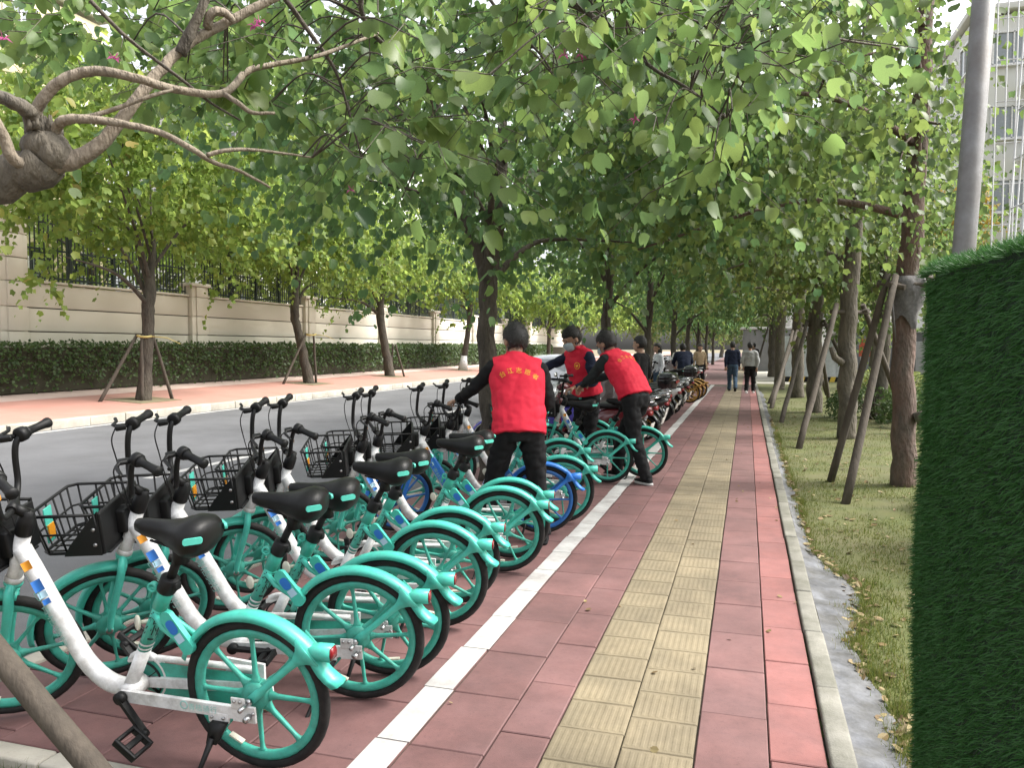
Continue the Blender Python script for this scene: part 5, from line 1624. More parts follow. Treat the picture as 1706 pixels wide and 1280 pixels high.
    b = MB(); b.tube([Vector((sx + .10, .022, sz_ - .012)), Vector((sx + .02, .024, sz_ - .03)), Vector((sx - .10, .03, sz_ - .055))], .005, 6); b.tube([Vector((sx + .10, -.022, sz_ - .012)), Vector((sx + .02, -.024, sz_ - .03)), Vector((sx - .10, -.03, sz_ - .055))], .005, 6)
    b.lathe([(.032, -.05), (.026, -.01), (.02, .03)], Vector((sx - .005, 0, sz_ - .05)), (0, 0, 1), 12)
    b.build('saddle_spring', M['black'], sad)
    for s in (1, -1):
        b = MB()
        c = Vector((sx - .140, s * .089, sz_ + .026))
        ax, ay, n_ = frame_from(Vector((-.62, s * .78, .05)))
        b.prism([(math.cos(w) * .010 + math.copysign(.024, math.cos(w)), math.sin(w) * .012) for w in np.linspace(.01, 2 * PI + .01, 17)[:-1]], c, ax, ay, .010)
        b.build('name_tag', M['mint'], sad)
    # cranks and pedals
    ca = R(50)
    for s, a in ((1, ca + PI), (-1, ca)):
        d = Vector((math.cos(a), 0, math.sin(a)))
        h0 = bb + Vector((0, s * .075, 0))
        e = h0 + d * .165 + Vector((0, s * .012, 0))
        b = MB()
        b.lathe([(0, -.012), (.024, -.012), (.024, .012), (0, .014)], h0, (0, s, 0), 14)
        b.bar(h0, e, .015, .028, Vector((0, 1, 0)))
        b.lathe([(0, -.010), (.016, -.010), (.016, .012), (0, .012)], e, (0, s, 0), 12)
        cr = b.build('crank', M['black'], root)
        b = MB()
        c = e + Vector((0, s * .062, 0))
        T_ = Matrix.Rotation(R(-38), 3, 'Y')
        for (o_, sz) in (((.045, 0, 0), (.014, .10, .028)), ((-.045, 0, 0), (.014, .10, .028)), ((0, .044, 0), (.104, .014, .030)), ((0, -.044, 0), (.104, .014, .030)), ((0, 0, 0), (.024, .09, .022))):
            b.box(c + T_ @ Vector(o_), sz, T_, bevel=.004)
        b.build('pedal', M['black'], cr)
    # chain ring
    b = MB(); b.lathe([(.075, -.003), (.082, -.003), (.082, .003), (.075, .003)], bb + Vector((0, -.058, 0)), (0, 1, 0), 28, closed=True)
    for k in range(5):
        a = k * 2 * PI / 5; d = Vector((math.cos(a), 0, math.sin(a))); b.bar(bb + Vector((0, -.058, 0)), bb + Vector((0, -.058, 0)) + d * .078, .004, .016, Vector((0, 1, 0)))
    b.build('chain_ring', M['black'], root)
    # kickstand
    b = MB()
    k0 = Vector((.115, .085, .222)); k1 = Vector((.135, .105, .150)); k2 = Vector((.185, .195, .012))
    b.loft([[k0 + Vector((x * .035, y * .010, 0)) for x, y in ((-1, -1), (1, -1), (1, 1), (-1, 1))], [k1 + Vector((x * .022, y * .010, 0)) for x, y in ((-1, -1), (1, -1), (1, 1), (-1, 1))]])
    b.tube([k1 + Vector((0, 0, .02)), k1.lerp(k2, .5), k2, k2 + Vector((.012, .03, -.004))], [.013, .009, .009, .010], 8)
    b.build('kickstand', M['black'], root)

    # fork
    b = MB(); b.xf = ST
    cr_ = s_bot - axis * .015
    b.lathe([(.032, -.012), (.036, .0), (.030, .014)], cr_, axis, 14)
    for s in (1, -1):
        p = [cr_ + Vector((0, s * .005, 0)), cr_ + Vector((.012, s * .048, -.022)), cr_ + Vector((.03, s * .054, -.09)), Vector((WB - .025, s * .052, WR + .09)), Vector((WB, s * .052, WR - .004))]
        b.tube([Vector(x) for x in spline([tuple(x) for x in p], 4)], [.018, .018, .018, .016, .014], 10, flat=1.25)
        b.lathe([(0, -.008), (.018, -.008), (.018, .008), (0, .008)], (WB, s * .056, WR), (0, 1, 0), 10)
    b.build('fork', mm, root)
    # stem, handlebar with rising ends
    hb = s_top + axis * .125 + Vector((.055, 0, .01))
    b = MB(); b.xf = ST
    b.lathe([(.031, -.002), (.034, .004), (.034, .05), (.031, .075), (.024, .085), (.022, .105), (0, .11)], s_top, axis, 16)
    b.tube([s_top + axis * .09, hb], [.022, .020], 12)
    b.build('stem', M['black'], root)
    b = MB(); b.xf = ST
    for s in (1, -1):
        p = [hb, hb + Vector((.0, s * .05, .0)), hb + Vector((.004, s * .105, .012)), hb + Vector((.0, s * .138, .05)), hb + Vector((-.012, s * .152, .145)), hb + Vector((-.028, s * .168, .20)), hb + Vector((-.055, s * .20, .218)), hb + Vector((-.09, s * .25, .212))]
        b.tube([Vector(x) for x in spline([tuple(x) for x in p], 4)], .0125, 10)
    b.lathe([(.020, -.03), (.020, .03)], hb, (0, 1, 0), 12)
    bar = b.build('handlebar', M['black'], root)
    for s in (1, -1):
        g0 = hb + Vector((-.055, s * .20, .218)); g1 = hb + Vector((-.107, s * .283, .208))
        gd = (g1 - g0).normalized()
        b = MB(); b.xf = ST
        b.lathe([(0, 0), (.019, 0), (.023, .006), (.023, .012), (.0175, .02), (.0165, .06), (.0185, .095), (.0225, .115), (.0215, .121), (0, .122)], g0 + gd * .0, gd, 14)
        b.lathe([(0, -.035), (.024, -.035), (.030, -.030), (.030, -.004), (.024, .0), (0, 0)], g0, gd, 16)
        b.build('grip', M['black'], bar)
        b = MB(); b.xf = ST
        l0 = g0 - gd * .02 + Vector((.02, 0, -.004))
        b.tube([l0, l0 + Vector((.045, 0, .004)), l0 + Vector((.060, s * .03, .0)), l0 + Vector((.045, s * .085, -.008)), l0 + Vector((.050, s * .11, -.006))], [.011, .010, .008, .007, .008], 8)
        b.box(l0 + Vector((.03, -s * .012, 0)), (.045, .024, .024), bevel=.006)
        b.build('brake_lever', M['black'], bar)
        b = MB(); b.xf = ST
        b.tube([Vector(x) for x in spline([tuple(l0 + Vector((.05, 0, 0))), tuple(l0 + Vector((.075, -s * .03, -.05))), tuple(hb + Vector((.045, s * .15, .07))), tuple(hb + Vector((.035, s * .07, -.02))), tuple(s_top + Vector((.03, s * .03, .02)))], 4)], .0032, 6, cap=False)
        b.build('brake_cable', M['black'], bar)
    b = MB(); b.xf = ST
    patch(b, hb + Vector((-.024, .150, .125)), (0, 1, 0), (-.1, .1, 1), .014, .022); b.build('sticker', M['sticker_orange'], bar)
    if basket:
        # basket: open rods, solid back with swept wings and two bolts
        ST = SB
        b = MB(); b.xf = ST
        x0, x1 = 1.10, 1.35
        z0, z1 = .745, .930
        wy0, wy1 = .165, .195
        def q(x, y, z):
            t = (z - z0) / (z1 - z0)
            f = (x - x0) / (x1 - x0)
            return Vector((x + .030 * t * (f), y * (wy0 + (wy1 - wy0) * t), z))
        r_ = .0048
        for z in (z0, (z0 + z1) / 2, z1):
            rr = .007 if z in (z0, z1) else r_
            b.tube([q(x0, -1, z), q(x1 - .03, -1, z), q(x1, -.85, z), q(x1, .85, z), q(x1 - .03, 1, z), q(x0, 1, z)], rr, 6)
        for k in range(6):
            y = -0.82 + 1.64 * k / 5
            b.tube([q(x0, y, z0), q(x1, y, z0), q(x1, y, z1)], r_, 6)
        for k in range(4):
            x = x0 + (x1 - .03 - x0) * k / 3
            for s in (-1, 1): b.tube([q(x, 0, z0), q(x, s, z0), q(x, s, z1)], r_, 6)
        bk = b.build('basket', M['black'], root)
        b = MB(); b.xf = ST
        b.box((x0 - .012, 0, .835), (.018, .36, .19), bevel=.006)
        for s in (-1, 1):
            b.prism([(0, -.095), (.16, -.095), (.13, -.045), (.045, .055), (.0, .105)], Vector((x0 - .01, s * .182, .835)), (1, 0, 0), (0, 0, 1), .010)
        b.box((x0 + .02, 0, .738), (.10, .30, .012), bevel=.004)
        b.box((x0 - .035, 0, .83), (.05, .09, .11), bevel=.01)
        b.build('basket_back', M['black'], bk)
        b = MB(); b.xf = ST
        for s in (-1, 1):
            for z in (.79, .86): b.lathe([(0, 0), (.009, 0), (.008, .005), (0, .006)], (x0 + .012, s * .188, z), (0, s, 0), 10)
        b.build('bolt', M['steel'], bk)
        b = MB(); b.xf = ST
        b.box((x1 + .014, .055, .838), (.006, .062, .16), bevel=.002)
        cd = b.build('basket_card', M['mint'], bk)
        b = MB(); b.xf = ST
        b.box((x1 + .011, .055, .81), (.012, .05, .06)); b.build('sticker', M['sticker_orange'], cd)
    # stickers and faint lettering on the down tube, seen from its left side
    p0, p1 = Vector((.982, 0, .730)), Vector((.815, 0, .405))
    td = (p1 - p0).normalized()
    def on_tube(t, ang_):
        side = Vector((0, 1, 0)); upn = td.cross(side) * -1
        n_ = (side * math.cos(ang_) + upn * math.sin(ang_)).normalized()
        return p0.lerp(p1, t) + n_ * .0362, n_
    for t, w, h, mt in ((-.02, .036, .036, 'sticker_orange'), (.225, .040, .048, 'sticker_blue'), (.335, .036, .026, 'sticker_pale'), (.42, .030, .022, 'sticker_blue')):
        o_, n_ = on_tube(t, R(28))
        b = MB(); patch(b, o_, td.cross(n_) * -1, td, w, h, .036); b.build('sticker', M[mt], fr)
    b = MB()
    for g, t in (('D', .33), ('青', .50), ('桔', .63), ('骑', .76), ('行', .89)):
        o_, n_ = on_tube(t, R(-14))
        ax_ = td; ay_ = n_.cross(td)
        decal_flat(b, g, o_ + n_ * .0008, ax_, ay_, .050 if g != 'D' else .062)
    for k, g in enumerate('青桔骑行'):
        decal_flat(b, g, Vector((.235 - k * .032, .0765, .262)), (-1, 0, 0), (0, 0, 1), .030)
    b.lathe([(.013, 0), (.017, 0), (.017, .001), (.013, .001)], Vector((.275, .0685, .262)), (0, 1, 0), 18, closed=True)
    b.build('lettering', M['print_teal'], fr)
    if blue_panel:
        b = MB(); b.prism([(0, -.03), (.34, -.03), (.36, .03), (.02, .035)], Vector((.80, .0, .42)), Vector((.51, 0, .86)), Vector((-.86, 0, .51)), .07); b.build('side_panel', M['blue'], root)
    return root

def put_bike(o, rear, heading_deg, lean_deg=7.0, label=None, group=None):
    """rear: ground point of the rear wheel; heading: direction the bike points; leans to its left on the stand."""
    h = R(heading_deg)
    o.rotation_mode = 'QUATERNION'
    o.rotation_quaternion = (Matrix.Rotation(h, 3, 'Z') @ Matrix.Rotation(R(-lean_deg), 3, 'X')).to_quaternion()
    o.location = (rear[0], rear[1], 0.004)
    if label: o['label'] = label
    if group: o['group'] = group
    return o

proto = make_bike(label='nearest white and teal shared bicycle, its whole rear wheel and kickstand in view')
b_blue = make_bike('blue', 'blue_dull', 'white', R(30), 'shared bicycle with bright blue mudguards among the teal ones behind the near volunteer', blue_panel=True)
b_str = make_bike('teal', 'teal_dull', 'white', R(12), 'teal and white bicycle whose saddle the bending volunteer grips')
b_yel = make_bike('yellow', 'yellow', 'black', R(12), 'yellow wheeled shared bicycle at the far end of the parked row', group='yellow wheeled bicycles', basket=False)

def vary(o):
    """Turns a copy's rear wheel and cranks a little so that no two stand alike."""
    a, c = rnd.uniform(0, 1), rnd.uniform(-.9, .9)
    for ch in o.children:
        p = Vector((0, 0, WR)) if ch.name.startswith('rear_wheel') else Vector((.56, 0, .255)) if ch.name.startswith('crank') else None
        if p is not None:
            ch.matrix_local = Matrix.Translation(p) @ Matrix.Rotation(a if p.x == 0 else c, 4, 'Y') @ Matrix.Translation(-p)

# rear wheel positions read from the photograph
BIKES = [
    (proto, (-1.735, 2.50), 181, 7.5, None),
    (None, (-1.655, 3.13), 190, 7.0, 'second teal and white bicycle from the front, black saddle above the nearest rear wheel'),
    (None, (-1.640, 3.40), 191, 7.5, 'third bicycle from the front, its rear mudguard tight behind the second one'),
    (None, (-1.670, 4.07), 189, 7.0, 'fourth bicycle from the front, rear wheel standing clear by the white line'),
    (None, (-1.730, 4.47), 192, 7.5, 'fifth bicycle from the front, nested tight behind the fourth'),
    (None, (-1.640, 5.22), 190, 7.0, 'sixth bicycle from the front, its rear wheel right before the volunteer\'s shoe'),
    (None, (-1.690, 5.58), 192, 7.0, 'seventh bicycle from the front, its mudguard touching the volunteer\'s dark trousers'),
    (b_blue, (-1.66, 6.40), 197, 6.0, None),
    (None, (-1.600, 6.85), 194, 6.0, 'teal bicycle just past the blue one, partly behind the near volunteer\'s leg'),
]
for (o, rear, hd, ln, lb) in BIKES:
    if o is None:
        o = copy_tree(proto)
        vary(o)
    put_bike(o, rear, hd, ln, lb)
# bikes being straightened by the two volunteers
put_bike(b_str, (-1.55, 9.02), 186, 3.0)
for (rear, hd, ln, lb) in (((-1.20, 9.55), 180, 2.0, 'teal bicycle standing partly on the white line behind the bending volunteer\'s leg'),
                           ((-1.95, 10.3), 178, 5.0, 'teal bicycle farther in, its mudguard showing past the gripped saddle'),
                           ((-1.9, 8.1), 190, 6, 'teal and white bicycle almost hidden behind the near volunteer\'s right arm')):
    put_bike(copy_tree(b_str), rear, hd, ln, lb)
for i, (x, y) in enumerate(((-1.55, 22.6), (-1.5, 23.5), (-1.45, 24.5))):
    o = b_yel if i == 0 else copy_tree(b_yel)
    put_bike(o, (x, y), 175 + 4 * i, 6, ['yellow wheeled bicycle nearest in the far yellow trio', 'yellow wheeled bicycle in the middle of the far yellow trio', 'yellow wheeled bicycle farthest in the far yellow trio'][i])

# ================================================================== PEOPLE
M['skin'] = mottled('skin', (0.36, 0.21, 0.145), (0.42, 0.26, 0.185), scale=18, rough=0.5, spec=0.4, bump=0.05, bscale=260)
M['hair'] = mottled('black_hair', (0.008, 0.007, 0.007), (0.018, 0.016, 0.015), scale=60, rough=0.55, bump=0.5, bscale=220, stretch=(1, 1, .3))
def cloth(name, c, rough=0.85, var=.18, b=.25):
    return mottled(name, tuple(x * (1 - var) for x in c), tuple(x * (1 + var) for x in c), scale=9, rough=rough, spec=.25, bump=b, bscale=420)
M['vest_red'] = cloth('red_vest', (0.66, 0.020, 0.050), 0.7, .06)
M['cloth_black'] = cloth('black_cloth', (0.010, 0.010, 0.011))
M['cloth_navy'] = cloth('navy_cloth', (0.016, 0.022, 0.045))
M['cloth_char'] = cloth('charcoal_cloth', (0.022, 0.026, 0.028))
M['cloth_grey'] = cloth('grey_cloth', (0.36, 0.365, 0.37))
M['cloth_jean'] = cloth('blue_jeans', (0.05, 0.085, 0.13))
M['cloth_tan'] = cloth('tan_cloth', (0.38, 0.28, 0.18))
M['cloth_white'] = cloth('white_cloth', (0.62, 0.63, 0.66))
M['mask'] = cloth('face_mask', (0.42, 0.50, 0.54))
M['vest_print'] = plain('yellow_print', (0.80, 0.42, 0.03), rough=.6)
M['shoe_sole'] = plain('shoe_sole', (0.55, 0.54, 0.52), rough=.6)

def fuse(mb, name, mat, parent, voxel=0.012, smooth=4, wrinkle=0.0, wscale=(9, 9, 14), seed=0):
    """Joins overlapping shapes into one continuous skin, smooths it, optionally creases it."""
    me = mb.mesh(name)
    o = link(name, me, mat, parent)
    r = o.modifiers.new('fuse', 'REMESH'); r.mode = 'VOXEL'; r.voxel_size = voxel
    s = o.modifiers.new('smooth', 'SMOOTH'); s.factor = 0.5; s.iterations = smooth
    bpy.context.view_layer.update()
    m2 = bpy.data.meshes.new_from_object(o.evaluated_get(bpy.context.evaluated_depsgraph_get()))
    o.modifiers.clear()
    o.data = m2
    bpy.data.meshes.remove(me)
    n = len(m2.vertices)
    if wrinkle:
        co = np.empty(n * 3); no = np.empty(n * 3)
        m2.vertices.foreach_get('co', co); m2.vertices.foreach_get('normal', no)
        co = co.reshape(-1, 3); no = no.reshape(-1, 3)
        w = np.array([abs(noise.noise(Vector((c[0] * wscale[0] + seed, c[1] * wscale[1], c[2] * wscale[2]))) ) - .25 + .15 * noise.noise(Vector((c[0] * 22, c[1] * 22 + seed, c[2] * 26))) for c in co])
        co = co + no * (w * wrinkle)[:, None]
        m2.vertices.foreach_set('co', co.ravel())
    m2.polygons.foreach_set('use_smooth', np.ones(len(m2.polygons), bool))
    if not m2.materials: m2.materials.append(mat)
    m2.update()
    return o

def oval(c, ax, ay, rx, ry, n=20, pw=2.4):
    out = []
    for k in range(n):
        w = 2 * PI * k / n
        cx, sy = math.cos(w), math.sin(w)
        out.append(c + ax * (rx * math.copysign(abs(cx) ** (2 / pw), cx)) + ay * (ry * math.copysign(abs(sy) ** (2 / pw), sy)))
    return out

def torso(mb, spine, sizes, lat, n=6):
    """Rings of (half width, half depth) along a bent spine."""
    S_ = [Vector(p) for p in spline([tuple(p) for p in spine], n)]
    k = len(S_)
    rings = []
    lat = Vector(lat).normalized()
    for i, p in enumerate(S_):
        t = (S_[min(i + 1, k - 1)] - S_[max(i - 1, 0)]).normalized()
        f = t.cross(lat).normalized()
        l = f.cross(t).normalized()
        q = i / (k - 1) * (len(sizes) - 1)
        j = min(int(q), len(sizes) - 2); u = q - j
        rx = sizes[j][0] * (1 - u) + sizes[j + 1][0] * u
        ry = sizes[j][1] * (1 - u) + sizes[j + 1][1] * u
        rings.append(oval(p, l, f, rx, ry))
    mb.loft(rings)

def curve(pts, n=5):
    return [Vector(p) for p in spline([tuple(p) for p in pts], n)]

def hand(mb, wrist, direction, palm_n, side, curl=0.8, s=1.0):
    """Palm, four fingers of different lengths and a thumb. direction: along the hand; palm_n: the way the palm faces; side +1/-1: thumb side."""
    d = Vector(direction).normalized(); pn = Vector(palm_n); pn = (pn - d * pn.dot(d)).normalized(); lt = d.cross(pn) * side
    rings = []
    for (t, w, h) in ((-.03, .026, .022), (.0, .028, .020), (.03, .038, .017), (.07, .042, .015), (.092, .040, .012)):
        rings.append(oval(Vector(wrist) + d * (t * s), lt, pn, w * s, h * s, 12, 2.6))
    mb.loft(rings)
    for i, (o, L, r) in enumerate(((.030, .072, .0085), (.0105, .080, .0088), (-.0105, .074, .0085), (-.030, .058, .0075))):
        p = Vector(wrist) + d * (.080 * s) + lt * (o * s)
        pts = [p]
        a = .15
        for k, f in enumerate((.42, .32, .26)):
            a += curl * (.5 if k == 0 else .75)
            p = p + (d * math.cos(a) + pn * math.sin(a)) * (L * f * s)
            pts.append(p)
        mb.tube(pts, [r * s, r * .98 * s, r * .9 * s, r * .72 * s], 8)
    p = Vector(wrist) + d * (.022 * s) + lt * (.034 * s)
    td = (d * .62 + lt * .62 + pn * .35).normalized()
    p1 = p + td * .034 * s; p2 = p1 + (td * .6 + d * .35 + pn * .45).normalized() * .028 * s; p3 = p2 + (d * .5 + pn * .7 - lt * .25).normalized() * .024 * s
    mb.tube([p - td * .012, p1, p2, p3], [.014 * s, .0115 * s, .010 * s, .0075 * s], 8)

def person(loc, rz, scale, label, pose, wear, group=None, detail=1.0, seed=0):
    root = empty('person', loc, rz, label, 'person', group)
    root.scale = (scale,) * 3
    V = lambda k: Vector(pose[k])
    vx = 0.011 / detail
    lat = pose.get('lat', (1, 0, 0))
    spine = [V('pelvis'), V('waist'), V('chest'), V('shoulders'), V('neck')]
    hc = V('head')
    hf = Vector(pose.get('look', (0, 1, -.15))).normalized()
    hr = hf.cross(Vector((0, 0, 1))).normalized()
    hu = hr.cross(hf).normalized()
    HM = Matrix((hr, hf, hu)).transposed()
    HS = 1.19
    def H(x, y, z): return hc + HM @ Vector((x, y, z)) * HS
    # the body: one continuous figure, head to feet
    b = MB()
    def ell(c, r, rot=HM, n=16): b.ball(c, HS, n, r, rot)
    ell(H(0, -.010, .022), (.077, .097, .096))
    ell(H(0, .026, -.045), (.060, .070, .078))
    ell(H(0, .055, -.082), (.034, .034, .030))
    b.tube([H(0, .088, .020), H(0, .104, -.012), H(0, .112, -.026), H(0, .094, -.034)], [.010, .013, .016, .012], 8)     # nose
    b.tube([H(-.030, .086, -.062), H(0, .096, -.060), H(.030, .086, -.062)], [.006, .010, .006], 6)                       # lips
    for s in (-1, 1):
        ell(H(s * .079, -.012, -.008), (.010, .020, .032)); ell(H(s * .030, .076, .030), (.024, .016, .010))
    b.tube([H(0, -.02, -.04), V('neck').lerp(hc, .35), V('neck'), V('shoulders')], [.058, .056, .062, .075], 14)
    torso(b, spine, ((.150, .105), (.130, .090), (.150, .100), (.150, .085), (.060, .055)), lat)
    for s, n in ((-1, 'l'), (1, 'r')):
        sh, el, wr = V('sh_' + n), V('el_' + n), V('wr_' + n)
        b.tube(curve([V('shoulders').lerp(sh, .5), sh, sh.lerp(el, .5), el, el.lerp(wr, .4), wr]), [.06, .052, .046, .038, .037, .024], 12)
        hp, kn, an = V('hip_' + n), V('kn_' + n), V('an_' + n)
        b.tube(curve([V('pelvis').lerp(hp, .6), hp, hp.lerp(kn, .5), kn, kn.lerp(an, .35), an]), [.08, .078, .066, .050, .052, .034], 12)
        toe = Vector(pose.get('toe_' + n, (0, 1, 0))).normalized()
        b.tube([an, an + toe * .08 + Vector((0, 0, -.045)), an + toe * .14 + Vector((0, 0, -.06))], [.036, .034, .024], 10)
    body = fuse(b, 'body', M['skin'], root, 0.0085 / detail if detail >= 1 else .013, 3)
    hb_ = MB()
    for s, n in ((-1, 'l'), (1, 'r')):
        wr, el = V('wr_' + n), V('el_' + n)
        d = (wr - el).normalized()
        hd = Vector(pose.get('hand_' + n, tuple(d)))
        hand(hb_, wr, hd, pose.get('palm_' + n, (0, .2, -1)), pose.get('thumb_' + n, 1) * (-s), pose.get('curl_' + n, .7))
    if detail >= .8:      # fingers are rooted in the fused wrists: same mesh
        bm = bmesh.new(); bm.from_mesh(body.data); hm = hb_.mesh('h'); bm.from_mesh(hm)
        for f in bm.faces: f.smooth = True
        bm.to_mesh(body.data); bm.free(); bpy.data.meshes.remove(hm)
    else:
        hb_.build('hands', M['skin'], body)
    # face: eyes, brows
    if detail >= .8:
        for s in (-1, 1):
            e = MB(); e.ball(H(s * .031, .083, .016), 1.0, 10, (.013, .008, .006), HM); e.build('eye', M['print_dark'], body)
            e = MB(); e.tube([H(s * .014, .094, .036), H(s * .031, .095, .041), H(s * .048, .083, .036)], [.003, .004, .002], 6); e.build('eyebrow', M['hair'], body)
    # hair
    hb = MB()
    n = 26; m = 16
    vs, fs = [], []
    long_ = wear.get('hair') == 'long'
    for i in range(m + 1):
        th = PI * i / m
        for j in range(n):
            w = 2 * PI * j / n
            d = Vector((math.sin(th) * math.cos(w), math.sin(th) * math.sin(w), math.cos(th)))
            r = 1.0 + .05 * noise.noise(d * 4 + Vector((seed, 0, 0))) + .035 * noise.noise(d * 13)
            face = max(0, min(1, (d.y - .18) / .3)) * max(0, min(1, (.42 - d.z) / .25))
            ear = max(0, min(1, (abs(d.x) - .74) / .12)) * max(0, min(1, (.0 - d.z) / .2)) * max(0, min(1, (d.y + .30) / .2))
            nape = 0 if long_ else max(0, min(1, (-.74 - d.z) / .14))
            r *= 1 - .30 * max(face, ear, nape)
            p = Vector((d.x * .091, d.y * .112 - .014, d.z * .116 + .022)) * r * HS
            if long_ and d.z < -.1 and d.y < .2: p.z -= .22 * min(1, (-.1 - d.z) * 2.2)
            vs.append(hc + HM @ p)
    for i in range(m):
        for j in range(n): fs.append((i * n + j, (i + 1) * n + j, (i + 1) * n + (j + 1) % n, i * n + (j + 1) % n))
    hb.add(vs, fs, True)
    if detail >= .8:      # short strands so that the hair has no clean outline
        hv = [Vector(v) for v in hb.v]
        for i in range(2600):
            p = rnd.choice(hv)
            d = (p - hc).normalized()
            if d.dot(hf) > .55 and d.z < .35: continue
            p = p + Vector((rnd.gauss(0, .006), rnd.gauss(0, .006), rnd.gauss(0, .006))) - d * .004
            t = (d * .8 + Vector((0, 0, -.5)) + hf * .25 + Vector((rnd.gauss(0, .35), rnd.gauss(0, .35), rnd.gauss(0, .35)))).normalized()
            s_ = t.cross(d).normalized() * .0016 if t.cross(d).length > .01 else Vector((.0016, 0, 0))
            e = p + t * rnd.uniform(.014, .036)
            hb.add([p - s_, p + s_, e], [(0, 1, 2)], False)
    hb.build('hair', M[wear.get('hair_mat', 'hair')], root)
    if wear.get('mask'):
        mb = MB(); rings = []
        for (z, y, w) in ((.000, .100, .030), (-.012, .108, .052), (-.035, .112, .062), (-.065, .104, .058), (-.095, .088, .042), (-.104, .070, .030)):
            rings.append([H(w * math.sin(a) * 1.12, -.0 + (y + .008) * math.cos(a) ** .6 if math.cos(a) > 0 else 0, z) for a in np.linspace(-1.35, 1.35, 13)])
        k = 13
        v_ = [p for r_ in rings for p in r_]
        mb.add(v_, [(i * k + j, i * k + j + 1, (i + 1) * k + j + 1, (i + 1) * k + j) for i in range(len(rings) - 1) for j in range(k - 1)], True)
        for s in (-1, 1): mb.tube([H(s * .062, .03, -.02), H(s * .078, .0, -.005), H(s * .082, -.02, .012)], .0018, 5); mb.tube([H(s * .055, .03, -.085), H(s * .075, .0, -.04), H(s * .084, -.02, -.01)], .0018, 5)
        mb.build('face_mask', M['mask'], root)
    # jacket with sleeves
    loose = wear.get('loose', 1.0)
    jb = MB()
    torso(jb, [V('pelvis') + (V('waist') - V('pelvis')) * wear.get('hem', -.2)] + spine[1:4] + [V('neck') - (V('neck') - V('shoulders')) * .1], [(x * loose, y * loose) for x, y in ((.175, .128), (.165, .120), (.178, .122), (.165, .098))] + [(.062, .060)], lat)
    for n_ in 'lr':
        sh, el, wr = V('sh_' + n_), V('el_' + n_), V('wr_' + n_)
        e2 = el.lerp(wr, .93)
        jb.tube(curve([V('shoulders').lerp(sh, .35), sh, sh.lerp(el, .5), el, el.lerp(e2, .5), e2]), [.080 * loose, .073 * loose, .064 * loose, .056 * loose, .050, .041], 14)
    fuse(jb, 'jacket', M[wear['jacket']], root, vx, 4, .022, (7, 7, 13), seed)
    # trousers
    tb = MB()
    torso(tb, [V('pelvis') + Vector((0, 0, -.10)), V('pelvis'), V('pelvis').lerp(V('waist'), .75)], ((.150, .118), (.172, .126), (.160, .116)), lat)
    for n_ in 'lr':
        hp, kn, an = V('hip_' + n_), V('kn_' + n_), V('an_' + n_)
        tb.tube(curve([V('pelvis').lerp(hp, .7) + Vector((0, 0, .02)), hp, hp.lerp(kn, .5), kn, kn.lerp(an, .5), an + Vector((0, 0, -.03))]), [.112, .110, .100, .082, .076, .068], 14)
    fuse(tb, 'trousers', M[wear['trousers']], root, vx, 4, .026, (8, 8, 11), seed + 3)
    # shoes
    for n_ in 'lr':
        an = V('an_' + n_); toe = Vector(pose.get('toe_' + n_, (0, 1, 0))).normalized(); sd_ = Vector((toe.y, -toe.x, 0))
        t2 = Vector((toe.x, toe.y, 0)).normalized() if abs(toe.z) < .05 else toe
        up = sd_.cross(t2).normalized() if sd_.cross(t2).z > 0 else -sd_.cross(t2).normalized()
        base = an - up * .082
        rings = []
        for (y, w, h) in ((-.075, .026, .05), (-.06, .036, .075), (-.01, .041, .088), (.05, .043, .068), (.11, .046, .050), (.16, .042, .040), (.188, .024, .026)):
            c = base + t2 * y + up * (h / 2 + .012)
            rings.append(oval(c, sd_, up, w, h / 2, 12, 2.8))
        q = MB(); q.loft(rings); sh_ = q.build('shoe', M[wear.get('shoes', 'cloth_black')], root)
        q = MB(); q.loft([[base + t2 * y * 1.02 + sd_ * x * w + up * z for (y, x, w) in ((-.085, -1, .024), (-.05, -1, .038), (.05, -1, .044), (.11, -1, .048), (.16, -1, .042), (.195, 0, 0), (.16, 1, .042), (.11, 1, .048), (.05, 1, .044), (-.05, 1, .038), (-.085, 1, .024))] for z in (0.0, .026)])
        q.build('sole', M[wear.get('sole', 'cloth_black')], sh_)
    if wear.get('vest'):
        vb = MB()
        dn = (V('pelvis') - V('waist')).normalized()
        low = V('pelvis') + dn * wear.get('vest_drop', 0.0)
        sp_ = [low, V('waist'), V('chest'), V('chest').lerp(V('shoulders'), .62), V('shoulders').lerp(V('neck'), .25), V('neck') + (V('neck') - V('shoulders')).normalized() * .03]
        torso(vb, sp_, ((.226, .160), (.218, .152), (.226, .154), (.232, .142), (.205, .108), (.086, .082)), lat)
        for n_ in 'lr':
            sh = V('sh_' + n_)
            vb.tube([V('shoulders').lerp(V('neck'), .3), V('shoulders').lerp(sh, .62) + Vector((0, 0, .022)), V('shoulders').lerp(sh, 1.02) + Vector((0, 0, .014))], [.085, .085, .078], 14)
        vest = fuse(vb, 'vest', M['vest_red'], root, .0095, 3, .024, (5, 5, 8), seed + 5)
        me = vest.data
        bv = BVHTree.FromPolygons([v.co.copy() for v in me.vertices], [list(p.vertices) for p in me.polygons])
        # collar
        cb = MB(); nk = V('neck'); t_ = (hc - nk).normalized()
        r1 = oval(nk + t_ * .015, Vector(lat).normalized(), Vector((0, 1, 0)), .083, .080, 20, 2.0); r2 = oval(nk + t_ * .055, Vector(lat).normalized(), Vector((0, 1, 0)), .076, .074, 20, 2.0)
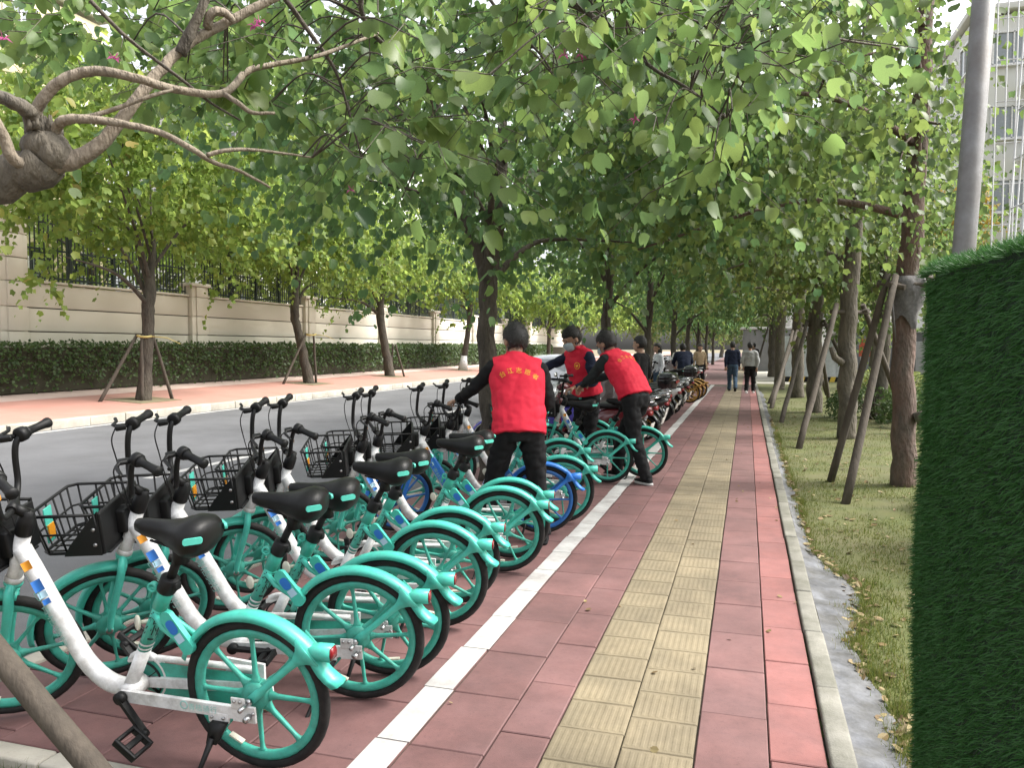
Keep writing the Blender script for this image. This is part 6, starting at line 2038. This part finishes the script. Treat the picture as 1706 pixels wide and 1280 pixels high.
        r3 = oval(nk + t_ * .055, Vector(lat).normalized(), Vector((0, 1, 0)), .068, .066, 20, 2.0); r4 = oval(nk + t_ * .015, Vector(lat).normalized(), Vector((0, 1, 0)), .070, .068, 20, 2.0)
        cb.loft([r1, r2, r3, r4], cap=False); cb.build('collar', M['vest_red'], vest)
        # five characters in an arc across the back
        up = (V('shoulders') - V('waist')).normalized()
        l = Vector(lat).normalized()
        back = l.cross(up) * -1
        if back.dot(Vector((0, -1, 0))) < 0: back = -back
        o_ = V('chest').lerp(V('shoulders'), .52)
        lb = MB()
        for k, g in enumerate('台江志愿者'):
            a = (k - 2) * .36
            cx, cy = .215 * math.sin(a) * .95, .215 * (math.cos(a) - 1) * .75
            vs, fs = TXT[g]
            out = []
            ca, sa = math.cos(-a * .7), math.sin(-a * .7)
            for v in vs:
                x, y = v.x * .052, v.y * .052
                x, y = x * ca - y * sa + cx, x * sa + y * ca + cy
                p = o_ + l * x + up * y + back * .5
                hit = bv.ray_cast(p, -back)
                out.append((hit[0] + back * .003) if hit[0] is not None else p - back * .38)
            lb.add(out, fs, False)
        lb.build('lettering', M['vest_print'], vest)
        # round emblem on the left breast: ring with a heart shaped mark
        eb = MB()
        c0 = V('chest').lerp(V('shoulders'), .35) - l * .095
        def onfront(x, y):
            p = c0 + l * x + up * y - back * .5
            hit = bv.ray_cast(p, back)
            return hit[0] - back * .004 if hit[0] is not None else p + back * .36
        k = 24
        vs = [onfront(math.cos(2 * PI * i / k) * r_, math.sin(2 * PI * i / k) * r_) for r_ in (.034, .042) for i in range(k)]
        eb.add(vs, [(i, (i + 1) % k, k + (i + 1) % k, k + i) for i in range(k)], False)
        hs = [(.020 * (16 * math.sin(t) ** 3) / 16, .020 * (13 * math.cos(t) - 5 * math.cos(2 * t) - 2 * math.cos(3 * t) - math.cos(4 * t)) / 16) for t in np.linspace(0, 2 * PI, 25)[:-1]]
        vs = [onfront(0, 0)] + [onfront(x, y) for x, y in hs]
        eb.add(vs, [(0, i + 1, (i + 1) % 24 + 1) for i in range(24)], False)
        eb.build('emblem', M['vest_print'], vest)
    return root

STAND = dict(pelvis=(0, 0, .95), waist=(0, .01, 1.09), chest=(0, .015, 1.29), shoulders=(0, 0, 1.43), neck=(0, .005, 1.50), head=(0, .035, 1.645), look=(0, 1, -.05),
             sh_l=(-.185, 0, 1.41), sh_r=(.185, 0, 1.41), el_l=(-.25, -.03, 1.12), el_r=(.25, -.03, 1.12), wr_l=(-.255, .07, .88), wr_r=(.255, .07, .88),
             hip_l=(-.09, 0, .91), hip_r=(.09, 0, .91), kn_l=(-.10, .03, .50), kn_r=(.10, .03, .50), an_l=(-.11, -.02, .085), an_r=(.11, -.02, .085))
def posed(**k):
    d = dict(STAND); d.update(k); return d

man1 = person((-1.77, 6.08, 0), R(22), 1.0, 'volunteer in red vest seen from behind, pulling a bicycle by its handlebar',
    posed(pelvis=(0, 0, .94), waist=(0, .05, 1.09), chest=(0, .12, 1.28), shoulders=(-.01, .16, 1.44), neck=(-.01, .19, 1.51), head=(-.01, .26, 1.645), look=(-.35, 1, -.30), lat=(1, 0, -.07),
          sh_l=(-.195, .17, 1.425), sh_r=(.185, .16, 1.41), el_l=(-.365, .31, 1.24), wr_l=(-.50, .50, 1.13), el_r=(.27, .17, 1.14), wr_r=(.20, .40, 1.02),
          hip_l=(-.10, 0, .91), hip_r=(.10, 0, .91), kn_l=(-.20, .13, .50), kn_r=(.155, .05, .50), an_l=(-.27, .14, .085), an_r=(.19, -.05, .085), toe_l=(-.35, 1, 0), toe_r=(.15, 1, 0), hand_l=(-.5, .8, -.2), palm_l=(.1, .1, -1), curl_l=.8),
    dict(jacket='cloth_black', trousers='cloth_black', vest=True, vest_drop=.06, sole='cloth_black'), 'volunteers in red vests', 1.0, 1)
man3 = person((-1.25, 9.22, 0), R(58), 1.04, 'volunteer in red vest bending over a bicycle saddle, white soled shoe by the line',
    posed(pelvis=(0, 0, .96), waist=(0, .07, 1.10), chest=(0, .20, 1.27), shoulders=(0, .30, 1.40), neck=(0, .345, 1.46), head=(0, .455, 1.565), look=(-.1, 1, -.55),
          sh_l=(-.19, .30, 1.385), sh_r=(.19, .31, 1.385), el_l=(-.225, .50, 1.17), wr_l=(-.12, .72, 1.07), el_r=(.20, .58, 1.20), wr_r=(.08, .84, 1.10),
          hip_l=(-.09, 0, .92), hip_r=(.09, 0, .92), kn_l=(-.09, -.06, .50), kn_r=(.09, .26, .52), an_l=(-.07, -.22, .085), an_r=(.09, .36, .085), toe_l=(.2, 1, 0), toe_r=(0, 1, 0), hand_l=(.1, .8, -.5), hand_r=(-.1, .8, -.5), curl_l=.8, curl_r=.8),
    dict(jacket='cloth_char', trousers='cloth_black', vest=True, mask=True, vest_drop=-.02, sole='shoe_sole'), 'volunteers in red vests', 1.0, 7)
p2 = at_y(978, 640, 10.25)
man2 = person((p2.x, 10.25, 0), R(143), 1.05, 'masked volunteer in red vest with round yellow emblem, facing the camera and looking down',
    posed(pelvis=(0, 0, .95), waist=(0, .04, 1.09), chest=(0, .10, 1.28), shoulders=(0, .14, 1.42), neck=(0, .17, 1.49), head=(.015, .25, 1.615), look=(.15, 1, -.55),
          sh_l=(-.19, .14, 1.40), sh_r=(.19, .14, 1.40), el_r=(.37, .34, 1.27), wr_r=(.42, .60, 1.17), el_l=(-.26, .12, 1.10), wr_l=(-.16, .36, 1.02)),
    dict(jacket='cloth_navy', trousers='cloth_black', vest=True, mask=True, vest_drop=.02), 'volunteers in red vests', 1.0, 11)
walkA = posed(kn_l=(-.10, .14, .51), an_l=(-.10, .22, .085), kn_r=(.10, .02, .50), an_r=(.10, -.26, .14), el_l=(-.24, -.08, 1.12), wr_l=(-.24, -.10, .86), el_r=(.24, -.02, 1.12), wr_r=(.24, .12, .88), toe_r=(0, 1, -.35))
walkB = posed(kn_l=(-.10, .02, .50), an_l=(-.11, -.10, .085), kn_r=(.11, .08, .50), an_r=(.11, .10, .085), el_l=(-.27, -.06, 1.12), wr_l=(-.22, .02, .9), el_r=(.27, -.06, 1.12), wr_r=(.23, -.06, .88))
person((-.50, 29.2, 0), R(2), 1.0, 'walker in dark navy jacket and blue jeans going away down the walk', walkA, dict(jacket='cloth_navy', trousers='cloth_jean', loose=1.15, hem=.1), 'people walking away', .6, 20)
person((.10, 28.2, 0), R(-3), .985, 'walker in grey jacket and black trousers going away down the walk', walkB, dict(jacket='cloth_grey', trousers='cloth_black', loose=1.2, hem=-.1, sole='shoe_sole', shoes='shoe_sole'), 'people walking away', .6, 21)
def by(u, y): p = at_y(u, 600, y); return (p.x, y, 0)
person(by(1140, 24.5), R(15), 1.0, 'person in dark navy jacket stooping among the parked scooters', posed(chest=(0, .10, 1.27), shoulders=(0, .16, 1.39), neck=(0, .19, 1.45), head=(0, .27, 1.56), sh_l=(-.19, .15, 1.37), sh_r=(.19, .15, 1.37), el_l=(-.28, .28, 1.12), el_r=(.28, .28, 1.12), wr_l=(-.2, .48, 1.0), wr_r=(.2, .48, 1.0)), dict(jacket='cloth_navy', trousers='cloth_black', loose=1.2), 'people among the scooters', .6, 22)
person(by(1068, 14.2), R(70), 1.0, 'person in black whose head shows just behind the bending volunteer', STAND, dict(jacket='cloth_black', trousers='cloth_black'), 'people among the scooters', .6, 23)
person(by(1097, 22.5), R(120), .95, 'long haired person in a white top beyond the scooters', STAND, dict(jacket='cloth_white', trousers='cloth_jean', hair='long'), 'people among the scooters', .6, 24)
person(by(1166, 31), R(200), .95, 'person in a tan top standing beyond the last scooters', STAND, dict(jacket='cloth_tan', trousers='cloth_black'), 'people among the scooters', .6, 25)
person((.35, 44, 0), R(5), 1.0, 'distant person in black between the two walkers', walkB, dict(jacket='cloth_black', trousers='cloth_black'), None, .5, 26)

# ================================================================== MOTOR SCOOTERS
M['sc_black'] = plain('scooter_black', (0.014, 0.014, 0.016), rough=.22, coat=.6)
M['sc_red'] = plain('scooter_red', (0.12, 0.014, 0.02), rough=.2, coat=.6)
M['sc_white'] = plain('scooter_white', (0.62, 0.62, 0.62), rough=.22, coat=.5)
M['sc_blue'] = plain('scooter_violet', (0.07, 0.06, 0.36), rough=.2, coat=.6)
M['sc_grey'] = plain('scooter_grey', (0.16, 0.165, 0.17), rough=.25, coat=.5)
M['chrome'] = plain('chrome', (0.62, 0.62, 0.63), rough=.12, metal=1.0)
M['lamp'] = plain('lamp_glass', (0.65, 0.66, 0.68), rough=.08, spec=.8)
M['plate'] = plain('number_plate', (0.62, 0.60, 0.55), rough=.4)
M['apron'] = cloth('quilted_apron', (0.25, 0.22, 0.22))
def make_scooter(body='sc_black', trim='sc_grey', wheelm='sc_grey', box=None, label='', apron=False, screen=False, rack=True):
    root = empty('motor_scooter', (0, 0, 0), 0, label, 'motor scooter', 'motor scooters parked in a row')
    wr = .235
    W = 1.22
    m = M[body]; t_ = M[trim]
    for x, nm, dual in ((0, 'rear_wheel', 1), (W, 'front_wheel', 0)):
        h = Vector((x, 0, wr))
        b = MB()
        b.lathe([(.150, -.035), (.160, -.030), (.160, .030), (.150, .035), (.140, .02), (.140, -.02)], h, (0, 1, 0), 24, closed=True)
        b.lathe([(0, -.05), (.045, -.05), (.045, .05), (0, .05)], h, (0, 1, 0), 14)
        for k in range(5):
            a = k * 2 * PI / 5 + .3; d = Vector((math.cos(a), 0, math.sin(a)))
            b.bar(h + d * .03, h + d * .148, .022, .030, Vector((0, 1, 0)))
        w = b.build(nm, M[wheelm], root)
        b = MB(); b.lathe([(.195 + .04 * math.cos(q), .047 * math.sin(q)) for q in np.linspace(0, 2 * PI, 11)[:-1]], h, (0, 1, 0), 28, closed=True); b.build('tyre', M['rubber'], w)
        b = MB(); b.lathe([(.03, .05), (.10, .05), (.10, .056), (.03, .056)], h, (0, 1, 0), 20, closed=True); b.build('brake_disc', M['chrome'], w)
    # rear body: a wedge rising to the tail
    def bod(rings, name, mat, parent=root):
        b = MB(); b.loft([oval(Vector((x, 0, z)), Vector((0, 1, 0)), Vector((0, 0, 1)), w, h, 16, 2.8) for (x, z, w, h) in rings]); return b.build(name, mat, parent)
    bod(((-.42, .70, .045, .04), (-.36, .68, .085, .065), (-.20, .63, .125, .10), (.0, .58, .145, .14), (.20, .52, .150, .20), (.36, .45, .140, .22), (.45, .40, .10, .16)), 'rear_body', m)
    bod(((.32, .285, .12, .05), (.45, .27, .14, .045), (.80, .27, .14, .045), (.92, .30, .12, .06)), 'floorboard', t_)
    # leg shield
    b = MB()
    b.loft([oval(Vector((x, 0, z)), Vector((0, 1, 0)), Vector((.25, 0, -.0)) .normalized(), w, d_, 16, 2.6) for (x, z, w, d_) in ((.92, .26, .11, .05), (.96, .42, .165, .06), (.98, .62, .185, .07), (.965, .80, .160, .075), (.93, .93, .11, .06))])
    fs = b.build('leg_shield', m, root)
    b = MB(); b.loft([oval(Vector((x, 0, z)), Vector((0, 1, 0)), Vector((0, 0, 1)), w, h, 14, 2.4) for (x, z, w, h) in ((.99, .74, .085, .06), (1.045, .735, .08, .055), (1.06, .735, .06, .04))]); b.build('headlight', M['lamp'], fs)
    for s in (-1, 1):
        b = MB(); b.ball(Vector((1.02, s * .14, .66)), 1, 10, (.03, .035, .02)); b.build('indicator', M['sticker_orange'], fs)
    bod(((-.33, .755, .075, .025), (-.25, .775, .12, .04), (-.05, .765, .135, .045), (.14, .745, .125, .045), (.30, .745, .10, .045), (.40, .735, .06, .03)), 'seat', M['saddle'])
    # front fork and mudguards
    b = MB()
    for s in (-1, 1): b.tube([Vector((1.02, s * .06, .55)), Vector((W - .02, s * .075, wr))], .022, 8)
    b.tube([Vector((1.03, 0, .5)), Vector((.90, 0, 1.0))], .028, 10); b.build('fork', M['chrome'], root)
    def guard(c, a0, a1, r, w, name, mat):
        b = MB(); rings = []
        for a in np.linspace(R(a0), R(a1), 14):
            d = Vector((math.cos(a), 0, math.sin(a))); y = Vector((0, 1, 0))
            rings.append([c + y * w + d * (r - .02), c + y * w * .7 + d * r, c - y * w * .7 + d * r, c - y * w + d * (r - .02), c - y * (w - .008) + d * (r - .028), c + y * (w - .008) + d * (r - .028)])
        b.loft(rings); return b.build(name, mat, root)
    guard(Vector((W, 0, wr)), 15, 150, .285, .07, 'front_mudguard', m)
    rg = guard(Vector((0, 0, wr)), 60, 188, .285, .075, 'rear_mudguard', M['sc_black'])
    b = MB(); b.box((-.335, 0, .36), (.012, .17, .11), Matrix.Rotation(R(-18), 3, 'Y'), bevel=.003); b.build('number_plate', M['plate'], rg)
    b = MB(); b.loft([oval(Vector((x, 0, z)), Vector((0, 1, 0)), Vector((0, 0, 1)), w, .032, 12, 3) for (x, z, w) in ((-.38, .655, .085), (-.42, .65, .075), (-.435, .65, .05))]); b.build('tail_light', M['red_lens'], root)
    # shock absorbers, stand, exhaust/motor cover
    for s in (-1, 1):
        b = MB(); b.tube([Vector((-.02, s * .11, .25)), Vector((-.10, s * .115, .58))], .016, 8)
        for k in range(7): b.lathe([(.026, -.008), (.026, .008)], Vector((-.04 - .01 * k, s * .11, .32 + .03 * k)), (-.2, 0, 1), 10)
        b.build('shock_absorber', M['chrome'], root)
    b = MB(); b.tube([Vector((.30, .10, .28)), Vector((.34, .18, .05)), Vector((.32, .22, .012))], [.015, .013, .013], 8); b.build('side_stand', M['sc_black'], root)
    b = MB(); b.loft([oval(Vector((x, -.13, z)), Vector((0, 1, 0)), Vector((0, 0, 1)), w, h, 10) for x, z, w, h in ((-.25, .27, .03, .035), (-.2, .27, .05, .055), (.1, .25, .045, .05), (.25, .24, .02, .02))]); b.build('side_cover', t_, root)
    # handlebar, mirrors
    hb = Vector((.895, 0, 1.01))
    b = MB(); b.tube(curve([hb + Vector((-.10, -.34, .0)), hb + Vector((-.05, -.22, .02)), hb + Vector((0, -.08, .0)), hb + Vector((0, .08, 0)), hb + Vector((-.05, .22, .02)), hb + Vector((-.10, .34, 0))]), .013, 8)
    b.loft([oval(hb + Vector((x, 0, z)), Vector((0, 1, 0)), Vector((0, 0, 1)), w, h, 14, 2.6) for x, z, w, h in ((-.07, .0, .07, .03), (-.03, .01, .13, .05), (.04, .0, .15, .06), (.09, -.02, .10, .045))])
    hbo = b.build('handlebar', m, root)
    for s in (-1, 1):
        b = MB(); b.lathe([(0, 0), (.019, 0), (.017, .12), (.02, .125), (0, .127)], hb + Vector((-.075, s * .27, .012)), Vector((-.3, s, -.1)), 12); b.build('grip', M['black'], hbo)
        b = MB(); b.tube([hb + Vector((-.02, s * .20, .02)), hb + Vector((0, s * .24, .13)), hb + Vector((.0, s * .30, .20))], .006, 6)
        mo = b.build('mirror_arm', M['black'], hbo)
        b = MB(); b.ball(hb + Vector((.0, s * .335, .215)), 1, 12, (.014, .058, .036)); b.build('mirror', M['chrome'], mo)
        b = MB(); b.tube([hb + Vector((-.02, s * .18, .0)), hb + Vector((.01, s * .26, -.005)), hb + Vector((-.035, s * .345, -.01))], .006, 6); b.build('brake_lever', M['chrome'], hbo)
    if rack:
        b = MB()
        for s in (-1, 1): b.tube(curve([Vector((-.05, s * .13, .74)), Vector((-.25, s * .135, .80)), Vector((-.42, s * .10, .82)), Vector((-.46, 0, .82))]), .011, 7)
        for x in (-.18, -.28, -.38): b.tube([Vector((x, -.11, .80)), Vector((x, .11, .80))], .008, 6)
        b.build('grab_rail', M['chrome'], root)
    if box:
        b = MB(); b.loft([oval(Vector((-.36, 0, z)), Vector((1, 0, 0)), Vector((0, 1, 0)), w, d_, 20, 3.6) for z, w, d_ in ((.82, .155, .17), (.84, .175, .19), (.96, .19, .205), (.985, .192, .208))]); tb = b.build('top_box', M['sc_black'], root)
        b = MB(); b.loft([oval(Vector((-.36, 0, z)), Vector((1, 0, 0)), Vector((0, 1, 0)), w, d_, 20, 3.2) for z, w, d_ in ((.99, .194, .210), (1.04, .185, .20), (1.09, .14, .155), (1.105, .07, .08))]); b.build('lid', M[box], tb)
        b = MB(); b.box((-.555, 0, .93), (.012, .26, .05), bevel=.004); b.build('reflector_strip', M['red_lens'], tb)
    if screen:
        b = MB(); rings = []
        vs = []
        for i, z in enumerate(np.linspace(.98, 1.36, 6)):
            for j in range(9):
                y = (j - 4) / 4 * (.22 - .08 * (i / 5) ** 2); vs.append((1.0 - .30 * i / 5 * .5 - .25 * (y / .22) ** 2 * .5, y, z))
        b.add(vs, [(i * 9 + j, i * 9 + j + 1, (i + 1) * 9 + j + 1, (i + 1) * 9 + j) for i in range(5) for j in range(8)], True); b.build('wind_screen', M['lamp'], root)
    if apron:
        ab = MB(); vs = []
        for i in range(12):
            for j in range(13):
                s = i / 11; y = (j - 6) / 6
                x = 1.06 - .22 * s + .03 * math.sin(j * 1.9 + i) ; z = .42 + .66 * s - .06 * abs(y) ** 3
                vs.append((x - .22 * abs(y) ** 2.2, y * (.36 + .02 * math.sin(i * 2.1)), z + .012 * math.sin(i * 1.3 + j * 2.2)))
        ab.add(vs, [(i * 13 + j, i * 13 + j + 1, (i + 1) * 13 + j + 1, (i + 1) * 13 + j) for i in range(11) for j in range(12)], True); ab.build('wind_apron', M['apron'], root)
    return root
sc_kinds = [
    make_scooter('sc_red', 'sc_black', 'sc_grey', None, 'dark red motor scooter just past the bending volunteer'),
    make_scooter('sc_black', 'sc_grey', 'sc_grey', None, 'black motor scooter with a chrome grab rail, second in the row', True),
    make_scooter('sc_black', 'sc_black', 'yellow', None, 'black motor scooter with yellow wheel rims in the parked row', False),
    make_scooter('sc_black', 'sc_grey', 'sc_grey', 'sc_black', 'black motor scooter carrying a large dark top box', False, True),
    make_scooter('sc_white', 'sc_grey', 'sc_grey', None, 'white motor scooter past the one with the top box', True),
    make_scooter('sc_blue', 'sc_black', 'sc_grey', None, 'shiny violet blue motor scooter behind the bicycles being straightened', False, False),
]
def put_scooter(o, x, y, hd, lean=6, label=None):
    o.rotation_mode = 'QUATERNION'
    o.rotation_quaternion = (Matrix.Rotation(R(hd), 3, 'Z') @ Matrix.Rotation(R(-lean), 3, 'X')).to_quaternion()
    o.location = (x, y, .006)
    if label: o['label'] = label
SCO = [
    (0, -1.70, 11.3, 172, None), (1, -1.72, 12.3, 168, None), (2, -1.66, 13.3, 171, None), (1, -1.72, 14.2, 174, 'black motor scooter with grab rail and apron after the yellow rimmed one'),
    (3, -1.80, 15.4, 170, None), (4, -1.72, 16.6, 172, None), (1, -1.74, 17.7, 169, 'black motor scooter with wind apron past the white one'), (2, -1.70, 18.8, 172, 'second black motor scooter with yellow rims, farther down the row'),
    (4, -1.78, 19.9, 168, 'second white motor scooter, well down the row'), (3, -1.75, 21.2, 171, 'second scooter carrying a top box, before the yellow bicycles'),
    (5, -2.55, 11.5, 200, None), (1, -2.9, 26.5, 165, 'black scooter just beyond the yellow bicycles'), (4, -2.2, 28.0, 170, 'white scooter beyond the yellow bicycles'), (4, -2.0, 30.0, 170, 'white scooter far down the row'), (3, -2.0, 32.0, 168, 'top box scooter far down the row'), (1, -2.0, 34.5, 172, 'last black scooter visible down the row'),
]
used = set()
for (k, x, y, hd, lb) in SCO:
    o = sc_kinds[k] if k not in used else copy_tree(sc_kinds[k])
    used.add(k)
    put_scooter(o, x, y, hd, 5, lb)

# ================================================================== CAR ON THE ROAD
M['car_paint'] = plain('silver_grey_paint', (0.30, 0.31, 0.33), rough=.25, metal=.5, coat=.8)
M['car_glass'] = plain('car_glass', (0.10, 0.12, 0.13), rough=.05, spec=1.0)
def make_car(loc, rz, label):
    root = empty('car', loc, rz, label, 'car')
    def sec(x, zb, zt, w, n=18, pw=3.6):
        return oval(Vector((x, 0, (zb + zt) / 2)), Vector((0, 1, 0)), Vector((0, 0, 1)), w, (zt - zb) / 2, n, pw)
    b = MB(); b.loft([sec(-2.2, .42, .80, .66), sec(-2.15, .30, .92, .78), sec(-1.7, .22, .98, .86), (sec(-.8, .20, .98, .89)), sec(.4, .20, .95, .89), sec(1.1, .20, .90, .88), sec(1.75, .22, .82, .84), sec(2.15, .28, .70, .76), sec(2.25, .38, .60, .62)])
    b.build('body', M['car_paint'], root)
    def cab(x, z, w): return [Vector((x, y * w, z)) for y in (-1, -.9, 0, .9, 1)]
    b = MB()
    prof = [(-1.75, .95, .74), (-1.15, 1.40, .60), (-.2, 1.47, .62), (.35, 1.38, .60), (1.15, .90, .76)]
    vs = []
    for (x, z, w) in prof:
        vs += [(x, -w, z), (x, -w * .9, z + .02), (x, 0, z + .035), (x, w * .9, z + .02), (x, w, z)]
    fs = [(i * 5 + j, i * 5 + j + 1, i * 5 + j + 6, i * 5 + j + 5) for i in range(4) for j in range(4)]
    low = [(-1.75, -.76, .9), (1.15, -.78, .86), (-1.75, .76, .9), (1.15, .78, .86)]
    n0 = len(vs); vs += low
    fs += [(0, 5, 10, 15, 20, n0 + 1, n0), (24, 19, 14, 9, 4, n0 + 2, n0 + 3)]
    b.add(vs, fs, True); b.build('cabin', M['car_paint'], root)
    def glass(pts, name):
        q = MB(); q.add(pts, [tuple(range(len(pts)))], False); q.build(name, M['car_glass'], root)
    glass([(.42, -.54, 1.385), (1.06, -.68, .965), (1.06, .68, .965), (.42, .54, 1.385)], 'windscreen')
    glass([(-1.20, -.52, 1.41), (-1.68, -.66, 1.03), (-1.68, .66, 1.03), (-1.20, .52, 1.41)], 'rear_window')
    for s in (-1, 1):
        glass([(.30, s * .632, 1.35), (.86, s * .735, .99), (-.25, s * .735, .99), (-.25, s * .655, 1.42)], 'side_window')
        glass([(-.33, s * .655, 1.42), (-.33, s * .735, .99), (-1.35, s * .725, 1.0), (-1.05, s * .635, 1.36)], 'side_window')
        for x in (-1.35, 1.35):
            q = MB(); q.lathe([(.20 + .11 * max(-.2, math.cos(a)), .10 * math.sin(a)) for a in np.linspace(0, 2 * PI, 13)[:-1]], (x, s * .80, .31), (0, 1, 0), 24, closed=True); w = q.build('wheel', M['rubber'], root)
            q = MB(); q.lathe([(0, s * .08), (.06, s * .09), (.19, s * .07), (.19, -.05), (0, -.05)], (x, s * .80, .31), (0, 1, 0), 20); q.build('rim', M['steel'], w)
        q = MB(); q.loft([oval(Vector((x, s * .56, z)), Vector((0, 1, 0)), Vector((0, 0, 1)), w, h, 12) for x, z, w, h in ((2.0, .66, .20, .085), (2.17, .63, .16, .07), (2.215, .62, .10, .05))]); q.build('headlight', M['lamp'], root)
        q = MB(); q.ball(Vector((.80, s * .95, 1.0)), 1, 10, (.07, .11, .07)); q.build('door_mirror', M['car_paint'], root)
    for k in range(4):
        q = MB(); q.box((2.235, 0, .46 + k * .05), (.05, .72 - .04 * k, .018), bevel=.004); q.build('grille_bar', M['chrome'], root)
    q = MB(); q.box((2.27, 0, .38), (.015, .44, .12), bevel=.004); q.build('number_plate', M['sticker_blue'], root)
    return root
pc = at_y(940, 600, 20)
make_car((pc.x - .3, 20, -.10), R(-96), 'silver grey car on the road facing the camera, seen between two volunteers')
